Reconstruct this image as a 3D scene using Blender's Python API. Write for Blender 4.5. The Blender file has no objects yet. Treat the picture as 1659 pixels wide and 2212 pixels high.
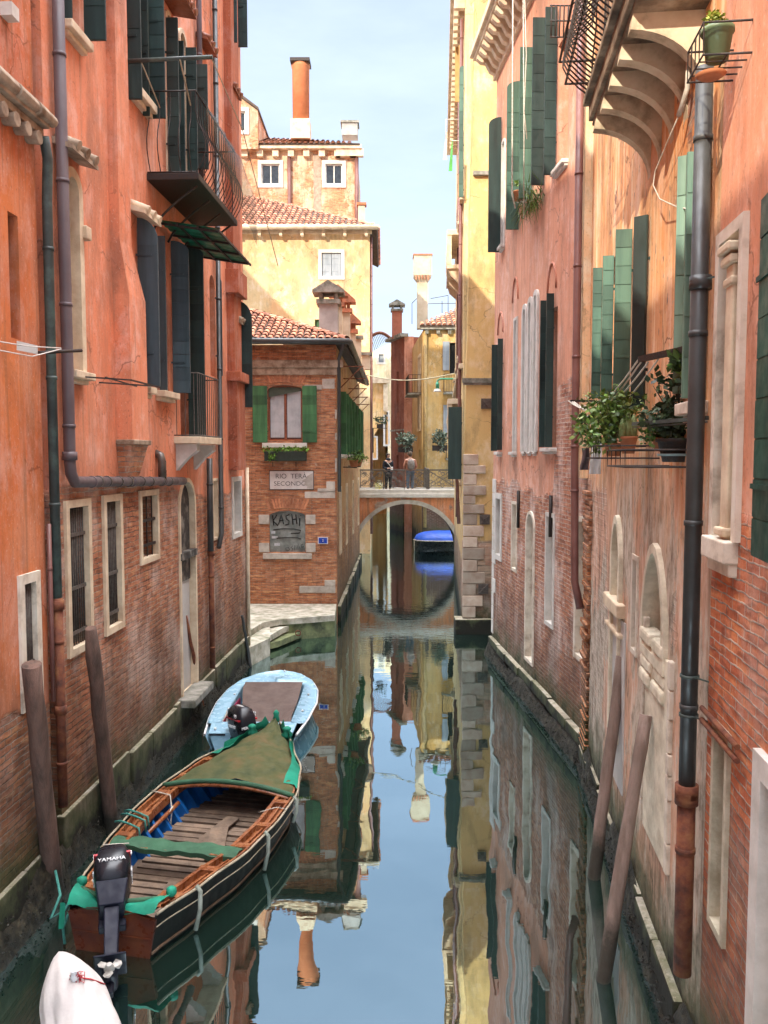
import bpy, bmesh, math, random
from mathutils import Vector as V, Matrix
from mathutils.geometry import tessellate_polygon
R=random.Random(7)
sc=bpy.context.scene; C=sc.collection
F=1797.; CX=829.5; CY=1106.; TH=math.atan(121/1797); H=4.95
FW=V((0,math.cos(TH),-math.sin(TH))); UP=V((0,math.sin(TH),math.cos(TH)))
# a sight line of the camera, used only to read real positions off the survey of the place
def ray(u,v): return V((1,0,0))*((u-CX)/F)+UP*((CY-v)/F)+FW
def atz(u,v,z): d=ray(u,v); return V((0,0,H))+d*((z-H)/d.z)
def aty(u,v,y): d=ray(u,v); return V((0,0,H))+d*(y/d.y)
class Wall:
    def __init__(s,A,B,sg=1):
        s.A=V((A[0],A[1],0)); d=V((B[0]-A[0],B[1]-A[1],0)); s.L=d.length; s.t=d.normalized()
        s.n=V((s.t.y,-s.t.x,0))*sg
    def w(s,a,z,o=0): p=s.A+s.t*a+s.n*o; return V((p.x,p.y,z))
    def px(s,u,v,o=0):
        d=ray(u,v); A=s.A+s.n*o; P=V((0,0,H)); k=(A-P).dot(s.n)/d.dot(s.n); p=P+d*k
        return ((p-s.A).dot(s.t),p.z)
    def a(s,u,v=1000): return s.px(u,v)[0]
    def z(s,u,v): return s.px(u,v)[1]
# ---------------------------------------------------------------- materials
class NT:
    def __init__(s,name):
        s.m=bpy.data.materials.new(name); s.m.use_nodes=True; s.t=s.m.node_tree; s.t.nodes.clear()
        s.o=s.n('ShaderNodeOutputMaterial'); s.P=s.n('ShaderNodeBsdfPrincipled'); s.l(s.P.outputs[0],s.o.inputs[0])
        s.pos=s.n('ShaderNodeNewGeometry').outputs['Position']; s.uv=s.n('ShaderNodeTexCoord').outputs['UV']
    def n(s,t,**k):
        x=s.t.nodes.new(t)
        for a,b in k.items(): setattr(x,a,b)
        return x
    def l(s,a,b): s.t.links.new(a,b)
    def put(s,x,v):
        if v is None: return
        if hasattr(v,'is_linked') or hasattr(v,'links'): s.l(v,x)
        elif isinstance(v,(tuple,list)) and len(v)==3 and x.type=='RGBA': x.default_value=(*v,1)
        else: x.default_value=v
    def map(s,vec,sc3): x=s.n('ShaderNodeMapping'); s.l(vec,x.inputs[0]); x.inputs['Scale'].default_value=sc3; return x.outputs[0]
    def noise(s,vec,scale,det=3,rough=.55,dist=0):
        x=s.n('ShaderNodeTexNoise'); s.l(vec,x.inputs['Vector']); x.inputs['Scale'].default_value=scale
        x.inputs['Detail'].default_value=det; x.inputs['Roughness'].default_value=rough; x.inputs['Distortion'].default_value=dist
        return x.outputs['Fac']
    def ramp(s,fac,stops,cardinal=False):
        x=s.n('ShaderNodeValToRGB'); s.l(fac,x.inputs[0]); e=x.color_ramp.elements
        while len(e)<len(stops): e.new(.5)
        for i,(p,c) in enumerate(stops):
            e[i].position=p; c=(c,c,c) if isinstance(c,(int,float)) else c; e[i].color=(*c,1)
        return x.outputs[0]
    def mix(s,f,a,b,bl='MIX'):
        x=s.n('ShaderNodeMix',data_type='RGBA',blend_type=bl); s.put(x.inputs[0],f); s.put(x.inputs[6],a); s.put(x.inputs[7],b); return x.outputs[2]
    def math(s,op,a,b=0,c=None,clamp=False):
        x=s.n('ShaderNodeMath',operation=op,use_clamp=clamp); s.put(x.inputs[0],a); s.put(x.inputs[1],b)
        if c is not None: s.put(x.inputs[2],c)
        return x.outputs[0]
    def mr(s,v,a,b,c=0.,d=1.):
        x=s.n('ShaderNodeMapRange'); s.put(x.inputs[0],v)
        for i,q in zip((1,2,3,4),(a,b,c,d)): x.inputs[i].default_value=q
        return x.outputs[0]
    def sep(s,vec): x=s.n('ShaderNodeSeparateXYZ'); s.l(vec,x.inputs[0]); return x.outputs
    def bump(s,h,st,dist=.02,prev=None):
        x=s.n('ShaderNodeBump'); x.inputs['Strength'].default_value=st; x.inputs['Distance'].default_value=dist; s.l(h,x.inputs['Height'])
        if prev is not None: s.l(prev,x.inputs['Normal'])
        return x.outputs[0]
    def end(s,col,rough=.8,nor=None,metal=0,spec=.4):
        s.put(s.P.inputs['Base Color'],col); s.put(s.P.inputs['Roughness'],rough); s.P.inputs['Metallic'].default_value=metal
        s.P.inputs['Specular IOR Level'].default_value=spec
        if nor is not None: s.l(nor,s.P.inputs['Normal'])
        return s.m
def mat(name,c1,c2=None,sc=5,rough=.7,bump=.2,bs=40,metal=0,streak=False,tone=0,spec=.4,c3=None,rz=None):
    s=NT(name); c2=c2 or tuple(x*.65 for x in c1)
    vec=s.map(s.pos,(8,8,.8)) if streak else (s.map(s.pos,rz) if rz else s.pos)
    f=s.noise(vec,sc if not streak else sc*.3,5,.62); st=[(.34,c2),(.62,c1)]
    if c3: st=[(.3,c2),(.5,c1),(.68,c3)]
    col=s.ramp(f,st)
    if tone:
        at=s.n('ShaderNodeAttribute',attribute_name='tone'); t=s.mr(at.outputs['Fac'],0,1,1-tone,1+tone)
        cb=s.n('ShaderNodeCombineXYZ'); [s.l(t,cb.inputs[i]) for i in range(3)]
        col=s.mix(1.,col,cb.outputs[0],'MULTIPLY')
    r=s.mr(s.noise(s.pos,sc*3,2),.3,.7,max(0,rough-.12),min(1,rough+.12))
    nor=s.bump(s.noise(vec if streak else s.pos,bs,3),bump,.01) if bump else None
    return s.end(col,r,nor,metal,spec)
def wallmat(name,pl=None,pl2=None,pl3=None,br=((.42,.15,.08),(.26,.09,.055)),mortar=(.42,.36,.29),line=None,smin=0,smax=20,amp=1.,
            patch=None,eff=.5,age=1.,algae=1.0,streak=.35,worn=.0,bw=.26,bh=.073,effc=(.62,.52,.45),speck=None):
    """plaster above a ragged line (height in m as a function of the distance along the wall), brick below it"""
    s=NT(name); uv=s.uv; x,z,_=s.sep(uv)
    big=s.noise(s.pos,.55,5,.6); mid=s.noise(s.pos,2.6,6,.65); fine=s.noise(s.pos,22,4,.6); vst=s.noise(s.map(s.pos,(5,5,.28)),1.6,6,.62)
    col=None
    if br:
        wob=s.n('ShaderNodeVectorMath',operation='MULTIPLY_ADD'); nn=s.n('ShaderNodeTexNoise'); s.l(uv,nn.inputs['Vector']); nn.inputs['Scale'].default_value=6
        s.l(nn.outputs['Color'],wob.inputs[0]); wob.inputs[1].default_value=(.05,.04,0); s.l(uv,wob.inputs[2])
        b=s.n('ShaderNodeTexBrick'); s.l(wob.outputs[0],b.inputs['Vector']); b.inputs['Scale'].default_value=1
        b.inputs['Brick Width'].default_value=bw; b.inputs['Row Height'].default_value=bh; b.inputs['Mortar Size'].default_value=.008; b.inputs['Mortar Smooth'].default_value=.5
        b.inputs['Color1'].default_value=(*br[0],1); b.inputs['Color2'].default_value=(*br[1],1); b.inputs['Mortar'].default_value=(*mortar,1); b.inputs['Bias'].default_value=-.1; s.l(s.ramp(s.noise(s.pos,1.7,8,.75),[(.36,tuple(c*.18 for c in mortar)),(.5,tuple(c*.75 for c in mortar)),(.64,tuple(min(.8,c*1.35) for c in mortar))]),b.inputs['Mortar'])
        bc=b.outputs['Color']; bf=b.outputs['Fac']
        wn=s.noise(s.map(uv,(3.8,13,1)),1,1,.5)
        bc=s.mix(s.mr(wn,.56,.68,0,.55),bc,(br[0][0]*1.35,br[0][1]*1.75,br[0][2]*1.7))
        bc=s.mix(s.mr(wn,.42,.33,0,.55),bc,tuple(c*.45 for c in br[1]))
        em=s.math('MULTIPLY',s.mr(s.noise(s.map(s.pos,(1,1,.6)),1.3,7,.7),.47,.64),eff)
        bc=s.mix(em,bc,effc)
        bc=s.mix(s.mr(mid,.66,.74,0,.6),bc,(.66,.6,.52))
        bc=s.mix(s.mr(vst,.5,.75,0,.35),bc,(.07,.05,.04))
        bc=s.mix(s.mr(s.noise(s.map(s.pos,(1,1,1.6)),.9,6,.7),.56,.68,0,.6),bc,tuple(c*.42 for c in br[1])); bc=s.mix(s.mr(s.noise(s.pos,3.7,6,.7),.38,.3,0,.65),bc,(.5,.4,.3))
        bh_=s.math('ADD',s.math('MULTIPLY',bf,-1.2),s.math('ADD',s.math('MULTIPLY',mid,1.6),s.math('MULTIPLY',wn,1.5)))
        col=bc
    if pl:
        pc=s.mix(s.mr(big,.38,.62),pl,pl2 or tuple(c*.8 for c in pl))
        pc=s.mix(s.math('MULTIPLY',s.mr(vst,.5,.7),streak),pc,pl3 or tuple(c*.45 for c in pl))
        pc=s.mix(s.mr(mid,.6,.75,0,.3),pc,tuple(min(.9,c*1.25) for c in pl))
        pc=s.mix(s.mr(mid,.42,.3,0,.3),pc,tuple(c*.6 for c in pl))
        if worn: 
            w=s.math('MULTIPLY',s.mr(s.noise(s.map(s.pos,(1.5,1.5,.7)),1.7,8,.72),.46,.6),worn); pc=s.mix(w,pc,(.62,.5,.42))
        if age:
            m2=s.noise(s.map(s.pos,(1,1,.7)),1.9,9,.74); m3=s.noise(s.map(s.pos,(1.3,1.3,.5)),.9,9,.7)
            lum=sum(pl)/3; pale=tuple(min(.85,(c*.55+lum*.45)*1.35+.03) for c in pl)
            pc=s.mix(s.mr(m2,.5,.62,0,.5*age),pc,pale)
            pc=s.mix(s.mr(m3,.5,.38,0,.7*age),pc,tuple(c*.48+.015 for c in pl))
            st2=s.noise(s.map(s.pos,(9,9,.35)),1.5,5,.6); pc=s.mix(s.math('MULTIPLY',s.mr(st2,.52,.66,0,.6*age),s.mr(m3,.35,.55)),pc,pl3 or tuple(c*.4 for c in pl))
            chip=s.mr(s.noise(s.pos,3.1,10,.78),.665,.68,0,.85*age); pc=s.mix(chip,pc,(.5,.38,.3))
            vo=s.n('ShaderNodeTexVoronoi',feature='DISTANCE_TO_EDGE'); vo.inputs['Scale'].default_value=.8
            wv=s.n('ShaderNodeVectorMath',operation='MULTIPLY_ADD'); n4=s.n('ShaderNodeTexNoise'); n4.inputs['Scale'].default_value=3; n4.inputs['Detail'].default_value=5; s.l(s.pos,n4.inputs['Vector']); s.l(n4.outputs['Color'],wv.inputs[0]); wv.inputs[1].default_value=(.5,.5,.5); s.l(s.pos,wv.inputs[2]); s.l(wv.outputs[0],vo.inputs['Vector'])
            pc=s.mix(s.math('MULTIPLY',s.mr(vo.outputs['Distance'],.012,.003),s.mr(big,.5,.55,0,.6*age)),pc,tuple(c*.25 for c in pl))
        if speck: pc=s.mix(s.mr(s.noise(s.map(s.pos,(14,14,7)),1,2,.5),.66,.72),pc,speck)
    if br and pl:
        if line:
            lz=[p[1] for p in line]; z0,z1=min(lz)-.01,max(lz)+.01
            g=s.ramp(s.mr(x,smin,smax),[((a-smin)/(smax-smin),(zz-z0)/(z1-z0)) for a,zz in line])
            lh=s.mr(g,0,1,z0,z1)
            d=s.math('SUBTRACT',z,lh); d=s.math('ADD',d,s.math('MULTIPLY',s.math('SUBTRACT',s.noise(s.pos,1.4,7,.68),.5),amp*3))
            m=s.mr(d,-.03,.03)
        else: m=s.math('ADD',1,0)
        if patch is not None:
            pm=s.mr(s.noise(s.map(s.pos,(1,1,.8)),1.05,8,.66),patch-.012,patch+.012); m=s.math('MULTIPLY',m,pm)
        # dark lip where the render broke away
        col=s.mix(m,bc,pc)
        h=s.math('ADD',s.math('MULTIPLY',m,2.5),s.math('MULTIPLY',s.math('SUBTRACT',1,m),bh_))
        nor=s.bump(h,.9,.012); nor=s.bump(fine,.25,.01,nor)
    elif br: nor=s.bump(bh_,.9,.012); nor=s.bump(fine,.3,.01,nor)
    else: col=pc; nor=s.bump(mid,.5,.03); nor=s.bump(fine,.35,.01,nor)
    if pl and age: nor=s.bump(chip,-.6,.01,nor)
    if pl and br: nor=s.bump(mid,.3,.02,nor)
    pit=s.noise(s.map(s.pos,(1,1,.7)),38,3,.6); col=s.mix(s.mr(pit,.6,.72,0,.38),col,(.06,.045,.035)); col=s.mix(s.mr(pit,.38,.28,0,.3),col,(.7,.6,.5))
    if algae:
        az=s.math('ADD',z,s.math('MULTIPLY',s.math('SUBTRACT',s.noise(s.pos,2.2,6,.7),.5),-1.6))
        dz=s.math('ADD',z,s.math('MULTIPLY',s.math('SUBTRACT',s.noise(s.map(s.pos,(1,1,.5)),1.1,8,.72),.5),-5.)); col=s.mix(s.mr(dz,algae+1.5,algae+.2,0,.6),col,(.075,.05,.035))
        col=s.mix(s.mr(az,algae,algae-.55,0,.85),col,(.05,.065,.025))
        col=s.mix(s.mr(az,.55,.25,0,1.),col,(.018,.017,.012))
    return s.end(col,.88,nor,0,.25)
# ---------------------------------------------------------------- meshes
WLOC={}
class MB:
    def __init__(s): s.v=[];s.f=[];s.uv=[];s.t=[];s.sm=[]
    def face(s,pts,uv=None,tone=.5,sm=False):
        i=len(s.v); s.v+= [V(p) for p in pts]; s.f.append(tuple(range(i,i+len(pts)))); s.uv.append(uv); s.t.append(tone); s.sm.append(sm)
    def idx(s,ids,tone=.5,sm=True): s.f.append(tuple(ids)); s.uv.append(None); s.t.append(tone); s.sm.append(sm)
    def hexa(s,c,tone=.5):   # 8 corners: bottom 4 (ccw), top 4
        i=len(s.v); s.v+=[V(p) for p in c]
        for q in ((0,3,2,1),(4,5,6,7),(0,1,5,4),(1,2,6,5),(2,3,7,6),(3,0,4,7)): s.idx([i+k for k in q],tone,False)
    def box(s,p0,p1,tone=.5):
        x0,y0,z0=p0;x1,y1,z1=p1; s.hexa([(x0,y0,z0),(x1,y0,z0),(x1,y1,z0),(x0,y1,z0),(x0,y0,z1),(x1,y0,z1),(x1,y1,z1),(x0,y1,z1)],tone)
    def wb(s,W,a0,a1,z0,z1,o0,o1,tone=.5):
        s.hexa([W.w(a0,z0,o0),W.w(a1,z0,o0),W.w(a1,z0,o1),W.w(a0,z0,o1),W.w(a0,z1,o0),W.w(a1,z1,o0),W.w(a1,z1,o1),W.w(a0,z1,o1)],tone)
    def bar(s,a,b,w,h=None,tone=.5):
        a,b=V(a),V(b);h=h or w;d=(b-a).normalized(); q=V((0,0,1)) if abs(d.z)<.95 else V((0,1,0)); x=d.cross(q).normalized()*w/2; y=x.normalized().cross(d).normalized()*h/2
        s.hexa([a-x-y,a+x-y,b+x-y,b-x-y,a-x+y,a+x+y,b+x+y,b-x+y],tone)
    def tube(s,path,r,n=8,caps=True,tone=.5):
        path=[V(p) for p in path]; rs=r if isinstance(r,(list,tuple)) else [r]*len(path); rings=[]; prev=None
        for i,p in enumerate(path):
            d=(path[min(i+1,len(path)-1)]-path[max(i-1,0)]).normalized()
            if prev is None: q=V((0,0,1)) if abs(d.z)<.9 else V((1,0,0)); x=d.cross(q).normalized()
            else: x=(prev-d*prev.dot(d)).normalized()
            prev=x; y=d.cross(x); k=len(s.v)
            s.v+=[p+(x*math.cos(2*math.pi*j/n)+y*math.sin(2*math.pi*j/n))*rs[i] for j in range(n)]; rings.append(k)
        for a,b in zip(rings,rings[1:]):
            for j in range(n): s.idx([a+j,a+(j+1)%n,b+(j+1)%n,b+j],tone)
        if caps: s.idx([rings[0]+j for j in range(n)][::-1],tone,False); s.idx([rings[-1]+j for j in range(n)],tone,False)
    def lathe(s,c,prof,n=16,tone=.5,ax=None,sx=1,sy=1):   # prof: (r,z)
        k0=len(s.v); c=V(c)
        for r,z in prof: s.v+=[c+V((math.cos(2*math.pi*j/n)*r*sx,math.sin(2*math.pi*j/n)*r*sy,z)) for j in range(n)]
        for i in range(len(prof)-1):
            for j in range(n): a=k0+i*n; s.idx([a+j,a+(j+1)%n,a+n+(j+1)%n,a+n+j],tone)
        s.idx([k0+j for j in range(n)][::-1],tone,False); s.idx([k0+(len(prof)-1)*n+j for j in range(n)],tone,False)
    def grid(s,P,tone=.5,sm=True):   # rows of points
        k=len(s.v); m=len(P[0]); 
        for r in P: s.v+=[V(p) for p in r]
        for i in range(len(P)-1):
            for j in range(m-1): a=k+i*m+j; s.idx([a,a+1,a+m+1,a+m],tone,sm)
    def prism(s,P,ext,tone=.5):   # polygon extruded by a vector
        P=[V(p) for p in P]; e=V(ext); tr=tessellate_polygon([P])
        for q in tr: s.face([P[i] for i in q],tone=tone); s.face([P[i]+e for i in q][::-1],tone=tone)
        for i in range(len(P)): j=(i+1)%len(P); s.face([P[i],P[j],P[j]+e,P[i]+e],tone=tone)
    def leaves(s,c,rad,n,size,rr=R,tone=None,droop=0):
        for _ in range(n):
            while True:
                q=V((rr.uniform(-1,1),rr.uniform(-1,1),rr.uniform(-1,1)))
                if q.length<1: break
            p=V(c)+V((q.x*rad[0],q.y*rad[1],q.z*rad[2])); d=V((rr.gauss(0,1),rr.gauss(0,1),rr.gauss(-droop,.8))).normalized(); e=d.cross(V((rr.gauss(0,1),rr.gauss(0,1),rr.gauss(0,1)))).normalized()
            L=size*rr.uniform(.6,1.3); w=L*.32; s.face([p,p+d*L*.5+e*w,p+d*L,p+d*L*.5-e*w],tone=rr.random() if tone is None else tone)
    def mark(s): s.marks=getattr(s,'marks',[0]); s.marks.append(len(s.f))
    def build_each(s,name,m,parent,**k):
        """one object for each marked piece"""
        mk=sorted(set(getattr(s,'marks',[0])+[len(s.f)]));r=[]
        for a,b in zip(mk,mk[1:]):
            q=MB(); mp={}
            for i in range(a,b):
                ids=[]
                for v in s.f[i]:
                    if v not in mp: mp[v]=len(q.v); q.v.append(s.v[v])
                    ids.append(mp[v])
                q.f.append(tuple(ids)); q.uv.append(s.uv[i]); q.t.append(s.t[i]); q.sm.append(s.sm[i])
            r.append(q.build(name,m,parent,**k))
        return r
    def build(s,name,m,parent=None,label=None,cat=None,group=None,kind=None,loc=None,xf=None,bevel=0,weld=False):
        if xf: s.v=[xf@p for p in s.v]
        if parent is not None: L=WLOC[parent.name]
        elif loc is not None: L=V(loc)
        else:
            xs=[p.x for p in s.v];ys=[p.y for p in s.v];L=V(((min(xs)+max(xs))/2,(min(ys)+max(ys))/2,min(p.z for p in s.v)))
        me=bpy.data.meshes.new(name); me.from_pydata([p-L for p in s.v],[],s.f)
        me.uv_layers.new(name='UVMap'); me.color_attributes.new('tone','FLOAT_COLOR','CORNER'); uvl=me.uv_layers['UVMap']; ca=me.color_attributes['tone']
        for pi,pg in enumerate(me.polygons):
            pg.use_smooth=s.sm[pi]; ex=s.uv[pi]
            if ex is None:
                nn=pg.normal
                if abs(nn.z)>.8: tx=V((1,0,0));ty=V((0,1,0))
                else: tx=V((-nn.y,nn.x,0)).normalized();ty=V((0,0,1))
                if tx.x+tx.y<0: tx=-tx
            for k,li in enumerate(pg.loop_indices):
                if ex is not None: uvl.data[li].uv=ex[k]
                else: p=s.v[me.loops[li].vertex_index]; uvl.data[li].uv=(p.dot(tx),p.dot(ty))
                t=s.t[pi]; ca.data[li].color=(t,t,t,1)
        me.materials.append(m)
        o=bpy.data.objects.new(name,me); C.objects.link(o)
        if parent is not None: o.parent=parent
        else: o.location=L
        WLOC[o.name]=L.copy()
        if bevel:
            b=o.modifiers.new('bevel','BEVEL'); b.width=bevel; b.segments=2; b.limit_method='ANGLE'
        tagp(o,label,cat,group,kind); return o
def tagp(o,label=None,cat=None,group=None,kind=None):
    for k,x in (('label',label),('category',cat),('group',group),('kind',kind)):
        if x: o[k]=x
    return o
def thing(name,label,cat,loc,group=None,rotz=0):
    o=bpy.data.objects.new(name,None); C.objects.link(o); o.location=loc; o.empty_display_size=.2; WLOC[o.name]=V(loc); o.rotation_euler=(0,0,rotz)
    if rotz or True: pass
    return tagp(o,label,cat,group)
def lthing(name,label,cat,loc,group=None,rotz=0):   # parts of such a thing are built in its own local coordinates
    o=thing(name,label,cat,loc,group,rotz); WLOC[o.name]=V((0,0,0)); return o
def textmesh(s,size,ext=.002):
    cu=bpy.data.curves.new('t','FONT'); cu.body=s; cu.size=size; cu.extrude=ext; cu.align_x='CENTER'; cu.align_y='CENTER'
    o=bpy.data.objects.new('t',cu); C.objects.link(o); dg=bpy.context.evaluated_depsgraph_get(); dg.update()
    me=bpy.data.meshes.new_from_object(o.evaluated_get(dg)); vs=[v.co.copy() for v in me.vertices]; fs=[tuple(p.vertices) for p in me.polygons]
    bpy.data.objects.remove(o); bpy.data.curves.remove(cu); bpy.data.meshes.remove(me); return vs,fs
def addtext(mb,s,size,org,ex,ey,ext=.002,sx=1.):
    vs,fs=textmesh(s,size,ext); ex=V(ex);ey=V(ey);ez=ex.cross(ey); k=len(mb.v)
    mb.v+=[V(org)+ex*p.x*sx+ey*p.y+ez*p.z for p in vs]
    for f in fs: mb.idx([k+i for i in f],.5,False)
def loopof(a0,a1,z0,z1,shape='rect',e=0,bot=None):
    a0-=e;a1+=e;z1+=e; z0-= (e if bot is None else bot)
    if shape=='rect': return [(a0,z0),(a1,z0),(a1,z1),(a0,z1)]
    w=(a1-a0)/2;c=(a0+a1)/2; r=w if shape=='arch' else (w*1.5 if shape=='ogee' else w*.28); n=12
    r=min(r,(z1-z0)*.8)
    P=[(a0,z0),(a1,z0)]
    for i in range(n+1):
        t=math.pi*i/n; k=math.sin(t); k=k if shape!='ogee' else k**1.5
        P.append((c+w*math.cos(t),z1-r+r*k))
    return P
class Bld:
    def __init__(s,name,label,cat,W,outline,m,depth=5,group=None):
        s.W=W;s.out=outline;s.m=m;s.depth=depth;s.holes=[]; a=min(p[0] for p in outline)
        s.root=thing(name,label,cat,W.w(a,0),group); s.ex=[]
    def finish(s,revmat=None,nosides=False):
        W=s.W; mb=MB(); loops=[s.out]+[h[0] for h in s.holes]
        flat=[p for l in loops for p in l]; tr=tessellate_polygon([[V((p[0],p[1],0)) for p in l] for l in loops])
        for q in tr: mb.face([W.w(*flat[i]) for i in q],uv=[flat[i] for i in q])
        for l,dp in s.holes:
            for i in range(len(l)):
                p,q=l[i],l[(i+1)%len(l)]; mb.face([W.w(*p),W.w(*q),W.w(*q,-dp-.02),W.w(*p,-dp-.02)],uv=[p,q,(q[0]+dp,q[1]+.02),(p[0]+dp,p[1]+.02)])
        if not nosides:
            l=s.out
            for i in range(len(l)):
                p,q=l[i],l[(i+1)%len(l)]
                hz=abs(p[1]-q[1])<abs(p[0]-q[0]); 
                uv=None if hz else [(s.depth,p[1]),(s.depth,q[1]),(0,q[1]),(0,p[1])]
                mb.face([W.w(*p),W.w(*q),W.w(*q,-s.depth),W.w(*p,-s.depth)],uv=uv)
            mb.face([W.w(*p,-s.depth) for p in l][::-1])
        return mb.build('wall',s.m,s.root)
    def win(s,a0,a1,z0,z1,shape='rect',depth=.22,back='glass',frame=None,sur=None,sill=None,bars=None,name='window',mull=1,trans=(),curt=None,fw=.05):
        """sur=(width,proud,mat) sill=(proud,height,over,mat) bars=(n,[heights],mat)"""
        W=s.W
        if a0>a1: a0,a1=a1,a0
        if z0>z1: z0,z1=z1,z0
        hl=loopof(a0,a1,z0,z1,shape); s.holes.append((hl,depth))
        mb=MB(); bm={'glass':MT['glass'],'dark':MT['dark'],'stone':MT['roughstone'],'panel':MT['panel']}.get(back) or MT[back]
        def fill(mb,l,o):
            tr=tessellate_polygon([[V((p[0],p[1],0)) for p in l]])
            for q in tr: mb.face([W.w(*l[i],o) for i in q],uv=[l[i] for i in q])
        if frame:
            f=MB(); il=loopof(a0+.004,a1-.004,z0+.004,z1-.004,shape); jl=loopof(a0,a1,z0,z1,shape,e=-fw)
            s.ring(f,il,jl,-depth+.06,-depth,-depth)
            for k in range(mull): a=a0+(a1-a0)*(k+1)/(mull+1); f.wb(W,a-.03,a+.03,z0+.03,z1-.04,-depth,-depth+.055)
            for t in trans: zz=z0+(z1-z0)*t; f.wb(W,a0+.03,a1-.03,zz-.02,zz+.02,-depth,-depth+.05)
            w=f.build(name,MT[frame],s.root); fill(mb,loopof(a0+.01,a1-.01,z0+.01,z1-.01,shape),-depth+.01); mb.build('pane',bm,w)
        else:
            fill(mb,hl,-depth); w=mb.build(name,bm,s.root)
        if curt: 
            c=MB(); n=28
            for (ca,cb) in curt:
                A0=a0+(a1-a0)*ca;A1=a0+(a1-a0)*cb
                P=[[W.w(A0+(A1-A0)*i/n,zz,-depth+.022+.009*math.sin(i*1.9)) for i in range(n+1)] for zz in (z0+.08,z1-.1)]
                c.grid(P)
            c.build('curtain',MT['curtain'],w)
        if sur:
            g=MB(); sw,pr,sm=sur; b=0 if sill else None
            s.ring(g,loopof(a0,a1,z0,z1,shape,e=sw,bot=b),loopof(a0+.006,a1-.006,z0+(.0 if sill else .006),z1-.006,shape),pr,0,-min(depth,.14)*(.45 if bars else 1),bool(sill))
            g.build('surround',MT[sm],w)
        if sill:
            g=MB(); pr,hh,ov,sm=sill; g.wb(W,a0-ov,a1+ov,z0-hh,z0,-.05,pr); g.wb(W,a0-ov*.6,a1+ov*.6,z0-hh*1.6,z0-hh,-.03,pr*.55); g.build('sill',MT[sm],w,bevel=.012)
        if bars:
            g=MB(); nb,hs,bm_=bars
            for k in range(nb): a=a0+(a1-a0)*(k+.5)/nb; g.tube([W.w(a,z0+.01,-.035),W.w(a,z1-.02,-.035)],.011,5)
            for t in hs: zz=z0+(z1-z0)*t; g.wb(W,a0+.002,a1-.002,zz-.022,zz+.022,-.03,-.012)
            g.build('grille',MT[bm_],w)
        return w
    def ring(s,g,out,inn,of,ob,oi,openb=False):
        W=s.W; n=len(out)
        for i in range(n):
            j=(i+1)%n
            if openb and i==0: continue
            g.face([W.w(*out[i],of),W.w(*out[j],of),W.w(*inn[j],of),W.w(*inn[i],of)])
            g.face([W.w(*out[i],of),W.w(*out[j],of),W.w(*out[j],ob),W.w(*out[i],ob)])
            g.face([W.w(*inn[i],of),W.w(*inn[j],of),W.w(*inn[j],oi),W.w(*inn[i],oi)])
def leaf(W,par,a,z0,z1,width,ang=90,side=1,m='shut_dk',arch=False,nb=8,thick=.035,o=.03,name='shutter',label=None):
    """one shutter leaf hinged at distance a along the wall, opened by ang degrees"""
    if z0>z1:z0,z1=z1,z0
    d=W.t*side*math.cos(math.radians(ang))+W.n*math.sin(math.radians(ang)); q=d.cross(V((0,0,1))); h=W.w(a,0,o); mb=MB()
    def P(w,z,t): return h+d*w+q*t+V((0,0,z))
    if arch:
        r=min(width,.5)*arch; pts=[(0,z0),(width,z0),(width,z1-r*1.2)]+[(width*math.cos(math.pi/2*i/6),z1-r*1.2+r*1.2*math.sin(math.pi/2*i/6)) for i in range(1,7)]
        if arch<0: pass
    else: pts=[(0,z0),(width,z0),(width,z1),(0,z1)]
    mb.prism([P(w,z,-thick/2) for w,z in pts],q*thick)
    top=z1-(width*1.3 if arch else 0); hh=(top-z0)/nb
    for k in range(nb):
        for sg in (-1,1):
            t0=sg*thick/2; t1=sg*(thick/2+.006+R.uniform(0,.003)); zz0=z0+k*hh+.005; zz1=z0+(k+1)*hh-.006; ta,tb=min(t0,t1),max(t0,t1); tn=R.random()
            mb.hexa([P(.006,zz0,ta),P(width-.006,zz0,ta),P(width-.006,zz0,tb),P(.006,zz0,tb),P(.006,zz1,ta),P(width-.006,zz1,ta),P(width-.006,zz1,tb),P(.006,zz1,tb)],tn)
    for zz in (z0+.2*(z1-z0),z0+.78*(z1-z0)):
        mb.bar(P(-.02,zz,thick/2+.012),P(width*.7,zz,thick/2+.012),.012,.03,.1)
    return mb.build(name,MT[m],par,label=label)
def pipe(W,par,pts,r,m,collars=(),name='drainpipe',n=12,o=None):
    """pts (a,z[,o])"""
    o=o or r+.03; mb=MB(); path=[W.w(p[0],p[1],p[2] if len(p)>2 else o) for p in pts]; mb.tube(path,r,n)
    for i in range(len(path)-1):
        L=(path[i+1]-path[i]).length; d=(path[i+1]-path[i]).normalized()
        if L>1.0:
            for k in range(int(L/1.4)+1):
                c=path[i]+d*(.5+k*1.4)
                if (c-path[i]).length<L-.1: mb.tube([c-d*.02,c+d*.02],r*1.12,n)
    for (a,z) in collars: c=W.w(a,z,o); mb.tube([c-V((0,0,.05)),c+V((0,0,.05))],r*1.28,n)
    return mb.build(name,MT[m],par)
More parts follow.
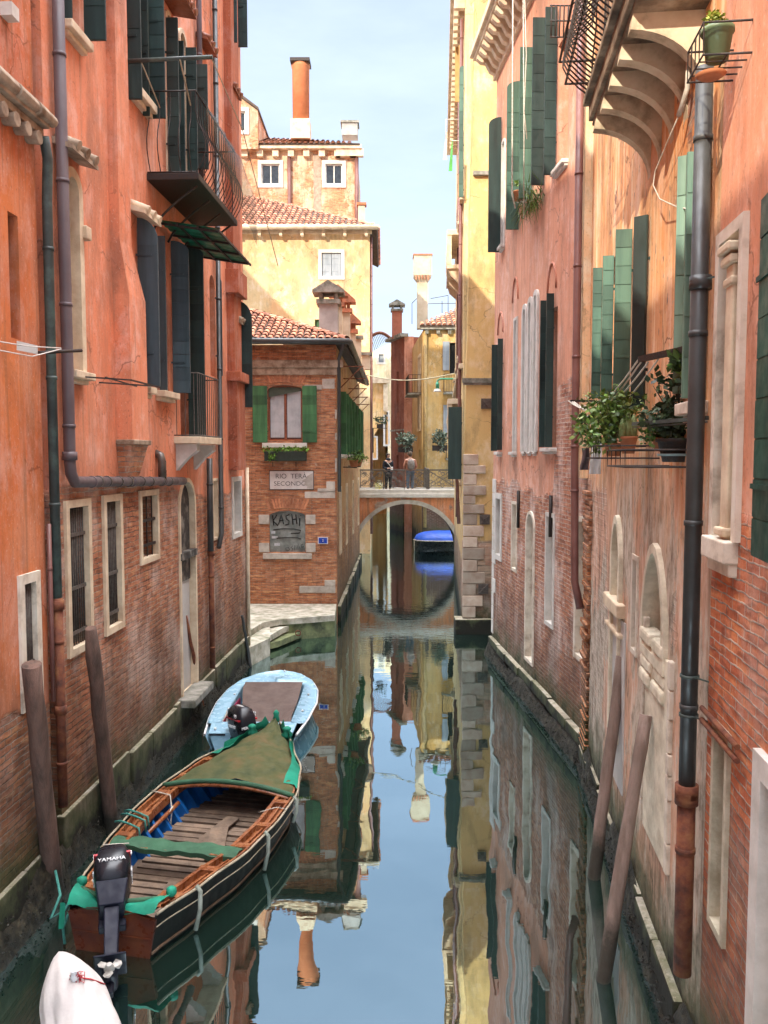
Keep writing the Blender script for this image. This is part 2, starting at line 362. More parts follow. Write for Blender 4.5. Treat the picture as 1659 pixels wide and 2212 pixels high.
def tileroof(mb,base,O,ex,ey,poly,cs=.21,cl=.34,rt=.085,seg=5,lift=.0):
    """roof tiles laid over a polygon given in the slope's own (along, up) coordinates"""
    O=V(O);ex=V(ex).normalized();ey=V(ey).normalized();nz=ex.cross(ey).normalized()
    if nz.z<0: nz=-nz
    base.face([O+ex*x+ey*y for x,y in poly]); base.face([O+ex*x+ey*y-nz*.12 for x,y in poly][::-1])
    for i in range(len(poly)): p,q=poly[i],poly[(i+1)%len(poly)]; a=O+ex*p[0]+ey*p[1];b=O+ex*q[0]+ey*q[1]; base.face([a,b,b-nz*.12,a-nz*.12])
    def ins(x,y):
        c=False
        for i in range(len(poly)):
            (x1,y1),(x2,y2)=poly[i],poly[(i+1)%len(poly)]
            if (y1>y)!=(y2>y) and x<(x2-x1)*(y-y1)/(y2-y1)+x1: c=not c
        return c
    xs=[p[0] for p in poly];ys=[p[1] for p in poly]
    x=min(xs)+cs/2
    while x<max(xs):
        y=min(ys)
        while y<max(ys):
            if ins(x,y+cl*.5):
                tn=R.random(); jx=R.uniform(-.012,.012); rot=R.uniform(-.03,.03); P=[]
                for (yy,r,l) in ((y-.06,rt,.035),(y+cl+.02,rt*.8,.008)):
                    P.append([O+ex*(x+jx+rot*(yy-y)+r*math.cos(math.pi*k/seg))+ey*yy+nz*(l+r*math.sin(math.pi*k/seg)*.9) for k in range(seg+1)])
                mb.grid(P,tn); 
                mb.face([O+ex*(x+jx+rt*.8*math.cos(math.pi*k/seg))+ey*(y-.055)+nz*(.03+rt*.8*math.sin(math.pi*k/seg)*.85) for k in range(seg+1)],tone=-.9)
            y+=cl
        x+=cs
MT={}
MT['glass']=mat('dark glass',(.03,.035,.04),(.015,.017,.02),rough=.15,bump=.03,spec=.8)
MT['dark']=mat('dark inside',(.012,.011,.01),rough=.9)
MT['curtain']=mat('pale curtain',(.5,.5,.5),(.36,.37,.38),sc=3,bump=.1)
MT['stone']=mat('istrian stone',(.66,.58,.47),(.36,.29,.22),sc=4,rough=.75,bump=.5,bs=18,c3=(.72,.66,.56))
MT['stone2']=mat('cream stone trim',(.72,.6,.43),(.5,.37,.25),sc=3,rough=.75,bump=.4,bs=20)
MT['whitestone']=mat('white stone',(.64,.6,.55),(.5,.47,.42),sc=4,rough=.7,bump=.35,bs=20)
MT['roughstone']=mat('rough pale render',(.5,.45,.34),(.3,.26,.18),sc=5,rough=.9,bump=1.,bs=14)
MT['panel']=mat('grey white panel',(.55,.53,.5),(.42,.4,.37),sc=1.5,rough=.8,bump=.1)
MT['mossledge']=None
MT['greystone']=mat('dirty grey stone',(.32,.3,.26),(.1,.1,.07),sc=4,rough=.85,bump=.6,bs=15)
MT['rub']=mat('worn brown stone',(.42,.33,.24),(.16,.1,.06),sc=4,rough=.85,bump=.7,bs=12)
MT['shut_dk']=mat('dark green shutter paint',(.022,.045,.04),(.012,.024,.022),sc=3,rough=.5,bump=.15,streak=True,tone=.3)
MT['shut_dkr']=mat('bottle green shutter paint',(.006,.085,.06),(.004,.05,.036),sc=3,rough=.45,bump=.15,streak=True,tone=.3)
MT['shut_bl']=mat('blue grey shutter paint',(.06,.085,.1),(.035,.055,.06),sc=3,rough=.5,bump=.1,streak=True,tone=.3)
MT['shut_gn']=mat('leaf green shutter paint',(.05,.15,.055),(.025,.085,.035),sc=3,rough=.6,bump=.25,streak=True,tone=.3)
MT['shut_pg']=mat('pale grey green shutter paint',(.17,.27,.2),(.09,.17,.13),sc=3,rough=.55,bump=.15,streak=True,tone=.3)
MT['shut_mg']=mat('mid green shutter paint',(.07,.14,.1),(.035,.08,.06),sc=3,rough=.5,bump=.2,streak=True,tone=.3)
MT['shut_gr']=mat('pale blue grey shutter',(.3,.33,.36),(.2,.23,.26),sc=3,rough=.6,streak=True,tone=.1)
MT['shut_tn']=mat('tan painted wood',(.5,.3,.1),(.35,.2,.07),sc=3,rough=.6,tone=.1)
MT['wood_fr']=mat('red brown window wood',(.26,.08,.035),(.18,.05,.02),rough=.5,bump=.1)
MT['wood_white']=mat('white window paint',(.7,.68,.62),(.5,.48,.43),rough=.5,bump=.1)
MT['iron']=mat('black iron',(.03,.028,.028),(.05,.03,.02),sc=20,rough=.6,metal=.3,bump=.2)
MT['irongrey']=mat('weathered grey iron',(.13,.115,.1),(.08,.06,.05),sc=15,rough=.6,metal=.2,bump=.3)
MT['rust']=mat('rusty iron',(.16,.05,.025),(.06,.025,.018),sc=7,rough=.8,bump=.5,bs=30,c3=(.24,.1,.04))
MT['pipe_grey']=mat('plum grey painted pipe',(.13,.1,.105),(.1,.075,.08),sc=2,rough=.45,bump=.05)
MT['pipe_dk']=mat('dark grey pipe',(.06,.062,.06),(.04,.04,.038),sc=3,rough=.4,bump=.08)
MT['pipe_cop']=mat('green grey pipe',(.05,.065,.06),(.03,.04,.038),sc=3,rough=.5,bump=.1,c3=(.09,.14,.12))
MT['pipe_red']=mat('plum brown pipe',(.2,.09,.075),(.14,.06,.05),sc=2,rough=.45,bump=.08)
MT['pipe_met']=mat('metallic grey pipe',(.16,.14,.12),(.1,.085,.075),sc=3,rough=.35,bump=.05,metal=.5)
MT['tile']=mat('terracotta roof tile',(.46,.17,.09),(.2,.09,.055),sc=2.2,rough=.85,bump=.4,bs=25,tone=.45,c3=(.5,.25,.15))
MT['tilebase']=mat('mortar under tiles',(.12,.08,.06),(.05,.04,.03),rough=.9)
MT['terra']=mat('orange terracotta render',(.6,.21,.09),(.5,.16,.065),sc=2,rough=.8,bump=.2)
MT['pot']=mat('terracotta pot',(.42,.16,.07),(.3,.11,.05),sc=6,rough=.8,bump=.1)
MT['leafm']=mat('green leaves',(.09,.17,.03),(.035,.08,.018),sc=5,rough=.5,bump=0,tone=.75,c3=(.22,.24,.05))
MT['leafd']=mat('dark leaves',(.035,.06,.02),(.015,.03,.012),sc=5,rough=.6,bump=0,tone=.6)
MT['leafy']=mat('yellow green leaves',(.3,.32,.05),(.14,.2,.03),sc=5,rough=.6,bump=0,tone=.4)
MT['silver']=mat('silver green leaves',(.16,.2,.15),(.07,.1,.07),sc=5,rough=.7,bump=0,tone=.5)
def polemat(name,c1,c2,wet):
    m=mat(name,c1,c2,sc=4,rough=.85,bump=.8,bs=14,streak=True); t=m.node_tree; P=[n for n in t.nodes if n.type=='BSDF_PRINCIPLED'][0]; s=NT.__new__(NT); s.m=m;s.t=t;s.P=P; s.pos=[n for n in t.nodes if n.type=='NEW_GEOMETRY'][0].outputs['Position']
    src=P.inputs['Base Color'].links[0].from_socket; z=s.math('ADD',s.sep(s.pos)[2],s.math('MULTIPLY',s.math('SUBTRACT',s.noise(s.pos,4,5,.6),.5),-.6)); s.l(s.mix(s.mr(z,wet+.1,wet-.15,0,.9),src,(.022,.02,.012)),P.inputs['Base Color']); return m
MT['woodpole']=polemat('weathered brown timber',(.17,.1,.075),(.07,.045,.035),.35)
MT['woodpole2']=polemat('grey brown timber',(.27,.19,.155),(.16,.11,.085),.5)

def crust(W,par,a0,a1,h=.45,pr=.3,step=.09,o0=.02,seed=3):
    """rough weed, mud and mussel crust along the foot of a wall"""
    r=random.Random(seed); g=MB(); n=max(2,int((a1-a0)/step)); m=9; rows=[]
    for i in range(n+1):
        a=a0+(a1-a0)*i/n; hh=h*(1+.35*math.sin(a*1.9)+.2*math.sin(a*5.3)); rows.append([W.w(a+r.uniform(-.03,.03),-.15+(hh+.15)*j/m+r.uniform(-.02,.02),o0+pr*(1-j/m)**.7+r.uniform(-.02,.02)*(j<m)) for j in range(m+1)])
    g.grid(rows)
    for _ in range(int((a1-a0)*120)):
        a=r.uniform(a0,a1); j=r.random(); c=W.w(a,-.1+(h+.1)*j,o0+pr*(1-j)**.7+.01); s_=r.uniform(.008,.022)
        d=V((r.gauss(0,1),r.gauss(0,1),r.gauss(0,1))).normalized()*s_; e=d.cross(V((0,0,1))).normalized()*s_*.7; u=d.cross(e).normalized()*s_*.8; t=r.random(); g.face([c-d,c+e,c+u],tone=t); g.face([c+d,c+e,c+u],tone=t); g.face([c-d,c-e,c+u],tone=t); g.face([c+d,c-e,c+u],tone=t)
    return g.build('weed_crust',MT['crust'],par)
MT['crust']=mat('mussel and weed crust',(.022,.02,.014),(.007,.008,.006),sc=9,rough=.6,bump=1.2,bs=30,tone=.7,c3=(.05,.045,.028))
MT['greenpot']=mat('grey green plastic pot',(.12,.17,.09),(.09,.13,.07),sc=3,rough=.4,bump=.02)
MT['roughcream']=mat('rough cream render',(.76,.69,.54),(.5,.44,.32),sc=4,rough=.9,bump=1.2,bs=9)
MT['shadepanel']=mat('grey panel in painted shadow',(.13,.125,.12),(.07,.068,.066),sc=3,bump=.2)  # dark grey stands in for the shadow inside the white window openings
# ================================================================ setting
def water():
    s=NT('canal water'); n1=s.noise(s.map(s.pos,(.9,.55,1)),1.1,2,.5); n2=s.noise(s.map(s.pos,(2.2,5.5,1)),1.1,3,.55)
    yy=s.sep(s.pos)[1]; far=s.mr(yy,16,36,.01,.16)
    nb=s.bump(n1,.12,.05); x=s.n('ShaderNodeBump'); s.l(n2,x.inputs['Height']); s.l(far,x.inputs['Strength']); x.inputs['Distance'].default_value=.03; s.l(nb,x.inputs['Normal'])
    g=s.n('ShaderNodeBsdfGlossy'); g.inputs['Roughness'].default_value=.012; g.inputs['Color'].default_value=(.7,.88,.94,1); s.l(x.outputs[0],g.inputs['Normal'])
    d=s.n('ShaderNodeBsdfDiffuse'); d.inputs['Color'].default_value=(.008,.02,.014,1)
    fr=s.n('ShaderNodeFresnel'); fr.inputs['IOR'].default_value=1.33; s.l(x.outputs[0],fr.inputs['Normal'])
    f=s.math('MULTIPLY_ADD',fr.outputs[0],1.2,.43,clamp=True); m=s.n('ShaderNodeMixShader'); s.l(f,m.inputs[0]); s.l(d.outputs[0],m.inputs[1]); s.l(g.outputs[0],m.inputs[2])
    s.l(m.outputs[0],s.o.inputs[0]); return s.m
mb=MB(); mb.face([(-60,-40,0),(60,-40,0),(60,160,0),(-60,160,0)]); mb.build('canal_water',water(),kind='structure',loc=(0,0,0))
mb=MB(); mb.face([(-900,-900,-1.2),(900,-900,-1.2),(900,900,-1.2),(-900,900,-1.2)]); mb.build('canal_bed',mat('mud',(.03,.035,.025)),kind='structure',loc=(0,0,-1.2))
# ================================================================ left: long orange house
LW=Wall((-4.3-.0525*8,-8),(-3.27,19.6),1)
def LY(y): return (y+8)/LW.t.y
OR=dict(pl=(.7,.28,.16),pl2=(.68,.22,.11),pl3=(.38,.18,.11))
L1m=wallmat('orange render over brick',**OR,line=[(LY(9),4.52),(LY(12.3),4.6),(LY(12.4),4.5),(LY(14),4.4),(LY(16.6),4.1),(LY(19),4.2)],smin=0,smax=30,amp=.12,eff=.55,br=((.44,.17,.085),(.3,.1,.05)),algae=1.1,mortar=(.4,.3,.22))
aE=LW.L; a1=LW.a(116,1100)
L1=Bld('orange_house','long orange house with dark shutters and brick ground floor, left of the boats','house',LW,[(a1,-.6),(aE,-.6),(aE,16.0),(a1,16.0)],L1m,11)
def rc(B,u0,v0,u1,v1): (a,z)=B.W.px(u0,v0); (b,y)=B.W.px(u1,v1); return (a,b,y,z)
# barred ground floor windows
a,z=LW.px(147,1098)
for (u0,v0,u1,v1) in ((143,1097,192,1383),(224,1084,260,1343)):
    q=rc(L1,u0,v0,u1,v1); L1.win(*q,depth=.12,back='dark',sur=(.085,.04,'stone2'),bars=(9,[.1,.42,.8],'irongrey'),name='window')
q=rc(L1,303,1072,339,1197); L1.win(*q,depth=.22,back='dark',sur=(.08,.03,'stone2'),bars=(3,[.2,.6],'iron'))
q=rc(L1,459,1038,470,1160); L1.win(*q,depth=.12,back='panel',sur=(.04,.02,'stone2'))
q=rc(L1,502,1040,519,1148); L1.win(*q,depth=.2,back='glass',sur=(.1,.03,'whitestone'),frame='wood_white')
# blocked water door
q=rc(L1,386,1042,424,1478); dw=L1.win(*q,shape='arch',depth=.1,back='panel',sur=(.07,.03,'stone2'),name='door')
mb=MB(); a0,a1_,z0,z1=q; zc=LW.z(405,1190); mb.wb(LW,a0+.01,a1_-.01,zc,z1-.3,-.098,-.08); mb.wb(LW,a0-.05,a1_+.05,zc-.12,zc,-.09,.05); mb.wb(LW,a0+.02,a1_-.02,zc-.55,zc-.13,-.098,-.075); mb.prism([LW.w(a0+(a1_-a0)*(.5+.48*math.cos(t*math.pi/8)),z1-.31+.28*math.sin(t*math.pi/8),-.098) for t in range(9)],LW.n*.018); mb.build('fanlight',mat('dark mouldy board',(.05,.045,.04),(.02,.02,.02),c3=(.25,.23,.2),sc=4),dw)
# arched blind window beside the near pipe
q=rc(L1,137,372,172,806); L1.win(*q,shape='arch',depth=.18,back='rub',sur=(.11,.05,'stone2'),sill=(.16,.09,.12,'stone2'))
mb=MB(); a,z=LW.px(172,505); mb.wb(LW,a-.02,a+.14,z-.06,z+.1,0,.1); mb.build('capital',MT['stone2'],L1.root,bevel=.015)
# little stone hoods
def hood(W,par,a,b,z,pr=.42,m='rub'):
    mb=MB()
    mb.hexa([W.w(a,z-.08,0),W.w(b,z-.08,0),W.w(b,z-.15,pr),W.w(a,z-.15,pr),W.w(a,z,0),W.w(b,z,0),W.w(b,z-.1,pr),W.w(a,z-.1,pr)])
    n=max(2,int((b-a)/.2))
    for k in range(n): c=a+(b-a)*(k+.5)/n; mb.tube([W.w(c,z+.03,0),W.w(c,z-.08,pr+.03)],.06,8)
    mb.build('hood',MT[m],par)
hood(LW,L1.root,LY(9.75),LY(10.5),8.6,.24); hood(LW,L1.root,LY(13.3),LY(14.5),12.4,.4,'wood_fr'); hood(LW,L1.root,LY(15.87),LY(16.6),12.75,.22,'wood_fr'); hood(LW,L1.root,LY(18.1),LY(18.8),12.85,.2,'wood_fr'); hood(LW,L1.root,LY(12.1),LY(12.85),8.55,.26,'stone2'); hood(LW,L1.root,LY(18.4),LY(19.2),8.0,.2,'rub')
def pleaf(W,par,u0,u1,vt,vb,m,flip=1,**k):
    """leaf standing out square from the wall between two sight lines"""
    a,z0=W.px(u0,vb); P=W.w(a,z0); wd=abs(u1-u0)/F*P.y; z1=4.95+(z0-4.95)+(vb-vt)/F*P.y*1.003
    return leaf(W,par,a,z0,z1,wd,k.pop('ang',88),k.pop('side',1),m,**k)
# upper floor windows with open leaves
def lwin(u0,v0,u1,v1,**k): return L1.win(*rc(L1,u0,v0,u1,v1),**k)
w=lwin(131,-260,172,88,depth=.25,back='dark',sill=(.14,.1,.1,'stone2'))
pleaf(LW,w,133,150,-500,50,'shut_dk',ang=75); pleaf(LW,w,178,223,-450,88,'shut_dk')
w=lwin(277,-150,316,228,depth=.25,back='dark',sill=(.16,.12,.08,'stone2'))
pleaf(LW,w,274,302,-420,215,'shut_dk',nb=9); pleaf(LW,w,305,319,-380,250,'shut_dk',nb=9); pleaf(LW,w,319,353,6,256,'shut_dk',nb=9)
for (u0,u1,vt) in ((356,371,26),(385,402,62)):
    w=lwin(u0,vt,u1,395,shape='arch',depth=.25,back='glass',frame='wood_fr',sur=(.07,.04,'stone2'))
    if u0<370: pleaf(LW,w,360,385,60,380,'shut_dk'); pleaf(LW,w,374,397,107,385,'shut_dk')
    else: pleaf(LW,w,402,424,120,380,'shut_dk'); pleaf(LW,w,424,447,153,366,'shut_dk')
w=lwin(488,-150,501,98,depth=.2,back='dark',sill=(.1,.06,.05,'stone2'))
pleaf(LW,w,490,509,-300,92,'shut_dk',nb=10); pleaf(LW,w,507,531,-300,102,'shut_dk',nb=14)
# lower piano: blue grey leaves
w=lwin(298,490,314,838,shape='arch',depth=.22,back='dark',sill=(.17,.1,.05,'stone2'),sur=(.06,.03,'stone2'))
pleaf(LW,w,299,342,482,835,'shut_bl',arch=.9,nb=1)
w=lwin(331,500,366,850,depth=.22,back='dark',sill=(.17,.1,.05,'stone2'),shape='arch')
pleaf(LW,w,342,358,520,845,'shut_bl',nb=1); pleaf(LW,w,371,408,530,849,'shut_bl',arch=.5,nb=10)
w=lwin(384,540,418,948,depth=.25,back='dark',name='balcony_door'); pleaf(LW,w,405,441,545,945,'shut_dk',nb=10,arch=.3)
w=lwin(452,590,466,815,depth=.2,back='dark',shape='arch'); pleaf(LW,w,466,478,603,812,'shut_bl',nb=1,arch=.9)
w=lwin(500,650,509,860,depth=.2,back='dark',shape='arch'); pleaf(LW,w,511,543,655,880,'shut_dk',arch=1,nb=8)
L1.finish()
g=MB(); g.hexa([(-26,9.6,0),(-14.,9.6,0),(-14.,19.4,0),(-26,19.4,0),(-26,9.6,34),(-14.,9.6,21.7),(-14.,19.4,21.7),(-26,19.4,34)]); g.box((-13.98,9.6,0),(-9,19.4,27.5)); g.build('added_shade_block',L1m,L1.root)  # tall unseen blocks added to shade the houses beyond the bridge
# chimney breast down the facade
mb=MB(); W=LW; A0=W.a(231,200);A1=W.px(276,200,.12)[0]; B0=W.a(248,800);B1=W.px(317,800,.22)[0]
def sect(z,a0,a1,o): return [W.w(a0,z,-.02),W.w(a0,z,o),W.w(a1,z,o),W.w(a1,z,-.02)]
S=[sect(15.9,A0,A1,.12),sect(W.z(250,525),A0,A1,.13),sect(W.z(255,640),B0,B1,.22),sect(W.z(262,950),B0,B1,.23)]
for p,q in zip(S,S[1:]):
    for i in range(3): mb.face([p[i],p[i+1],q[i+1],q[i]])
mb.build('chimney_breast',wallmat('orange render',**OR,br=None,algae=0,streak=.2),L1.root)
zb=W.z(262,950); mb=MB(); mb.wb(W,B0-.03,B1+.03,zb-.07,zb,0,.26); mb.build('corbel_cap',MT['rub'],L1.root,bevel=.01)
mb=MB(); q0=sect(zb-.07,B0,B1,.22); q1=sect(zb-.75,B0+.12,B1-.12,.05)
for i in range(3): mb.face([q0[i],q0[i+1],q1[i+1],q1[i]])
BR0=wallmat('orange red brick',eff=.35,algae=0,br=((.5,.2,.09),(.36,.13,.06))); mb.build('corbel',BR0,L1.root)
# pilasters at the far end
mb=MB(); c0,c1=W.a(489,600),W.a(505,600)
mb.wb(W,c0,c1,W.z(497,820),17,-.01,.16); mb.wb(W,c0-.1,c1+.08,W.z(497,640),W.z(497,590),-.01,.28); mb.wb(W,c0-.1,c1+.1,W.z(497,825),W.z(497,805),-.01,.3); mb.wb(W,c0,c1+.1,W.z(500,1015),W.z(497,825),-.01,.2); mb.build('pilaster',wallmat('brown red render',pl=(.45,.14,.07),pl2=(.36,.1,.05),br=None,algae=0,streak=.6),L1.root,bevel=.01)
# narrow side return and cream strip at the far corner
mb=MB(); mb.tube([LW.w(aE-.03,.3,.05),LW.w(aE-.03,LW.z(529,1010),.05)],.045,8); mb.build('cream_pipe',MT['stone2'],L1.root)
# stone plinth
mb=MB(); a=LY(9.5)
while a<aE-.2:
    L=R.uniform(.8,1.4); e=min(a+L,aE+.05); mb.wb(LW,a,e-.02,-.3,.70+R.uniform(-.05,.03),-.05,.05+R.uniform(-.02,.03),R.random()); a=e
pm=wallmat('algae covered stone ledge',pl=(.4,.35,.26),pl2=(.17,.17,.1),pl3=(.08,.09,.04),br=None,algae=1.05,streak=.8); mb.build('plinth',pm,L1.root,bevel=.02); crust(LW,L1.root,LY(9.4),aE,.34,.13)
mb=MB(); mb.wb(LW,LW.a(384,1500),LW.a(428,1480),.6,.74,-.05,.3); mb.build('doorstep',MT['greystone'],L1.root,bevel=.02)
# pipes
pa_=LW.a(119,500); el=LW.a(140,1040)
pipe(LW,L1.root,[(pa_,17),(pa_+.02,LW.z(138,1000)),(pa_+.04,LW.z(143,1022)),(el+.05,LW.z(148,1041)),(LW.a(384,1039),LW.z(384,1039))],.068,'pipe_grey',collars=[(pa_+.02,LW.z(138,985))])
mb=MB(); a=LW.a(150,1040)
for u in (196,215,240,262,290,310,335,352): q=LW.w(LW.a(u,1040),LW.z(u,1040),.098); mb.tube([q-LW.t*.02,q+LW.t*.02],.076,12); mb.mark()
q0=LW.w(LW.a(337,1010),LW.z(337,1036),.1); mb.tube([q0,q0+V((0,0,.28)),q0+V((-.03,.02,.38)),q0+V((-.12,.03,.42))],.065,10); mb.build_each('pipe_collar',MT['pipe_met'],L1.root)
pipe(LW,L1.root,[(LW.a(429,600),17),(LW.a(429,600),LW.z(430,490))],.05,'pipe_grey')
pipe(LW,L1.root,[(LW.a(463,600),17),(LW.a(463,600),LW.z(475,1150)),(LW.a(463,600)-.25,LW.z(470,1180))],.05,'pipe_dk')
pipe(LW,L1.root,[(LW.a(444,1100),LW.z(444,990)),(LW.a(444,1100),LW.z(446,1190))],.06,'pipe_dk')
pipe(LW,L1.root,[(LW.a(445,1100),LW.z(446,1190)),(LW.a(445,1100),.8)],.055,'rust',collars=[(LW.a(445,1100),LW.z(446,1195))])
# iron balcony (belongs to the house)
def ironbalc(W,par,a0,a1,z,pr,h,slabm,railm,bulge=.0,nb=None,thick=.1,sp=.12,name='balcony',under=True,rm=.008,flip=1):
    sl=MB(); sl.wb(W,a0,a1,z-thick,z,-.02,pr); S=sl.build(name,MT[slabm],par,bevel=.01); g=MB()
    def bar(fx):   # fx(o)->point on slab edge going outward
        P=[]
        for k in range(9):
            t=k/8; b=bulge*math.sin(min(1,t*1.5)*math.pi)*(1-t*.2) if bulge else 0; P.append(fx(b,z+.02+t*h))
        g.tube(P,rm,5,False)
    n=int((a1-a0)/sp)
    for k in range(n+1): a=a0+.03+(a1-a0-.06)*k/n; bar(lambda b,zz,a=a: W.w(a,zz,pr-.04+b))
    m=max(2,int(pr/sp))
    for k in range(m):
        o=pr*(k+.3)/m
        bar(lambda b,zz,o=o: W.w(a0+.03-b,zz,o)); bar(lambda b,zz,o=o: W.w(a1-.03+b,zz,o))
    for zz in (z+.02,z+.02+h):
        g.tube([W.w(a0+.03,zz,0),W.w(a0+.03,zz,pr-.04),W.w(a1-.03,zz,pr-.04),W.w(a1-.03,zz,0)],rm*1.8,6)
    g.build('railing',MT[railm],S); return S
a0=LW.a(335,398);a1_=LW.a(432,470); zb=LW.z(335,398)
ab0,ab1=LY(13.0),LY(15.6)
bz=9.25
bal=ironbalc(LW,L1.root,ab0,ab1,bz,.8,1.2,'iron','iron',bulge=.16,sp=.16)
g=MB()
for k in range(4):
    a=ab0+.2+(ab1-ab0-.4)*k/3; P=[LW.w(a,bz-.8+.66*(t/8)**.7,.02+.7*(t/8)) for t in range(9)]; g.tube(P,.018,6); g.mark()
g.build_each('bracket',MT['iron'],bal)
g=MB(); n=14
for i in range(n+1): pass
nm=NT('green black netting'); tr=nm.n('ShaderNodeBsdfTransparent'); mx=nm.n('ShaderNodeMixShader'); mx.inputs[0].default_value=.5; nm.put(nm.P.inputs['Base Color'],(.035,.045,.04)); nm.l(tr.outputs[0],mx.inputs[1]); nm.l(nm.P.outputs[0],mx.inputs[2]); nm.l(mx.outputs[0],nm.o.inputs[0]); MT['net']=nm.m
P=[]
for i in range(15):
    t=i/14; a=ab0+.2+(ab1-ab0+.3)*t; row=[]
    for j in range(9):
        q=j/8; row.append(LW.w(a+.0,bz+1.21-(1.55*q)*(.25+.75*t),.8+.1*math.sin(q*3)+.25*q*t+.02*math.sin(i*2.1+j)))
    P.append(row)
g.grid(P); g.build('bird_net',MT['net'],bal)
# clothes pole above the balcony window, square to the wall
ya=LY(11.95); pz=10.42; o=MB(); o.tube([LW.w(ya,pz,0),LW.w(ya+.03,pz+.04,1.3)],.03,8)
# small balcony lower
sb0,sb1=LY(14.13),LY(15.6); sz=5.28
S=ironbalc(LW,L1.root,sb0,sb1,sz,.45,1.05,'stone2','irongrey',sp=.13,thick=.12,rm=.007)
g=MB()
for a in (sb0+.1,sb1-.3): g.prism([LW.w(a,sz-.13,0),LW.w(a,sz-.13,.36),LW.w(a,sz-.24,.36),LW.w(a,sz-.36,.2),LW.w(a,sz-.58,.0)],LW.t*.2); g.mark()
g.build_each('bracket',MT['whitestone'],S)
# green awning over the balcony door
aw0,aw1=LY(13.35),LY(15.75); az=8.66; g=MB()
AW=thing('awning','green plastic awning on an iron frame under the black balcony','awning',LW.w(aw0,az-.5))
P=[[LW.w(aw0+(aw1-aw0)*i/40,az-.15*t+.012*math.sin(i*1.57),.03+.97*t) for i in range(41)] for t in (0,.25,.5,.75,1)]
g.grid(P); g.build('sheet',mat('green plastic sheet',(.012,.16,.085),(.006,.08,.045),sc=3,rough=.45,bump=.2,c3=(.02,.22,.12)),AW)
g=MB()
for k in range(4): a=aw0+.1+(aw1-aw0-.2)*k/3; g.bar(LW.w(a,az-.03,.02),LW.w(a,az-.18,.98),.035)
for t in (.33,.66,1): g.bar(LW.w(aw0,az-.15*t-.03,.03+.97*t),LW.w(aw1,az-.15*t-.03,.03+.97*t),.03)
g.build('frame',MT['iron'],AW)
# ================================================================ near left: low orange house with the stone eaves
L0m=wallmat('deep orange stained render',pl=(.6,.18,.06),pl2=(.46,.11,.04),pl3=(.2,.1,.05),line=[(0,3.3),(LY(6),2.9),(LY(8),2.35),(LY(9.4),2.2)],smin=0,smax=20,amp=.16,eff=.3,algae=1.15,br=((.46,.18,.08),(.32,.11,.05)),streak=.55,worn=.15)
W0=Wall((-4.3-.0525*8+.05,-8),(-3.22,19.6),1)
aS=W0.a(104,1400)
L0=Bld('orange_house','nearest orange house with stone corbelled eaves, at the left edge of the photo','house',W0,[(-9,-.6),(aS,-.6),(aS,17.3),(8.5,17.3),(8.5,13.9),(-9,13.9)],L0m,11)
q=rc(L0,47,1262,80,1500); L0.win(*q,depth=.07,back='dark',sur=(.1,.03,'stone'),bars=(7,[.3],'irongrey'))
q=rc(L0,16,455,46,735); L0.win(*q,depth=.28,back='shut_dk')
L0.finish()
mb=MB(); zz=8.46
mb.wb(W0,.2,aS+.02,zz+.0,zz+.2,0,.17); mb.wb(W0,.2,aS+.02,zz-.08,zz,0,.1)
ga=aS-4.5
while ga<aS:
    mb.tube([W0.w(ga,zz-.16,.0),W0.w(ga,zz-.16,.15)],[.06,.075],10); ga+=.24
ga=aS-4.5
while ga<aS: mb.tube([W0.w(ga,zz+.1,.17),W0.w(ga+.4,zz+.1,.17)],[.075,.062],8); ga+=.42
mb.build('eaves',MT['rub'],L0.root,bevel=.01)
mb=MB(); mb.wb(W0,W0.a(0,20),W0.a(16,20),W0.z(8,40),W0.z(8,12),0,.12); mb.build('stone_block',MT['whitestone'],L0.root)
pa=W0.a(97,900); pipe(W0,L0.root,[(W0.a(70,330),zz-.1,.13),(W0.a(80,352),zz-.3,.12),(pa,zz-.75,.09),(pa,W0.z(112,1290))],.055,'pipe_cop')
pipe(W0,L0.root,[(pa,W0.z(112,1290)),(pa,.95)],.055,'rust',collars=[(pa,W0.z(112,1305)),(pa,W0.z(118,1530))],o=.09)
pipe(W0,L0.root,[(aS-.02,4.2),(aS-.02,2.2)],.025,'pipe_red')
mb=MB(); a=6
while a<aS-.1: L=R.uniform(.8,1.3); e=min(a+L,aS); mb.wb(W0,a,e-.02,-.3,.62+R.uniform(-.05,.03),-.05,.05+R.uniform(-.02,.03),R.random()); a=e
mb.build('plinth',pm,L0.root,bevel=.02); crust(W0,L0.root,LY(3),aS,.42,.2,seed=5)
# laundry lines on arms, left
def rod(name,label,cat,pts,r,m,group=None): mb=MB(); mb.tube(pts,r,8); return mb.build(name,MT[m],label=label,cat=cat,group=group)
RK=thing('drying_rack','folding iron drying rack under the arched blind window on the orange house','drying rack',LW.w(LW.a(150,815),LW.z(150,815)))
g=MB(); z_=LW.z(150,812); aa=LW.a(150,812)
for k in (0,.9): g.bar(LW.w(aa+k,z_,.0),LW.w(aa+k+.35,z_-.02,.62),.018)
g.bar(LW.w(aa+.2,z_,.36),LW.w(aa+1.3,z_-.02,.36),.015); g.bar(LW.w(aa+.35,z_-.02,.62),LW.w(aa+1.45,z_-.02,.62),.02); g.build('frame',MT['iron'],RK)
CP=thing('clothes_pole','dark clothes pole slung on ropes above the black iron balcony, left facade','clothes pole',LW.w(LY(11.95),10.4))
o.build('pole',MT['pipe_cop'],CP)
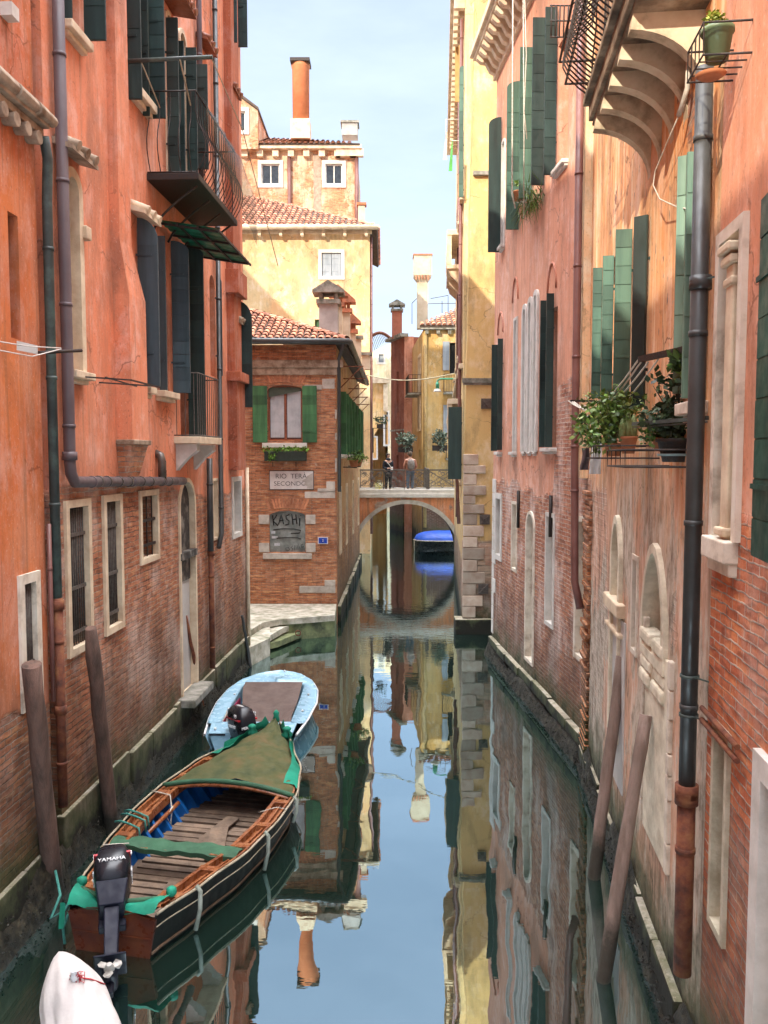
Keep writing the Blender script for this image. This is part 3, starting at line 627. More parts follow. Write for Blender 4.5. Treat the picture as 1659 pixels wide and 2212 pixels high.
g=MB(); q=LW.w(ya,pz+.04,1.28); g.tube([q,LW.w(LY(14.5),bz+1.2,1.15),LW.w(LY(17.5),bz-.4,1.2)],.008,5); g.tube([LW.w(ya,pz,.85),LW.w(LY(12.9),bz+.95,.72)],.012,5); g.tube([LW.w(ya,pz,.3),LW.w(LY(12.6),bz+.8,.35)],.01,5); g.build('rope',mat('pale rope',(.45,.38,.26)),CP)
WLn=thing('washing_line','white washing line with a pale board on a black arm beside the near drainpipes','washing line',LW.w(LW.a(110,755),LW.z(110,755)))
g=MB(); q=aty(176,757,9.2); b=LW.w(LW.a(75,762),LW.z(75,762),.0); g.tube([aty(84,762,8.6),q],.018,8); g.build('arm',MT['iron'],WLn)
g=MB(); g.tube([aty(132,752,8.9),aty(60,748,8.3),aty(0,738,7.6),aty(-60,730,7)],.006,5); g.tube([aty(132,754,8.9),aty(70,770,8.3),aty(0,757,7.6),aty(-60,748,7)],.006,5); g.build('cord',MT['whitestone'],WLn)
g=MB(); p=[aty(36,736,8.35),aty(79,746,8.5),aty(79,765,8.5),aty(36,756,8.35)]; g.prism(p,(0,.03,0)); g.build('board',MT['panel'],WLn)
# ================================================================ right: orange house with the bowed balcony (R1), brick and pink house (R0), pink house (R2), yellow house
RW=Wall((1.765+.11*-8,-8),(1.765+.11*13.2,13.2),-1)
def RY(y): return (y+8)/RW.t.y
def YR(u): return 1.765/((u-CX)/F-.11)
r0=RY(6.08); r1=RY(13.1)
R1m=wallmat('orange and grey stained render',pl=(.7,.33,.13),pl2=(.66,.27,.1),pl3=(.76,.55,.34),br=((.42,.17,.09),(.3,.11,.06)),streak=.75,worn=.2,line=[(RY(6),.4),(RY(10.6),.4),(RY(11.6),5.2),(RY(12.6),5.0),(RY(12.8),5.4)],smin=0,smax=24,amp=.3,patch=.36,eff=.4,algae=1.0,speck=(.2,.15,.12))
# the low stretch is bare grey pink render: its own coat
def twocoat(name,za,**k):
    m=wallmat(name,**k); t=m.node_tree; P=[n for n in t.nodes if n.type=='BSDF_PRINCIPLED'][0]; s=NT.__new__(NT); s.m=m; s.t=t; s.P=P
    geo=[n for n in t.nodes if n.type=='NEW_GEOMETRY'][0].outputs['Position']; s.pos=geo; z=s.sep(geo)[2]
    src=P.inputs['Base Color'].links[0].from_socket
    f=s.mr(s.math('ADD',z,s.math('MULTIPLY',s.math('SUBTRACT',s.noise(s.map(geo,(2.2,2.2,.35)),1.5,7,.7),.5),3.)),za+.5,za-.5)
    g=s.ramp(s.noise(s.map(geo,(3,3,.9)),2.2,7,.7),[(.34,(.14,.1,.075)),(.42,(.5,.31,.21)),(.54,(.64,.39,.28)),(.64,(.72,.6,.48))])
    g2=s.ramp(s.noise(s.map(geo,(2,2,1.1)),3.5,8,.72),[(.36,(.17,.14,.11)),(.48,(.46,.4,.32)),(.62,(.66,.58,.48))]); g=s.mix(s.mr(s.noise(s.map(geo,(1,1,.5)),1.1,9,.7),.48,.52),g,g2)
    g=s.mix(s.mr(s.noise(s.map(geo,(6,6,.3)),1.3,5,.6),.55,.68,0,.75),g,(.13,.07,.045))
    col=s.mix(s.math('MULTIPLY',f,.88),src,g)
    zz=s.math('ADD',z,s.math('MULTIPLY',s.math('SUBTRACT',s.noise(geo,2.2,6,.7),.5),-1.6)); col=s.mix(s.mr(zz,1.2,.6,0,.85),col,(.05,.065,.025)); col=s.mix(s.mr(zz,.55,.25),col,(.018,.017,.012))
    s.l(col,P.inputs['Base Color']); return m
R1m=twocoat('orange render over bare grey pink coat',4.6,pl=(.7,.33,.13),pl2=(.66,.27,.1),pl3=(.84,.66,.42),br=((.42,.17,.09),(.3,.11,.06)),streak=.95,worn=.15,line=[(RY(6),.4),(RY(10.2),.4),(RY(11.2),4.6),(RY(12.5),4.4),(RY(12.8),4.6)],smin=0,smax=24,amp=.3,patch=.36,eff=.4,algae=0,age=1.3,speck=(.2,.15,.12))
R1=Bld('orange_house','streaked orange house with a bowed iron balcony on stone brackets, right side','house',RW,[(r0,-.6),(r1,-.6),(r1,14.2),(r0,14.2)],R1m,9)
def wz(u,v): return RW.z(u,v)
def r1w(u0,v0,u1,v1,**k): return R1.win(*rc(R1,u0,v0,u1,v1),**k)
w=r1w(1345,1132,1322,1560,shape='ogee',depth=.3,back='panel',sur=(.09,.05,'roughcream'),name='door')
g=MB(); a,z=RW.px(1334,1320); g.wb(RW,RW.a(1350,1300)-.03,RW.a(1320,1300)+.03,z,z+.16,-.28,.1); g.wb(RW,RW.a(1350,1300),RW.a(1320,1300),z-.25,z-.2,-.28,.08); g.build('capital',MT['stone2'],w,bevel=.015)
r1w(1379,1212,1366,1398,depth=.22,back='dark',sur=(.05,.02,'stone'))
w=r1w(1443,1205,1396,1390,shape='ogee',depth=.4,back='dark',sur=(.09,.05,'roughcream'),name='blocked_door')
g=MB(); a_,b_=RW.a(1447,1600),RW.a(1396,1600); g.wb(RW,a_,b_,wz(1420,1840),wz(1420,1400),-.05,.025); w=g.build('blocked_door',MT['roughcream'],R1.root,bevel=.01)
g=MB(); 
for aa_,bb_2 in ((a_-.1,a_-.01),(b_+.01,b_+.09)):
    zz=wz(1420,1835)
    while zz<wz(1420,1400): h_=R.uniform(.18,.4); g.wb(RW,aa_+R.uniform(-.02,.01),bb_2,zz,zz+h_-.01,-.02,.04,R.random()); zz+=h_
    g.mark()
g.build_each('door_jamb',MT['stone'],R1.root,bevel=.012)
g=MB(); a1_,b1_=RW.a(1350,1500),RW.a(1324,1500); g.wb(RW,a1_,b1_,wz(1337,1700),wz(1337,1330),-.05,.015); g.build('door_panel',MT['panel'],R1.root)
g=MB(); b=RW.a(1396,1300);c=RW.a(1446,1300); zt=wz(1420,1375)
for k in range(4): 
    zz=zt-.14*k; g.wb(RW,c+.0,c+(b-c)*(.44+.05*(k%2)),zz-.13,zz,-.1,.05+R.uniform(-.01,.02)); g.wb(RW,c+(b-c)*(.55+.04*(k%2)),b,zz-.13,zz,-.1,.05+R.uniform(-.01,.02))
g.build('broken_stone',MT['roughcream'],w,bevel=.03)
# windows of the orange front and their leaves
def rleaf(W,par,u1,u0,vt,vb,m,**k):   # hinge at u1 (wall), outer edge at u0
    a,z0=W.px(u1,vb); P=W.w(a,z0); wd=abs(u1-u0)/F*P.y; return leaf(W,par,a,z0,z0+(vb-vt)/F*P.y,wd,k.pop('ang',88),k.pop('side',1),m,**k)
w=r1w(1366,500,1300,880,depth=.22,back='dark',sill=(.12,.08,.05,'stone'))
rleaf(RW,w,1301,1282,585,860,'shut_mg',nb=10); rleaf(RW,w,1326,1303,560,872,'shut_mg',nb=10); rleaf(RW,w,1364,1330,505,892,'shut_mg',nb=10); rleaf(RW,w,1398,1368,475,880,'shut_dk',ang=55,nb=1)
w=r1w(1540,340,1498,872,depth=.22,back='dark',sill=(.14,.1,.05,'stone'))
a,z=RW.px(1478,850); rleaf(RW,w,1482,1462,352,850,'shut_pg',nb=6,ang=60); rleaf(RW,w,1513,1482,345,860,'shut_pg',nb=6,ang=88)
w=r1w(1540,-160,1500,62,depth=.2,back='dark'); rleaf(RW,w,1500,1479,-200,62,'shut_pg',nb=8)
R1.finish()
# brick quoin pillar at the far end of the orange house
BRq=wallmat('worn orange brick pillar',br=((.5,.2,.08),(.35,.13,.06)),eff=.25,algae=1.2,mortar=(.25,.2,.15)); mb=MB(); z=.3; k=0; ea=RY(13.1)
while z<4.4: h=.075; o_=.05+R.uniform(-.02,.035); mb.wb(RW,ea-.02-R.uniform(.5,.62),ea+.03,z,z+h-.012,0,o_,R.random()); z+=h
mb.build('brick_quoin',BRq,R1.root,bevel=.006)
mb=MB(); mb.wb(RW,ea-.02,ea+.22,4.6,14,-.2,.12); mb.build('pilaster',wallmat('cream orange pilaster render',pl=(.8,.6,.36),pl2=(.78,.5,.28),br=None,algae=0),R1.root)
pu=RW.a(1266,800); pipe(RW,R1.root,[(ea+.05,14,.2),(ea+.05,4.9,.2),(ea+.05,2.95,.17),(ea-.12,2.55,.1)],.062,'pipe_red')
# balcony
bY0,bY1=6.5,8.95; A0,A1=RY(bY0),RY(bY1); bz=8.62
S=MB(); S.wb(RW,A0,A1,bz-.16,bz,-.02,.6); S.wb(RW,A0,A1+.02,bz,bz+.07,-.02,.66); S.wb(RW,A0,A1+.02,bz-.2,bz-.16,-.02,.56)
SL=S.build('balcony',mat('soot stained stone slab',(.2,.15,.1),(.05,.04,.03),sc=3,c3=(.42,.34,.24),rough=.85,bump=.6,bs=20),R1.root,bevel=.012)
bm_=mat('stained stone bracket',(.55,.45,.31),(.14,.1,.06),sc=2.5,c3=(.66,.57,.42),rough=.85,bump=.5,bs=16)
for k in range(5):
    a=A1-.24-k*.5; g=MB(); P=[RW.w(a,bz-.2,-.01),RW.w(a,bz-.2,.55),RW.w(a,bz-.32,.57)]
    for t in range(1,11): q=t/10; P.append(RW.w(a,bz-.32-.46*(1-math.cos(q*math.pi/2))-.04*q,.57-.57*math.sin(q*math.pi/2)))
    g.prism(P,RW.t*.13); g.build('bracket',bm_,SL,bevel=.012)
g=MB()
def bow(fx):
    P=[]
    for k in range(11):
        t=k/10; b=.3*math.sin(min(1,t*1.45)*math.pi)**1 if t<.69 else 0
        P.append(fx(b-.02,bz+.08+t*1.05))
    g.tube(P,.009,5,False)
n=26
for k in range(n+1): a=A0+.03+(A1-A0-.05)*k/n; bow(lambda b,z,a=a: RW.w(a,z,.6+b))
for k in range(7): bow(lambda b,z,k=k: RW.w(A1-.02+b,z,.6*(k+.3)/7)); bow(lambda b,z,k=k: RW.w(A0+.02-b,z,.6*(k+.3)/7))
for zz,b in ((.08,0),(1.13,0),(.34,.24),(.6,.3)): g.tube([RW.w(A0-b,bz+zz,.02),RW.w(A0-b,bz+zz,.58+b),RW.w(A1+b,bz+zz,.58+b),RW.w(A1+b,bz+zz,.02)],.014,6)
g.build('railing',MT['iron'],SL)
g=MB(); P=[[RW.w(A0+(A1-A0)*i/20,bz+.15+.1*math.sin(i*.9)*0+1.0*j/6,.48-.1*math.sin(i*1.3+j*.8)*.4) for i in range(21)] for j in range(7)]
g.grid(P); g.build('bird_net',MT['net'],SL)
# creeping plant in the bird net
g=MB(); 
for k in range(10): g.leaves(RW.w(A0+R.uniform(.2,2.3),bz+R.uniform(.1,.9),.4),(.12,.12,.15),22,.05)
g.build('climbing_plant',MT['leafy'],label='sparse yellowish climber caught in the net of the bowed balcony',cat='plant')
# ------------- near pink house with bare brick below
r00=RY(1.0)
R0m=wallmat('pink render over orange brick',pl=(.68,.3,.17),pl2=(.62,.24,.13),pl3=(.7,.4,.28),br=((.55,.17,.07),(.42,.11,.05)),mortar=(.5,.44,.36),streak=.35,line=[(RY(1),4.6),(RY(5.2),4.5),(RY(5.8),4.55),(RY(6.2),4.3)],smin=0,smax=24,amp=.16,eff=.45,algae=1.2,worn=.1,effc=(.62,.5,.42))
RW0=Wall((1.765+.11*-8-.03,-8),(1.765+.11*13.2-.03,13.2),-1)
R0=Bld('pink_house','pink house with worn orange brick and a big green shutter, right edge','house',RW0,[(r00,-.6),(r0-.02,-.6),(r0-.02,14.5),(r00,14.5)],R0m,9)
def r0w(u0,v0,u1,v1,**k): return R0.win(*rc(R0,u0,v0,u1,v1),**k)
(a0,zt)=RW0.px(1606,505); (a1x,zt2)=RW0.px(1552,546); zb=RW0.z(1560,1160)
w=R0.win(RW0.a(1602,800),RW0.a(1558,800),zb,zt2+.02,depth=.28,back='dark',sur=(.08,.04,'stone'),sill=(.1,.15,.04,'stone'))
g=MB(); ac=RW0.px(1567,800,.04)[0]; g.wb(RW0,ac-.1,ac+.05,zb,zt2-.18,-.2,.0+.04); 
for zz,e in ((zt2-.18,.03),(zt2-.1,.05),(zt2-.32,.015),(zb+.02,.03)): g.wb(RW0,ac-.1-e,ac+.06+e,zz,zz+.06,-.2,.04+e)
g.build('column',MT['stone2'],w,bevel=.015)
g=MB(); g.wb(RW0,RW0.a(1600,800),RW0.a(1585,800),zb+.05,zt2-.05,-.18,-.1); g.build('shutter',MT['shut_pg'],w)
# folded back big shutter
sa0=RW0.px(1634,800,.1)[0]; leaf(RW0,w,sa0,RW0.px(1634,1205,.1)[1],RW0.px(1634,440,.1)[1],.62,4,-1,'shut_dkr',nb=9,thick=.05,o=.07)
w=r0w(1576,1600,1540,1980,depth=.2,back='roughstone',sur=(.05,.03,'roughstone')); 
mb=MB(); mb.wb(RW0,RW0.a(1582,1600),RW0.a(1535,1600),RW0.z(1558,1570),RW0.z(1558,1500)+.02,-.02,.04); 
w=r0w(1720,1750,1628,2700,depth=.12,back='panel',sur=(.14,.05,'whitestone'),name='door')
R0.finish()
g=MB(); zz=RW0.z(1560,1560); 
for d_ in (0,.09): g.tube([RW0.w(RW0.a(1610,1640),zz-.0-d_,.05),RW0.w(RW0.a(1532,1500),zz+.0-d_,.05)],.02,8); g.mark()
g.build_each('iron_bar',MT['rust'],R0.root)
pu=RY(6.2); pipe(RW0,R1.root,[(pu,7.75,.1),(pu,RW0.z(1500,1680),.1)],.062,'pipe_dk',n=16,collars=[(pu,RW0.z(1515,630))])
pipe(RW0,R1.root,[(pu,RW0.z(1500,1680)),(pu,RW0.z(1498,2010)-.3)],.068,'rust',n=16,o=.1,collars=[(pu,RW0.z(1500,1690)),(pu,RW0.z(1500,1705))])
g=MB()
for v in (630,1450,1535): z=RW0.z(1508,v); c=RW0.w(pu,z,.1); g.tube([c-V((0,0,.012)),c+V((0,0,.012))],.072,14); g.bar(c,RW0.w(pu-.16,z,0),.012); g.mark()
g.build_each('pipe_clamp',MT['pipe_cop'],R1.root)
# stone ledge along the right side
mb=MB(); a=RY(5)
while a<RY(13.2): L=R.uniform(.7,1.2); mb.wb(RW,a,a+L-.02,-.3,.36+R.uniform(-.05,.04),-.05,.06+R.uniform(-.02,.05),R.random()); a+=L
mb.build('plinth',pm,R1.root,bevel=.03); crust(RW,R1.root,RY(4.5),RY(13.1),.34,.12,seed=8)
# ------------- pink house R2
PW=Wall((4.186-.072*13.1,13.1),(4.186-.072*20.6,20.6),-1)
PA=PW.a
R2m=wallmat('pink render over brick',pl=(.68,.35,.23),pl2=(.64,.29,.18),pl3=(.4,.18,.12),br=((.46,.19,.11),(.32,.12,.075)),mortar=(.5,.42,.35),effc=(.68,.54,.47),streak=.45,line=[(0,6.4),(.25,6.5),(1.9,6.2),(2.1,4.3),(3.2,4.2),(5,4.4),(7.5,4.35)],smin=0,smax=7.6,amp=.3,eff=.8,algae=1.0)
ct=14.35
R2=Bld('pink_house','dusty pink house with a white triple window and brick ground floor, right side','house',PW,[(0,-.6),(PW.L,-.6),(PW.L,ct),(0,ct)],R2m,9)
def r2w(u0,v0,u1,v1,**k): return R2.win(*rc(R2,u0,v0,u1,v1),**k)
r2w(1083,1078,1072,1196,depth=.2,back='glass',sur=(.12,.03,'whitestone'))
r2w(1117,1090,1106,1225,depth=.25,back='roughstone',sur=(.06,.02,'stone'))
r2w(1155,1112,1136,1418,shape='arch',depth=.25,back='roughstone',sur=(.06,.03,'stone'),name='blocked_door')
r2w(1197,1118,1179,1340,depth=.22,back='roughstone',sur=(.07,.02,'whitestone'))
r2w(1272,1130,1243,1410,depth=.22,back='roughstone',sur=(.08,.02,'stone'))
for (u0,u1,vt,vb) in ((1191,1168,760,975),(1112,1109,760,975),(1078,1068,870,975)): pass
SI=(.12,.07,.06,'whitestone')
w=r2w(1205,660,1180,968,depth=.2,back='dark',sill=SI); rleaf(PW,w,1196,1180,640,966,'shut_dk',nb=9); rleaf(PW,w,1180,1167,655,966,'shut_dk',nb=9)
for (ua,ub) in ((1163,1154),(1151,1142),(1139,1130)): r2w(ua,635 if ua>1160 else (650 if ua>1150 else 665),ub,976,shape='arch',depth=.13,back='shadepanel',sur=(.1,.045,'whitestone'),sill=(.05,.05,.02,'whitestone'))
r2w(1118,690,1110,976,depth=.13,back='shadepanel',sur=(.06,.03,'whitestone'),sill=SI)
w=r2w(1086,745,1078,976,depth=.16,back='dark',sill=SI); rleaf(PW,w,1087,1076,735,972,'shut_dk',nb=9); rleaf(PW,w,1076,1063,748,974,'shut_dk',nb=9)
w=r2w(1230,60,1203,372,depth=.2,back='dark',sill=SI); rleaf(PW,w,1203,1178,38,378,'shut_dk',nb=9); rleaf(PW,w,1178,1151,60,400,'shut_dk',nb=9)
w=r2w(1148,150,1130,430,depth=.2,back='dark',sill=SI); rleaf(PW,w,1151,1124,121,430,'shut_mg',nb=9)
w=r2w(1125,210,1110,480,depth=.2,back='dark',sill=SI); rleaf(PW,w,1123,1096,192,496,'shut_mg',nb=9,arch=.4)
w=r2w(1092,300,1084,535,depth=.2,back='dark',shape='arch',sill=SI,sur=(.06,.03,'whitestone')); rleaf(PW,w,1083,1057,267,545,'shut_dk',nb=1,arch=.5)
R2.finish()
# blind arches over the windows
g=MB()
for (u,v,w_) in ((1193,640,.22),(1114,660,.2),(1082,730,.22)):
    a,z=PW.px(u,v); g.tube([PW.w(a+w_*1.3*math.cos(t*math.pi/8),z+.1+.5*math.sin(t*math.pi/8),.01) for t in range(9)],.025,5); g.mark()
g.build_each('arch_moulding',wallmat('pink moulding',pl=(.6,.25,.16),br=None,algae=0),R2.root)
g=MB(); z0=ct; L=PW.L
g.wb(PW,-.1,L+.25,z0+.18,z0+.34,-.3,.62); g.wb(PW,-.1,L+.2,z0+.1,z0+.18,-.3,.54); g.wb(PW,-.1,L+.05,z0-.42,z0-.02,-.02,.08)
a=0.1
while a<L+.1:
    P=[PW.w(a,z0+.1,.05),PW.w(a,z0+.1,.5),PW.w(a,z0-.02,.52),PW.w(a,z0-.1,.42),PW.w(a,z0-.12,.3),PW.w(a,z0-.3,.2),PW.w(a,z0-.38,.05)]; g.prism(P,PW.t*.15); a+=.36
g.wb(PW,-.1,L+.2,z0+.0,z0+.1,-.02,.1); g.build('cornice',MT['stone2'],R2.root,bevel=.01)
g=MB(); g.face([PW.w(-.1,z0+.34,.6),PW.w(L+.2,z0+.34,.6),PW.w(L+.2,z0+2.2,-4.4),PW.w(-.1,z0+2.2,-4.4)]); g.build('roof',MT['tilebase'],R2.root)
mb=MB(); a=0
while a<L: e=min(a+R.uniform(.7,1.3),L+.04); mb.wb(PW,a,e-.02,.28,.5+R.uniform(-.05,.04),-.05,.1+R.uniform(-.02,.04),R.random()); a=e
mb.build('plinth',pm,R2.root,bevel=.03); crust(PW,R2.root,0,PW.L,.28,.22,seed=9)
g=MB(); z=.55
while z<4.3: g.wb(PW,L-.1-R.choice((.1,.3)),L+.01,z,z+.34,-.0,.02); z+=.35
g.build('quoin',MT['whitestone'],R2.root,bevel=.01)
g=MB()
for (u,vt,vb) in ((1192,1070,1160),(1122,1060,1140)): a,z=PW.px(u,vb); g.tube([PW.w(a,z,.03),PW.w(a,PW.z(u,vt),.03)],.035,6); g.mark()
g.build_each('wall_tie',MT['iron'],R2.root)
# ------------- yellow house
YW=Wall((2.2,23),(3.7,23),1); yt=19
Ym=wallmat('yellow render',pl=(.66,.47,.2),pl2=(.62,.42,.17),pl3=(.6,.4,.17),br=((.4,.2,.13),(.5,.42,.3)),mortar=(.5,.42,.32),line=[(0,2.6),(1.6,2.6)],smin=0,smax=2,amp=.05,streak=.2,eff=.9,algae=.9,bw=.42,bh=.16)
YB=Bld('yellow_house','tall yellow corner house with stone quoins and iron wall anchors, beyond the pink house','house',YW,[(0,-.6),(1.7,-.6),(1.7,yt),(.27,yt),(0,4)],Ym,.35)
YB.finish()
g=MB(); z=.45; k=0
while z<4.95:
    h=R.uniform(.24,.36); g.wb(YW,-.015,(.58 if k%2 else .36)+R.uniform(-.04,.05),z,z+h-.015,0,.035+R.uniform(0,.02),R.random()); z+=h; k+=1
g.build('quoin',mat('pink grey stone block',(.5,.42,.33),(.38,.27,.2),sc=3,rough=.85,bump=.7,bs=12,tone=.3),YB.root,bevel=.02)
zs=YW.z(1030,822); g=MB(); g.wb(YW,-.06,1.5,zs-.06,zs+.06,0,.08); g.wb(YW,-.03,1.5,zs-.12,zs-.06,0,.04); z=YW.z(1032,376); g.wb(YW,.2,.62,z-.05,z+.05,0,.12); g.build('string_course',MT['greystone'],YB.root)
for (u,v) in ((1043,75),(1047,1122),(1044,1272),(1050,872)):
    a,z=YW.px(u,v); g=MB(); g.wb(YW,a-.14,a+.14,z-.14,z+.14,0,.04)
    for s_ in (1,-1): g.bar(YW.w(a-.12,z-.12*s_,.05),YW.w(a+.12,z+.12*s_,.05),.03)
    g.tube([YW.w(a,z,.03),YW.w(a,z,.1)],.04,8); g.build('wall_anchor',MT['irongrey'],YB.root)
YS=Wall((2.2,23.37),(3.05,36),-1)
Ysm=wallmat('cream yellow side render',pl=(.8,.62,.33),pl2=(.74,.52,.25),br=((.4,.2,.13),(.5,.42,.3)),line=[(0,2),(13,2)],smin=0,smax=13,amp=.2,algae=.9,streak=.2)  # canal side render is paler than the front
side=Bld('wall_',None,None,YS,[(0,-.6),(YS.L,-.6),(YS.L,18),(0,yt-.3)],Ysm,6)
for (a,z0,z1) in ((1.3,4.2,6.3),(1.2,7.8,10),(4.5,4.2,6.3),(4.5,7.8,10),(8,4.2,6.3),(8,7.8,10),(1.3,11.6,14),(4.5,11.6,14),(8,11.6,14)):
    w=side.win(a-.45,a+.45,z0,z1,depth=.2,back='dark',sur=(.1,.05,'stone2'),sill=(.16,.08,.1,'stone2'))
wl=side.finish(); wl.parent=YB.root; wl.location=WLOC[side.root.name]-WLOC[YB.root.name]
for ch in list(side.root.children): ch.parent=YB.root; ch.location=WLOC[side.root.name]-WLOC[YB.root.name]
bpy.data.objects.remove(side.root)
# leaves and stone balconies standing out on the canal side
def yleaf(u1,u0,vt,vb,m,**k):
    return rleaf(YS,YB.root,u1,u0,vt,vb,m,**k)
y0=YS.w(.25,0).y
def ybox(y,u1,u0,vt,vb,m,nb=8,arch=False):
    """leaf square to the canal side at depth y"""
    a=(y-23.37)/YS.t.y; z0=4.95+(985-vb)/F*y; z1=4.95+(985-vt)/F*y; xw=YS.w(a,0).x; xo=(u0-CX)/F*y; leaf(YS,YB.root,a,z0,z1,max(.12,xw-xo),90,1,m,nb=nb,arch=arch)
ybox(23.3,1003,970,880,1035,'shut_dk',nb=1); ybox(23.8,1001,985,885,1030,'shut_dk',nb=9)
ybox(23.4,1022,1000,172,372,'shut_mg',nb=7,arch=.6); ybox(23.2,1018,1002,362,440,'shut_mg',nb=3); ybox(24.6,1000,988,130,235,'shut_tn',nb=1); ybox(26,995,980,110,245,'shut_tn',nb=1); ybox(24,1015,1000,392,440,'shut_tn',nb=1)
g=MB()
def ybal(y0,y1,z,pr):
    a,b=(y0-23.37)/YS.t.y,(y1-23.37)/YS.t.y
    g.wb(YS,a,b,z-.12,z,0,pr); g.wb(YS,a-.03,b,z+.85,z+1.0,0,pr); 
    n=int((b-a)/.16)
    for k in range(n): g.tube([YS.w(a+(b-a)*(k+.5)/n,z,pr-.08),YS.w(a+(b-a)*(k+.5)/n,z+.42,pr-.03),YS.w(a+(b-a)*(k+.5)/n,z+.85,pr-.08)],[.04,.06,.035],6)
    g.wb(YS,a,a+.14,z,z+.9,pr-.14,pr)
    for k in range(3): c=a+.1+(b-a-.3)*k/2; g.prism([YS.w(c,z-.12,0),YS.w(c,z-.12,pr-.05),YS.w(c,z-.3,pr-.1),YS.w(c,z-.5,.12),YS.w(c,z-.9,0)],YS.t*.14)
ybal(24.2,26.4,5.6,.42); ybal(25,28,10.6,.45)
for z in (15.2,13.9): pass
a=.3
while a<11: g.wb(YS,a,a+.16,17.2,17.6,0,.3); a+=.4
g.wb(YS,0,YS.L,17.6,17.8,0,.4)
for z in (12.0,7.4): g.wb(YS,0.05,YS.L,z,z+.12,0,.12)
g.build('stone_balcony',MT['stone2'],YB.root,bevel=.01)
pipe(YS,YB.root,[(.5,17),(.5,6.3),(.55,5.5,.2),(.5,3)],.05,'pipe_red'); pipe(YS,YB.root,[(3.2,17),(3.2,3)],.05,'pipe_red')
g=MB(); g.box((1.98,22.85,-.5),(3.3,23.4,.42)); g.build('plinth',pm,YB.root,bevel=.03)
# clothes on a rack high on the yellow house
ck=thing('hanging_laundry','white and green cloths hanging high up beside the yellow house','laundry',YS.w(3,12.6))
g=MB(); q=aty(963,258,26); r=aty(993,262,26)
g.tube([q,aty(990,258,26)],.012,5); g.tube([q,aty(963,300,26)],.01,5); g.tube([aty(975,304,26),aty(996,304,26)],.01,5); g.build('rack',MT['whitestone'],ck)
for (u,v0,v1,m) in ((965,285,345,'whitestone'),(977,305,370,'shut_gn')):
    g=MB(); P=[[aty(u-4*t+ (2+5*t)*s_,v0+(v1-v0)*t,26+.02*math.sin(9*t+s_)) for s_ in (-.6,0,.6)] for t in [i/6 for i in range(7)]]; g.grid(P); g.build('cloth',MT[m] if m!='shut_gn' else mat('green cloth',(.1,.4,.1)),ck)
# pigeon on the cornice
pg=aty(1083,88,21.2); g=MB(); g.lathe(pg,[(.01,-.02),(.06,.0),(.085,.07),(.07,.14),(.04,.19),(.045,.23),(.04,.26),(.01,.285)],10,sx=1.0,sy=.8)
g.tube([pg+V((.03,0,.08)),pg+V((.16,0,-.02)),pg+V((.26,0,-.06))],[.06,.045,.02],8); g.tube([pg+V((-.03,0,.245)),pg+V((-.075,0,.235))],[.012,.003],6)
g.build('pigeon',mat('grey feathers',(.2,.2,.22),(.1,.1,.12),sc=20),label='grey pigeon sitting on the end of the pink house cornice',cat='bird')
# ================================================================ brick house with the street sign
KY=24.3; KW=Wall((-5.2,KY),(-1.39,KY),1); ks=5.2
def KX(u): return (u-CX)/F*KY+ks
def kz(v): return KW.z(640,v)
Km=wallmat('patched brown red brick',br=((.48,.2,.095),(.33,.12,.055)),mortar=(.34,.25,.18),eff=.12,algae=.0,effc=(.55,.4,.3),bw=.27,bh=.078)
zr=8.15
KB=Bld('brick_house','small brick corner house with green shutters, street sign and tiled roof, at the quay','house',KW,[(0,-.6),(3.81,-.6),(3.81,zr),(0,zr)],Km,.35)
q=(KX(580),KX(654),kz(951),kz(832))
w=KB.win(*q,shape='seg',depth=.14,back='glass',frame='wood_fr',curt=[(.06,.46),(.55,.95)],fw=.045)
g=MB(); g.wb(KW,KX(568),KX(664),kz(967),kz(957),-.05,.1); g.build('sill',MT['whitestone'],w,bevel=.01)
g=MB(); P=[[KW.w(q[0]+.02+(q[1]-q[0]-.04)*i/6,z,-.07) for i in range(7)] for z in (q[3]-.34+0,q[3]-.06)]; P[0]=[p+V((0,0,.03*i)) for i,p in enumerate(P[0])]; g.grid(P); g.build('blind',mat('grey green blind',(.08,.1,.07)),w)
for (a,sd) in ((q[0]-.01,-1),(q[1]+.01,1)): leaf(KW,w,a,kz(956)-0.0,kz(834),.42,6,sd,'shut_gn',nb=6,thick=.03,o=.05)
q2=(KX(581),KX(659),kz(1193),kz(1104)); w2=KB.win(*q2,shape='seg',depth=.1,back='metalboard' if 'metalboard' in MT else 'panel')
KB.finish()
mbm=mat('scratched grey metal board',(.2,.22,.2),(.1,.12,.11),sc=3,rough=.5,bump=.2,c3=(.33,.36,.33)); w2.data.materials[0]=mbm
g=MB()
for (u0,v0,u1,v1) in ((558,1112,581,1132),(660,1112,681,1132),(558,1173,581,1193),(660,1173,681,1193),(567,1195,673,1207),(686,1055,724,1062)): 
    g.wb(KW,KX(u0),KX(u1),kz(v1),kz(v0),-.02,.03 if v0!=1195 else .07); g.mark()
for (u0,v0,u1,v1) in ((658,1062,724,1076),(705,1040,724,1062),(645,1266,724,1281),(700,1253,724,1266),(697,818,724,840),(659,831,697,842),(724,885,729,905),(724,935,729,950),(724,990,729,1020)): g.wb(KW,KX(u0),KX(u1)-.005,kz(v1),kz(v0),-.02,.012,R.random()); g.mark()
g.build_each('stone_block',mat('grey white stone block',(.5,.45,.38),(.34,.3,.25),sc=5,bump=.4,tone=.15),KB.root,bevel=.012)
g=MB()
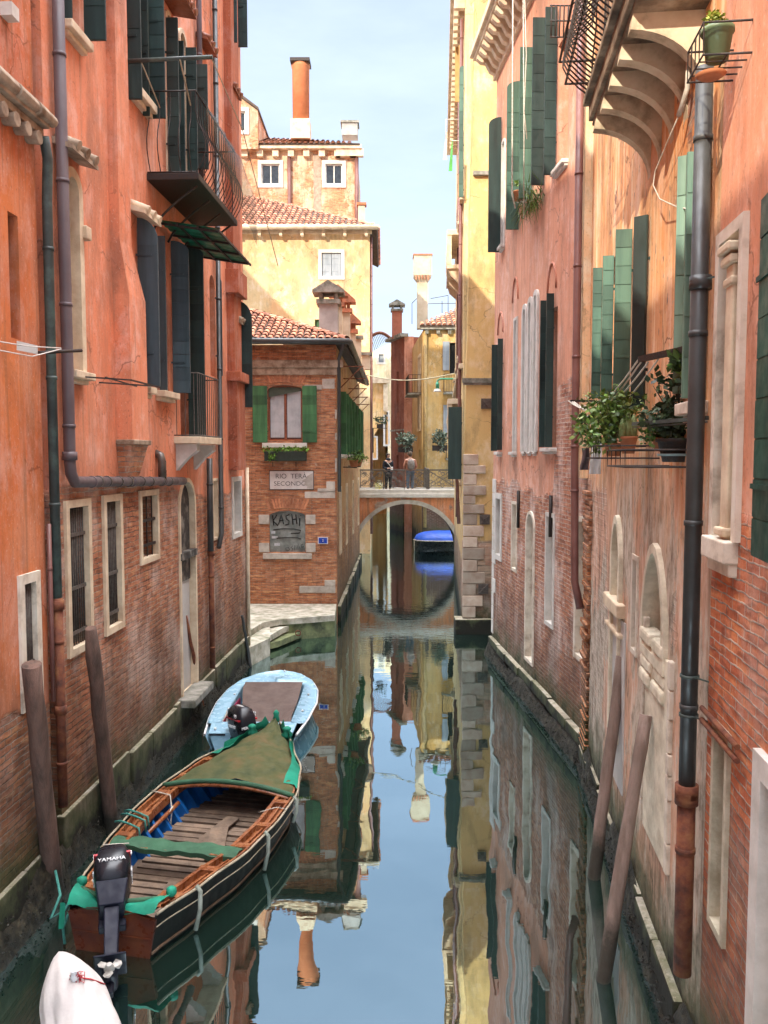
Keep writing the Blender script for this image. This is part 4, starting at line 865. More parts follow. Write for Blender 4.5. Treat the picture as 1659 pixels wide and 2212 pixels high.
for (u0,u1,v0,v1) in ((580,660,1080,1101),(580,655,812,829)):   # flat arches of upright bricks
    n=14; g.mark()
    for k in range(n): a=KX(u0)+(KX(u1)-KX(u0))*k/n; b=KX(u0)+(KX(u1)-KX(u0))*(k+.85)/n; t=(k-n/2+.5)/n*.25; z0,z1=kz(v1),kz(v0); c=.05*(1-((k-n/2+.5)/(n/2))**2); g.hexa([KW.w(a,z0+c,.0),KW.w(b,z0+c,.0),KW.w(b,z0+c,.015),KW.w(a,z0+c,.015),KW.w(a+t,z1+c,.0),KW.w(b+t,z1+c,.0),KW.w(b+t,z1+c,.015),KW.w(a+t,z1+c,.015)],R.random())
g.build_each('brick_arch',mat('arch brick',(.5,.22,.11),(.33,.12,.06),sc=8,tone=.35,bump=.4),KB.root)
g=MB(); g.wb(KW,0,3.95,kz(812)+.02,kz(795),0,.06); g.wb(KW,0,4.02,kz(795),kz(778),0,.12); g.build('cornice',MT['rub'],KB.root,bevel=.02)
# canal side of the brick house
KS=Wall((-1.39,KY+.37),(-1.12,38.2),1)
Ksm=wallmat('golden brown brick side',pl=(.5,.3,.13),pl2=(.42,.24,.1),br=((.5,.24,.1),(.35,.15,.07)),mortar=(.35,.26,.18),line=[(0,2.8),(14,3.4)],smin=0,smax=14,amp=.3,patch=.45,eff=.3,algae=.8)
side=Bld('wall_',None,None,KS,[(0,-.6),(KS.L,-.6),(KS.L,zr),(0,zr)],Ksm,6)
for k,a in enumerate((1.2,2.6,4.2,6,8,10.2,12.2)):
    w=side.win(a-.35,a+.35,5.0,6.9,depth=.15,back='dark',sill=(.12,.08,.08,'whitestone'))
    leaf(KS,w,a-.36,5.0,6.9,.2,80,-1,'shut_gn',nb=6); leaf(KS,w,a+.36,5.0,6.9,.2,100,-1,'shut_gn',nb=6)
    if k%2==0: side.win(a-.3,a+.3,2.0,3.9,depth=.15,back='dark',sur=(.1,.03,'stone2'))
wl=side.finish(); off=WLOC[side.root.name]-WLOC[KB.root.name]
for ch in list(side.root.children): ch.parent=KB.root; ch.location=off
bpy.data.objects.remove(side.root)
mb=MB(); a=0
while a<KS.L: e=min(a+R.uniform(.8,1.3),KS.L); mb.wb(KS,a,e-.02,-.3,.45+R.uniform(-.04,.04),-.05,.1+R.uniform(-.02,.03)); a=e
mb.build('plinth',pm,KB.root,bevel=.02)
# roof of the brick house: hip with real tiles
g=MB();b=MB(); sl=.42; ez=zr+.1; nrm=math.sqrt(1+sl*sl)
tileroof(g,b,(-5.4,KY-.32,ez),(1,0,0),(0,1,sl),[(0,0),(4.35,0),(1.1,3.25*nrm),(0,3.25*nrm)],cs=.205,cl=.33,rt=.09,seg=6)
tileroof(g,b,(-1.05,KY-.32,ez),(0.02,1,0),(-1,0,sl),[(0,0),(14,0),(14,3.25*nrm),(3.25,3.25*nrm)],cs=.205,cl=.33,rt=.09,seg=5)
# hip ridge tiles
for k in range(13): 
    t=k/13; p=V((-1.05-3.25*t,KY-.32+3.25*t,ez+.03+3.25*sl*t)); q=p+V((-.28,.28,.28*sl)); P=[[c+V((.062*math.cos(math.pi*i/5),.062*math.cos(math.pi*i/5),.075*math.sin(math.pi*i/5)))*f for i in range(6)] for c,f in ((V((0,0,0)),1.),)]; 
    R_=[[c+V((.07*f*math.cos(math.pi*i/5),.07*f*math.cos(math.pi*i/5),.085*f*math.sin(math.pi*i/5))) for i in range(6)] for c,f in ((p,1.1),(q,.85))]; g.grid(R_,R.random())
rf=b.build('roof',MT['tilebase'],KB.root); g.build('roof_tiles',MT['tile'],rf)
g=MB(); g.tube([(-5.4,KY-.4,ez-.02),(-1.0,KY-.4,ez-.05),(-.97,KY-.2,ez-.05),(-.75,38,ez-.05)],.085,10); g.tube([(-1.14,KY-.4,ez-.1),(-1.3,KY-.08,ez-.5),(-1.3,KY-.08,kz(1062))],.055,10); g.build('gutter',MT['pipe_dk'],KB.root)
g=MB()
for k in range(5):
    y=KY+.6+k*2.6; x=-1.36; z=7.6-.12*k; g.bar((x,y,z),(x+.75,y,z),.035); g.bar((x,y,z-.7),(x+.7,y,z),.03); g.mark()
g.build_each('iron_bracket',MT['rust'],KB.root)
# signs
SG=thing('street_sign','white street name sign with black letters on the brick house','sign',KW.w(KX(583),kz(1057)))
g=MB(); g.wb(KW,KX(583),KX(677),kz(1057),kz(1017),0,.02); g.build('board',mat('whitewashed plaster board',(.68,.64,.6),(.55,.5,.47),sc=4,bump=.2),SG)
g=MB(); g.wb(KW,KX(582),KX(678),kz(1058),kz(1056.6),0,.026); g.wb(KW,KX(582),KX(678),kz(1017.6),kz(1016),0,.026); g.wb(KW,KX(582),KX(583.2),kz(1057),kz(1017),0,.026); g.wb(KW,KX(676.8),KX(678),kz(1057),kz(1017),0,.026); g.build('border',MT['iron'],SG)
g=MB(); addtext(g,'RIO  TERÀ',.2,KW.w(KX(629),kz(1029),.022),(1,0,0),(0,0,1)); addtext(g,'SECONDO',.18,KW.w(KX(627),kz(1045),.022),(1,0,0),(0,0,1),sx=1.1); g.build('lettering',mat('faded black letters',(.1,.09,.085)),SG)
g=MB(); P=[(652,1038),(660,1034),(664,1028),(676,1022),(676,1056),(662,1056),(664,1050),(654,1047),(660,1043)]; g.prism([KW.w(KX(u),kz(v),.024) for u,v in P],(0,-.006,0)); g.build('plaster_patch',mat('grey plaster patch',(.45,.4,.35)),SG)
g=MB(); g.wb(KW,KX(686),KX(708),kz(1175),kz(1160),0,.02); BS=thing('number_sign','small blue enamel plate with a white edge and number, right of the graffiti board','sign',KW.w(KX(686),kz(1175)))
g.build('plate',mat('white enamel edge',(.65,.65,.68)),BS); g=MB(); g.wb(KW,KX(688),KX(706),kz(1173.5),kz(1161.5),.01,.026); f=g.build('field',mat('blue enamel',(.02,.06,.4),rough=.3),BS); g=MB(); addtext(g,'2',.1,KW.w(KX(697),kz(1167.5),.028),(1,0,0),(0,0,1)); g.build('lettering',MT['whitestone'],f)
# graffiti: brush strokes on the board
g=MB()
def st(P,r=.016):
    pts=[KW.w(KX(583+(x-305)/445*76),kz(1104+(y-1575)/510*89),-.085) for x,y in P]; g.tube(pts,r,5)
K=[[(330,1630),(345,1755)],[(385,1625),(335,1700),(400,1760)],[(405,1745),(440,1620),(470,1740)],[(415,1700),(470,1690)],[(545,1620),(500,1640),(505,1675),(540,1700),(535,1740),(490,1750)],[(575,1615),(590,1745)],[(625,1620),(640,1740)],[(580,1685),(635,1675)],[(675,1665),(670,1760)],[(688,1630),(690,1640)],
[(340,1812),(450,1795),(600,1798),(690,1820),(670,1850),(560,1855)],[(380,1915),(500,1905),(640,1905),(690,1925)],[(500,2070),(495,2035),(530,2030),(545,2060),(510,2072)],[(585,2010),(560,2030),(585,2045),(575,2070)],[(600,2065),(610,2000),(635,2045),(655,1985),(672,2040)],[(715,1985),(690,2000),(695,2025),(725,2020)]]
for k,P in enumerate(K): st(P,.017 if k<10 else (.012 if k<12 else .008))
g.build('graffiti',mat('black spray paint',(.02,.02,.02),rough=.5),w2)
g=MB()
for (x0,y0,x1,y1) in ((310,1825,362,1858),(318,1888,392,1918),(350,1975,420,2008)): g.wb(KW,KX(583+(x0-305)/445*76),KX(583+(x1-305)/445*76),kz(1104+(y1-1575)/510*89),kz(1104+(y0-1575)/510*89),-.095,-.085)
g.build('sticker',mat('pale sticker',(.55,.58,.6)),w2)
# window box on the brick house
WB=thing('window_box','dark window box of bright leaves under the green shuttered brick house window','planter',KW.w(KX(572),kz(1000)))
g=MB(); g.wb(KW,KX(574),KX(664),kz(996),kz(975),.06,.28); g.build('box',mat('dark green box',(.02,.03,.02)),WB,bevel=.02)
g=MB()
for k in range(40): g.leaves(KW.w(KX(570)+R.random()*(KX(666)-KX(570)),kz(972)+R.uniform(-.06,.05),.2),(.08,.12,.07),9,.08)
for k in range(8): g.leaves(KW.w(KX(590)+R.uniform(-.1,.1),kz(985)-R.uniform(0,.12),.3),(.07,.05,.09),9,.07)
g.build('foliage',mat('fresh leaves',(.16,.3,.03),(.07,.15,.02),tone=.5),WB)
g=MB(); g.bar(KW.w(KX(590),kz(998),.05),KW.w(KX(590),kz(1008),.02),.02); g.mark(); g.bar(KW.w(KX(640),kz(998),.05),KW.w(KX(640),kz(1008),.02),.02); g.build_each('bracket',MT['iron'],WB)
for (y,x,l) in ((26.4,-.95,'nearer of two leafy pots on the canal side of the brick house'),(29.0,-.9,'farther of two leafy pots on the canal side of the brick house')):
    T=thing('flower_pot',l,'flower pot',(x,y,4.6),'pots on the canal side of the brick house'); g=MB(); g.lathe((x,y,4.6),[(.1,0),(.15,.2),(.16,.22)],12); g.build('pot',MT['pot'],T); g=MB(); g.leaves((x+.05,y,4.92),(.26,.22,.2),150,.1); g.build('foliage',MT['leafm'],T)
    g=MB(); g.bar((x-.35,y,4.6),(x+.1,y,4.58),.03); g.build('bracket',MT['iron'],T)
# quay with steps
QM=mat('worn quay stone',(.36,.33,.26),(.15,.16,.09),sc=3.5,rough=.85,bump=.8,bs=8,c3=(.55,.51,.42)); QD=mat('mossy stone',(.2,.22,.1),(.06,.07,.04),sc=3,rough=.9,bump=.6,bs=12)
def slab(name,P,z0,z1,m,par=None,**k): g=MB(); g.prism([V((x,y,z0)) for x,y in P],(0,0,z1-z0)); return g.build(name,m,par,bevel=.02,**k)
Q=thing('quay','stone quay with worn steps down to the water in front of the brick house','quay',(-3,23.6,0))
e0=(-1.42,23.05);
pts=[atz(529,1368,.62),atz(567,1343,.62),atz(604,1336,.62),atz(660,1332,.62),atz(723,1327,.62)]
P=[(-4.6,24.29),(-4.6,pts[0].y-.2)]+[(p.x,p.y) for p in pts]+[(-1.4,24.29)]
slab('top',P,.44,.6,QM,Q); slab('base',[(x,y+.06) for x,y in P],-.8,.438,QD,Q)
def px2(l,z): return [(atz(u,v,z).x,atz(u,v,z).y) for u,v in l]
slab('step',px2([(529,1376),(545,1372),(583,1350),(608,1344),(640,1343),(611,1355),(583,1371),(560,1385),(529,1400)],.42),.25,.4,QM,Q)
slab('step',px2([(583,1378),(640,1360),(655,1362),(600,1384),(583,1388)],.22),.05,.2,QD,Q)
slab('landing',px2([(520,1372),(583,1352),(583,1377),(540,1398),(520,1404)],.46),-.5,.45,QM,Q)
g=MB(); c=atz(645,1360,.3)+V((0,-.12,0)); g.tube([c+V((.07*math.cos(t*.628),0,.07*math.sin(t*.628)-.07)) for t in range(11)],.014,6); g.build('mooring_ring',MT['rust'],Q)
# ================================================================ bridge
BY=38.2; BW=Wall((-1.25,BY),(3.45,BY),1); xc,zc,ro,ri=1.05,.35,2.57,2.4
BR=thing('bridge','small arched stone footbridge with orange render and scrolled iron railings','bridge',(1.1,39.5,0))
def bx(x): return x+1.25
arc=[(bx(xc+ro*math.cos(math.pi*k/24)),zc+ro*math.sin(math.pi*k/24)) for k in range(25)]
right_cut=[p for p in arc if 0<p[0]<4.7]
out=[(4.7,3.05),(0,3.05)]+[(0,-.5)]+([] )+[p for p in arc[::-1] if p[0]>0.02 and p[0]<4.68]+[(4.7,-.5)]
def sidepoly(y,m,name):
    W=Wall((-1.25,y),(3.45,y),1)
    L=[(0,3.05),(0,1.55)]+[p for p in arc[::-1] if .05<p[0]<4.65]+[(4.7,.6),(4.7,3.05)]
    g=MB(); tr=tessellate_polygon([[V((p[0],p[1],0)) for p in L]])
    for q in tr: g.face([W.w(*L[i]) for i in q],uv=[L[i] for i in q])
    return g.build(name,m,BR)
Bm=wallmat('orange bridge render',pl=(.62,.25,.12),pl2=(.55,.2,.09),pl3=(.2,.14,.09),br=((.35,.2,.15),(.25,.14,.1)),line=[(0,.1),(5,.1)],smin=0,smax=5,amp=.1,patch=.42,algae=.8,streak=.7)
sidepoly(BY,Bm,'spandrel'); sidepoly(BY+2.6,Bm,'spandrel')
g=MB(); P0=[];P1=[];A_=[];B_=[]
for k in range(33):
    t=math.pi*k/32; c,s_=math.cos(t),math.sin(t); A_.append(V((xc+(ro+.02)*c,BY-.05,zc+(ro+.02)*s_)));B_.append(V((xc+ri*c,BY-.05,zc+ri*s_)))
for i in range(32): 
    g.face([A_[i],A_[i+1],B_[i+1],B_[i]]); g.face([A_[i],A_[i+1],A_[i+1]+V((0,.1,0)),A_[i]+V((0,.1,0))]); g.face([B_[i],B_[i+1],B_[i+1]+V((0,.4,0)),B_[i]+V((0,.4,0))])
g.build('arch_ring',mat('grey arch stone',(.5,.46,.4),(.33,.29,.24),sc=3,bump=.4),BR)
g=MB(); g.grid([[b+V((0,.3+j*1.2,0)) for b in B_] for j in range(3)]); g.box((-1.3,BY+.05,-.5),(-1.2,BY+2.5,.5)); g.build('vault',wallmat('shade darkened brick vault',br=((.07,.04,.03),(.04,.025,.02)),eff=.3,algae=1.4,effc=(.1,.09,.07),mortar=(.08,.07,.05)),BR)  # brick colour darkened to carry the shade under the arch
g=MB(); g.box((-1.3,BY-.08,3.04),(3.45,BY+.3,3.22)); g.box((-1.3,BY+2.3,3.04),(3.45,BY+2.68,3.22)); g.box((-1.3,BY-.02,3.22),(3.45,BY+.2,3.42)); g.box((-1.3,BY+2.4,3.22),(3.45,BY+2.62,3.42)); g.build('kerb',MT['whitestone'],BR,bevel=.015)
g=MB(); g.box((-1.3,BY+.2,2.9),(3.45,BY+2.4,3.26)); g.build('deck',MT['greystone'],BR)
def rail(y):
    g=MB(); z0,z1=3.45,4.27; g.box((-1.25,y-.02,z1),(3.45,y+.02,z1+.035)); g.box((-1.25,y-.015,z0+.03),(3.45,y+.015,z0+.055))
    xs=[-1.15,.18,1.52,2.0,2.15,3.35]
    for x in (-1.15,-.02,.93,1.95,2.08,3.35): g.bar((x,y,3.42),(x,y,z1),.035)
    g.bar((2.02,y,3.42),(2.02,y,z1+.03),.09); g.lathe((2.02,y,z1+.03),[(.05,0),(.07,.04),(.03,.09),(.01,.11)],8)
    for (a,b) in ((-1.15,-.02),(-.02,.93),(.93,1.95),(2.08,3.35)):
        g.bar((a,y,z1),(b,y,z0+.05),.02); g.bar((a,y,z0+.05),(b,y,z1),.02); m=(a+b)/2
        for (cx,cz,r) in ((m,.36+z0,.17),(a+.2,z0+.22,.13),(b-.2,z0+.22,.13),(a+.2,z0+.62,.12),(b-.2,z0+.62,.12),(m,z0+.68,.09),(m-.02,z0+.14,.1)):
            g.tube([(cx+r*(1-.05*k/2)*math.cos(k*.6),y,cz+r*(1-.05*k/2)*math.sin(k*.6)) for k in range(16)],.011,5,False)
    g.build('railing',MT['irongrey'],BR)
rail(BY+.09); rail(BY+2.5)
bg=aty(819,1051,39.0); g=MB(); g.hexa([bg+V(p) for p in ((-.16,-.06,-.2),(.14,-.06,-.2),(.14,.08,-.2),(-.16,.08,-.2),(-.2,-.07,.16),(.18,-.07,.18),(.18,.07,.18),(-.2,.07,.14))]); g.tube([bg+V((-.1,0,.15)),bg+V((0,0,.3)),bg+V((.1,0,.16))],.01,5)
g.build('shopping_bag',mat('yellow and white bag',(.75,.75,.65),(.75,.65,.05),sc=9,bump=.1),label='yellow and white shopping bag standing on the footbridge',cat='bag',bevel=.02)
# ================================================================ houses behind the brick house
CWm=wallmat('cream render',pl=(.62,.46,.25),pl2=(.62,.36,.17),pl3=(.5,.33,.18),br=None,algae=0,streak=.3)
CWl=Wall((-13,42),(-.7,42),1); 
def cx(u,y,W): return (u-CX)/F*y-W.A.x
CB=Bld('cream_house','tall cream house with one grey shuttered window, behind the brick house','house',CWl,[(0,-.6),(12.3,-.6),(12.3,16.1),(0,16.1)],CWm,8)
def cw(B,u0,v0,u1,v1,**k): y=B.W.A.y; return B.win(cx(u0,y,B.W),cx(u1,y,B.W),B.W.z(700,v1),B.W.z(700,v0),**k)
w=cw(CB,697,546,739,597,depth=.15,back='shut_gr',sur=(.16,.05,'whitestone'))
for s_ in (0,1): u=698+20.5*s_; leaf(CWl,w,cx(u,42,CWl),CWl.z(700,596),CWl.z(700,547),.46,0,1,'shut_gr',nb=2,o=-.06)
cw(CB,682,690,692,730,depth=.15,back='shut_gn'); CB.finish()
g=MB();b=MB(); s_=.5; nr=math.sqrt(1+s_*s_); tileroof(g,b,(-13,41.55,16.15),(1,0,0),(0,1,s_),[(0,0),(12.7,0),(5.5,7.2*nr),(0,7.2*nr)],cs=.3,cl=.5,rt=.125,seg=4)
tileroof(g,b,(-.3,41.55,16.15),(0,1,0),(-1,0,s_),[(0,0),(8.4,0),(8.4,6*nr),(6,6*nr)],cs=.3,cl=.5,rt=.125,seg=3)
rf=b.build('roof',MT['tilebase'],CB.root); g.build('roof_tiles',MT['tile'],rf)
g=MB(); g.tube([(-13,41.45,16.1),(-.25,41.45,16.1)],.12,8); 
for k in range(12): g.box((-12.5+k*1.05,41.62,15.75),(-12.35+k*1.05,41.99,16.02))
g.wb(CWl,0,12.4,15.9,16.08,0,.1); g.build('eaves',MT['stone2'],CB.root)
pipe(Wall((-.7,42),(-.7,50),1),CB.root,[(.15,15.8,.06),(.15,1,.06)],.07,'pipe_red')
UWm=wallmat('peeling orange and cream render on brick',pl=(.66,.46,.3),pl2=(.62,.38,.24),br=((.6,.25,.12),(.5,.2,.1)),mortar=(.6,.45,.3),line=[(0,0),(12,0)],smin=0,smax=12,amp=.2,patch=.5,eff=.7,algae=0,effc=(.75,.6,.42))
UW=Wall((-14,50),(-1.6,50),1); ue=UW.z(700,322)
UB=Bld('upper_house','highest peeling house with two white framed windows and round orange chimney','house',UW,[(0,-.6),(12.4,-.6),(12.4,ue),(0,ue)],UWm,8)
for (u0,u1) in ((571,610),(706,742)): cw(UB,u0,354,u1,398,depth=.15,back='glass',frame='wood_white',sur=(.2,.06,'whitestone'),fw=.08)
w=cw(UB,703,478,755,506,depth=.1,back='stone2',shape='arch',sur=(.15,.05,'whitestone'))
UB.finish()
g=MB(); g.tube([UW.w(cx(630.5,50,UW),ue-.3,.12),UW.w(cx(630.5,50,UW),16,.12)],.12,8); g.tube([UW.w(cx(772,50,UW),ue-.3,.12),UW.w(cx(772,50,UW),16,.12)],.12,8); g.build('drainpipe',MT['pipe_red'],UB.root)
g=MB(); g.wb(UW,cx(681,50,UW),cx(697,50,UW),16,ue-.3,0,.02); g.build('pilaster',mat('grey brown stain',(.4,.3,.22),(.25,.18,.13)),UB.root)
g=MB(); 
for k in range(14): a=.3+k*.9; g.wb(UW,a,a+.35,ue-.5,ue-.12,0,.3)
g.wb(UW,0,12.7,ue-.1,ue+.12,0,.45); g.wb(UW,11.2,12.8,ue-.5,ue-.1,0,.35); g.build('eaves',MT['stone2'],UB.root)
g=MB();b=MB(); s_=.42; nr=math.sqrt(1+s_*s_); tileroof(g,b,(-14,49.5,ue+.15),(1,0,0),(0,1,s_),[(0,0),(12.6,0),(5,5.6*nr),(0,5.6*nr)],cs=.32,cl=.5,rt=.13,seg=4)
rf=b.build('roof',MT['tilebase'],UB.root); g.build('roof_tiles',MT['tile'],rf)
# gabled attic at the left
GW=Wall((-14,49.4),(-7.25,49.4),1); gx=lambda u: (u-CX)/F*49.4+14
AT=Bld('attic_',None,None,GW,[(0,ue-.2),(gx(565),ue-.2),(gx(565),GW.z(560,238)),(gx(505),GW.z(500,188)),(0,24)],UWm,5)
w=AT.win(gx(514),gx(539),GW.z(520,283),GW.z(520,240),depth=.15,back='glass',frame='wood_white',sur=(.2,.06,'whitestone'),fw=.08); AT.finish()
off=WLOC[AT.root.name]-WLOC[UB.root.name]
for ch in list(AT.root.children): ch.parent=UB.root; ch.location=off; 
bpy.data.objects.remove(AT.root)
g=MB(); g.hexa([GW.w(gx(503),GW.z(500,190),-5),GW.w(gx(567),GW.z(560,240),-5),GW.w(gx(567),GW.z(560,240),.2),GW.w(gx(503),GW.z(500,190),.2)]+[p+V((0,0,.15)) for p in (GW.w(gx(503),GW.z(500,190),-5),GW.w(gx(567),GW.z(560,240),-5),GW.w(gx(567),GW.z(560,240),.2),GW.w(gx(503),GW.z(500,190),.2))]); g.build('roof',MT['tilebase'],UB.root)
def chimney(par,u0,u1,v0,v1,y,m,kind='box',name='chimney',cap='greystone'):
    x0,x1=(u0-CX)/F*y,(u1-CX)/F*y; z0,z1=4.95+(985-v1)/F*y,4.95+(985-v0)/F*y; w_=x1-x0; c=(x0+x1)/2; g=MB(); k=MB()
    if kind=='round':
        zb=4.95+(985-278)/F*y; g.lathe((c,y+w_/2,zb),[(w_*.45,0),(w_*.47,(z1-zb)*.9),(w_*.5,(z1-zb)*.92),(w_*.5,(z1-zb)*.98)],24); k.box((x0-.03,y-.03,z1-.08),(x1+.03,y+w_+.03,z1+.1)); ch=g.build(name,MT[m],par); k.build('cap',MT['iron'],ch)
        b=MB(); b.hexa([(x0-.02,y,z0),(x1+.02,y,z0),(x1+.02,y+w_,z0),(x0-.02,y+w_,z0),(x0,y,zb),(x1,y,zb),(x1,y+w_,zb),(x0,y+w_,zb)]); b.build('base',MT['stone2'],ch)
    elif kind=='house':
        g.box((x0,y,z0),(x1,y+w_,z1-.5)); 
        k.box((x0-.08,y-.08,z1-.5),(x1+.08,y+w_+.08,z1-.36)); 
        for dx in (x0,x1-.12): k.box((dx,y,z1-.36),(dx+.12,y+w_,z1-.16))
        k.prism([(x0-.2,y-.15,z1-.16),(x1+.2,y-.15,z1-.16),(x1+.2,y-.15,z1-.08),(c,y-.15,z1+.22),(x0-.2,y-.15,z1-.08)],(0,w_+.3,0)); ch=g.build(name,MT[m],par); k.build('cap',MT[cap],ch)
    elif kind=='flare':
        zt=z1-(z1-z0)*.27; g.box((x0+w_*.2,y+w_*.2,z0),(x1-w_*.2,y+w_*.8,zt-.3)); g.hexa([(x0+w_*.2,y+w_*.2,zt-.3),(x1-w_*.2,y+w_*.2,zt-.3),(x1-w_*.2,y+w_*.8,zt-.3),(x0+w_*.2,y+w_*.8,zt-.3),(x0,y,zt),(x1,y,zt),(x1,y+w_,zt),(x0,y+w_,zt)]); g.box((x0,y,zt),(x1,y+w_,z1))
        ch=g.build(name,MT[m],par); k.box((x0-.04,y-.04,z1),(x1+.04,y+w_+.04,z1+.08)); 
        for q in range(5): k.box((x0+w_*(.1+.17*q),y-.02,zt-.25),(x0+w_*(.1+.17*q)+.06,y+.05,zt))
        k.build('cap',MT[cap],ch)
    else:
        g.box((x0,y,z0),(x1,y+w_,z1)); k.box((x0-.08,y-.08,z1),(x1+.08,y+w_+.08,z1+.12)); ch=g.build(name,MT[m],par,bevel=.01); k.build('cap',MT[cap],ch)
    return ch
MT['chwhite']=mat('off white chimney render',(.55,.48,.36),(.42,.34,.24),sc=2,bump=.2); MT['chgrey']=mat('grey chimney render',(.42,.4,.38),(.3,.28,.26),sc=2,bump=.2)
chimney(UB.root,634,673,158,318,49.7,'terra','round'); chimney(UB.root,741,774,287,312,50.5,'chgrey'); chimney(CB.root,775,789,456,492,44,'chwhite','box',cap='pot')
chimney(KB.root,691,731,628,735,26.6,'chgrey','house',cap='greystone'); chimney(KB.root,724,740,636,760,28.5,'chwhite','house',cap='tile'); chimney(KB.root,741,757,650,780,30,'chwhite','house',cap='tile'); chimney(KB.root,756,769,695,790,32,'chwhite','house',cap='tile'); chimney(KB.root,769,781,735,800,34,'chwhite','box'); 
chimney(KB.root,782,800,770,800,36,'chwhite','box')
# ================================================================ beyond the bridge
OY=46; OW=Wall(((913-CX)/F*OY,OY),(6.5,OY),1); oa=lambda u:(u-CX)/F*OY-OW.A.x
Om=wallmat('ochre render',pl=(.55,.38,.16),pl2=(.52,.3,.09),pl3=(.34,.26,.15),br=None,algae=1.,streak=.5); oe=OW.z(950,712)
OB=Bld('ochre_house','ochre house with pale blue shutters and tall white chimney, beyond the bridge','house',OW,[(0,-.6),(4.3,-.6),(4.3,oe),(0,oe)],Om,.35)
w=OB.win(oa(970),oa(988),OW.z(980,808),OW.z(980,740),depth=.2,back='dark'); g=MB(); leaf(OW,w,oa(969),OW.z(970,800),OW.z(970,738),.36,4,-1,'shut_gr',nb=6)
w=OB.win(oa(971),oa(992),OW.z(980,938),OW.z(980,878),depth=.2,back='dark'); leaf(OW,w,oa(970),OW.z(970,935),OW.z(970,875),.34,4,-1,'shut_gr',nb=6)
OB.finish()
ironbalc(OW,OB.root,oa(956),4.2,OW.z(970,848),.5,.95,'greystone','iron',sp=.13); ironbalc(OW,OB.root,oa(962),4.2,OW.z(970,990),.4,.8,'greystone','iron',sp=.13)
g=MB(); g.wb(OW,-.15,4.3,oe-.02,oe+.15,0,.35); 
for k in range(7): g.wb(OW,.1+k*.62,.28+k*.62,oe-.25,oe-.03,0,.25)
g.build('eaves',MT['greystone'],OB.root)
g=MB();b=MB(); tileroof(g,b,(OW.A.x-.2,OY-.4,oe+.17),(1,0,0),(0,1,.4),[(0,0),(5,0),(5,6),(3.5,6)],cs=.3,cl=.5,rt=.12,seg=4); rf=b.build('roof',MT['tilebase'],OB.root); g.build('roof_tiles',MT['tile'],rf)
OS=Wall((OW.A.x,OY+.37),((890-CX)/F*54,54),-1); OSB=Bld('w_',None,None,OS,[(0,-.6),(OS.L,-.6),(OS.L,oe),(0,oe)],Om,5); OSB.win(1.2,2.3,6.5,10.6,depth=.2,back='dark',sur=(.12,.08,'stone2')); OSB.win(1.2,2.3,2.5,5.3,depth=.2,back='shut_gr'); OSB.finish()
off=WLOC[OSB.root.name]-WLOC[OB.root.name]
for ch in list(OSB.root.children): ch.parent=OB.root; ch.location=off
bpy.data.objects.remove(OSB.root)
ironbalc(OS,OB.root,.9,3.4,OS.w(2,0).y*0+4.95+(985-852)/F*48,.75,1.0,'greystone','iron',sp=.13)
g=MB(); g.tube([OW.w(.12,oe-.1,.12),OW.w(.12,1,.12)],.1,10); g.build('drainpipe',mat('ochre pipe',(.4,.27,.1),(.25,.17,.08)),OB.root)
g=MB(); g.wb(OW,-.05,4.3,-.6,3.05,.0,.08); g.build('plinth',wallmat('dark red brick plinth',br=((.14,.06,.04),(.09,.04,.03)),eff=.6,algae=1.2,effc=(.2,.17,.14)),OB.root)  # dark brick band along the foot of the ochre front
chimney(OB.root,893,931,560,712,47,'chwhite','flare',cap='tile'); 
RM=wallmat('dark red render',pl=(.3,.1,.06),pl2=(.24,.075,.045),pl3=(.12,.06,.04),br=None,algae=1.,streak=.6)
DW=Wall(((844.5-CX)/F*56.6,56.6),((873-CX)/F*54,54),1); de=12.6
DB=Bld('red_house','narrow dark red house with a capped brick red chimney, beyond the bridge','house',DW,[(0,-.6),(DW.L,-.6),(DW.L,de),(0,de)],RM,4)
DB.win(1.2,1.6,7.8,10.5,depth=.2,back='dark'); DB.win(1.2,1.6,2.4,5,depth=.2,back='dark'); DB.finish()
g=MB(); g.wb(DW,-.2,DW.L+.2,de-.02,de+.18,-.2,.35); g.wb(DW,0,DW.L,6.6,6.7,0,.06); g.build('eaves',MT['greystone'],DB.root)
PK=Wall(((873-CX)/F*54,54),((893-CX)/F*54,54),1); g=MB(); P=[PK.w(0,-.5),PK.w(PK.L,-.5),PK.w(PK.L,de),PK.w(0,de)]; g.prism(P,(0,4,0)); g.build('side_wall',wallmat('salmon render',pl=(.6,.27,.17),br=None,algae=0),DB.root)
g=MB(); g.wb(DW,-.05,DW.L+.05,-.6,2.9,.0,.08); g.build('plinth',wallmat('dark brick plinth',br=((.1,.045,.03),(.07,.03,.02)),eff=.5,algae=1.2,effc=(.16,.13,.1)),DB.root)
MT['redch']=mat('red render',(.36,.12,.07),(.28,.09,.05)); chimney(DB.root,846.5,868,660,735,55,'redch','house')
FWm=wallmat('far cream render',pl=(.8,.66,.42),pl2=(.74,.55,.33),br=None,algae=0,streak=.3)
FW_=Wall((-6,74),(2.5,74),1); fa=lambda u:(u-CX)/F*74+6; ft=FW_.z(820,755)
FB=Bld('cream_house','far pale cream house with a small blue shuttered window, in the gap beyond the bridge','house',FW_,[(0,-.6),(8.5,-.6),(8.5,ft),(fa(843),FW_.z(830,742)),(fa(800),ft-.3),(0,ft-.3)],FWm,6)
FB.win(fa(818),fa(829),FW_.z(820,783),FW_.z(820,765),depth=.15,back='shut_gr',sur=(.15,.05,'whitestone')); 
for (u0,u1,v0,v1) in ((806,812,825,880),(822,828,900,960),(832,838,890,940),(805,811,905,960)): FB.win(fa(u0),fa(u1),FW_.z(820,v1),FW_.z(820,v0),depth=.15,back='dark',sur=(.12,.05,'whitestone'))
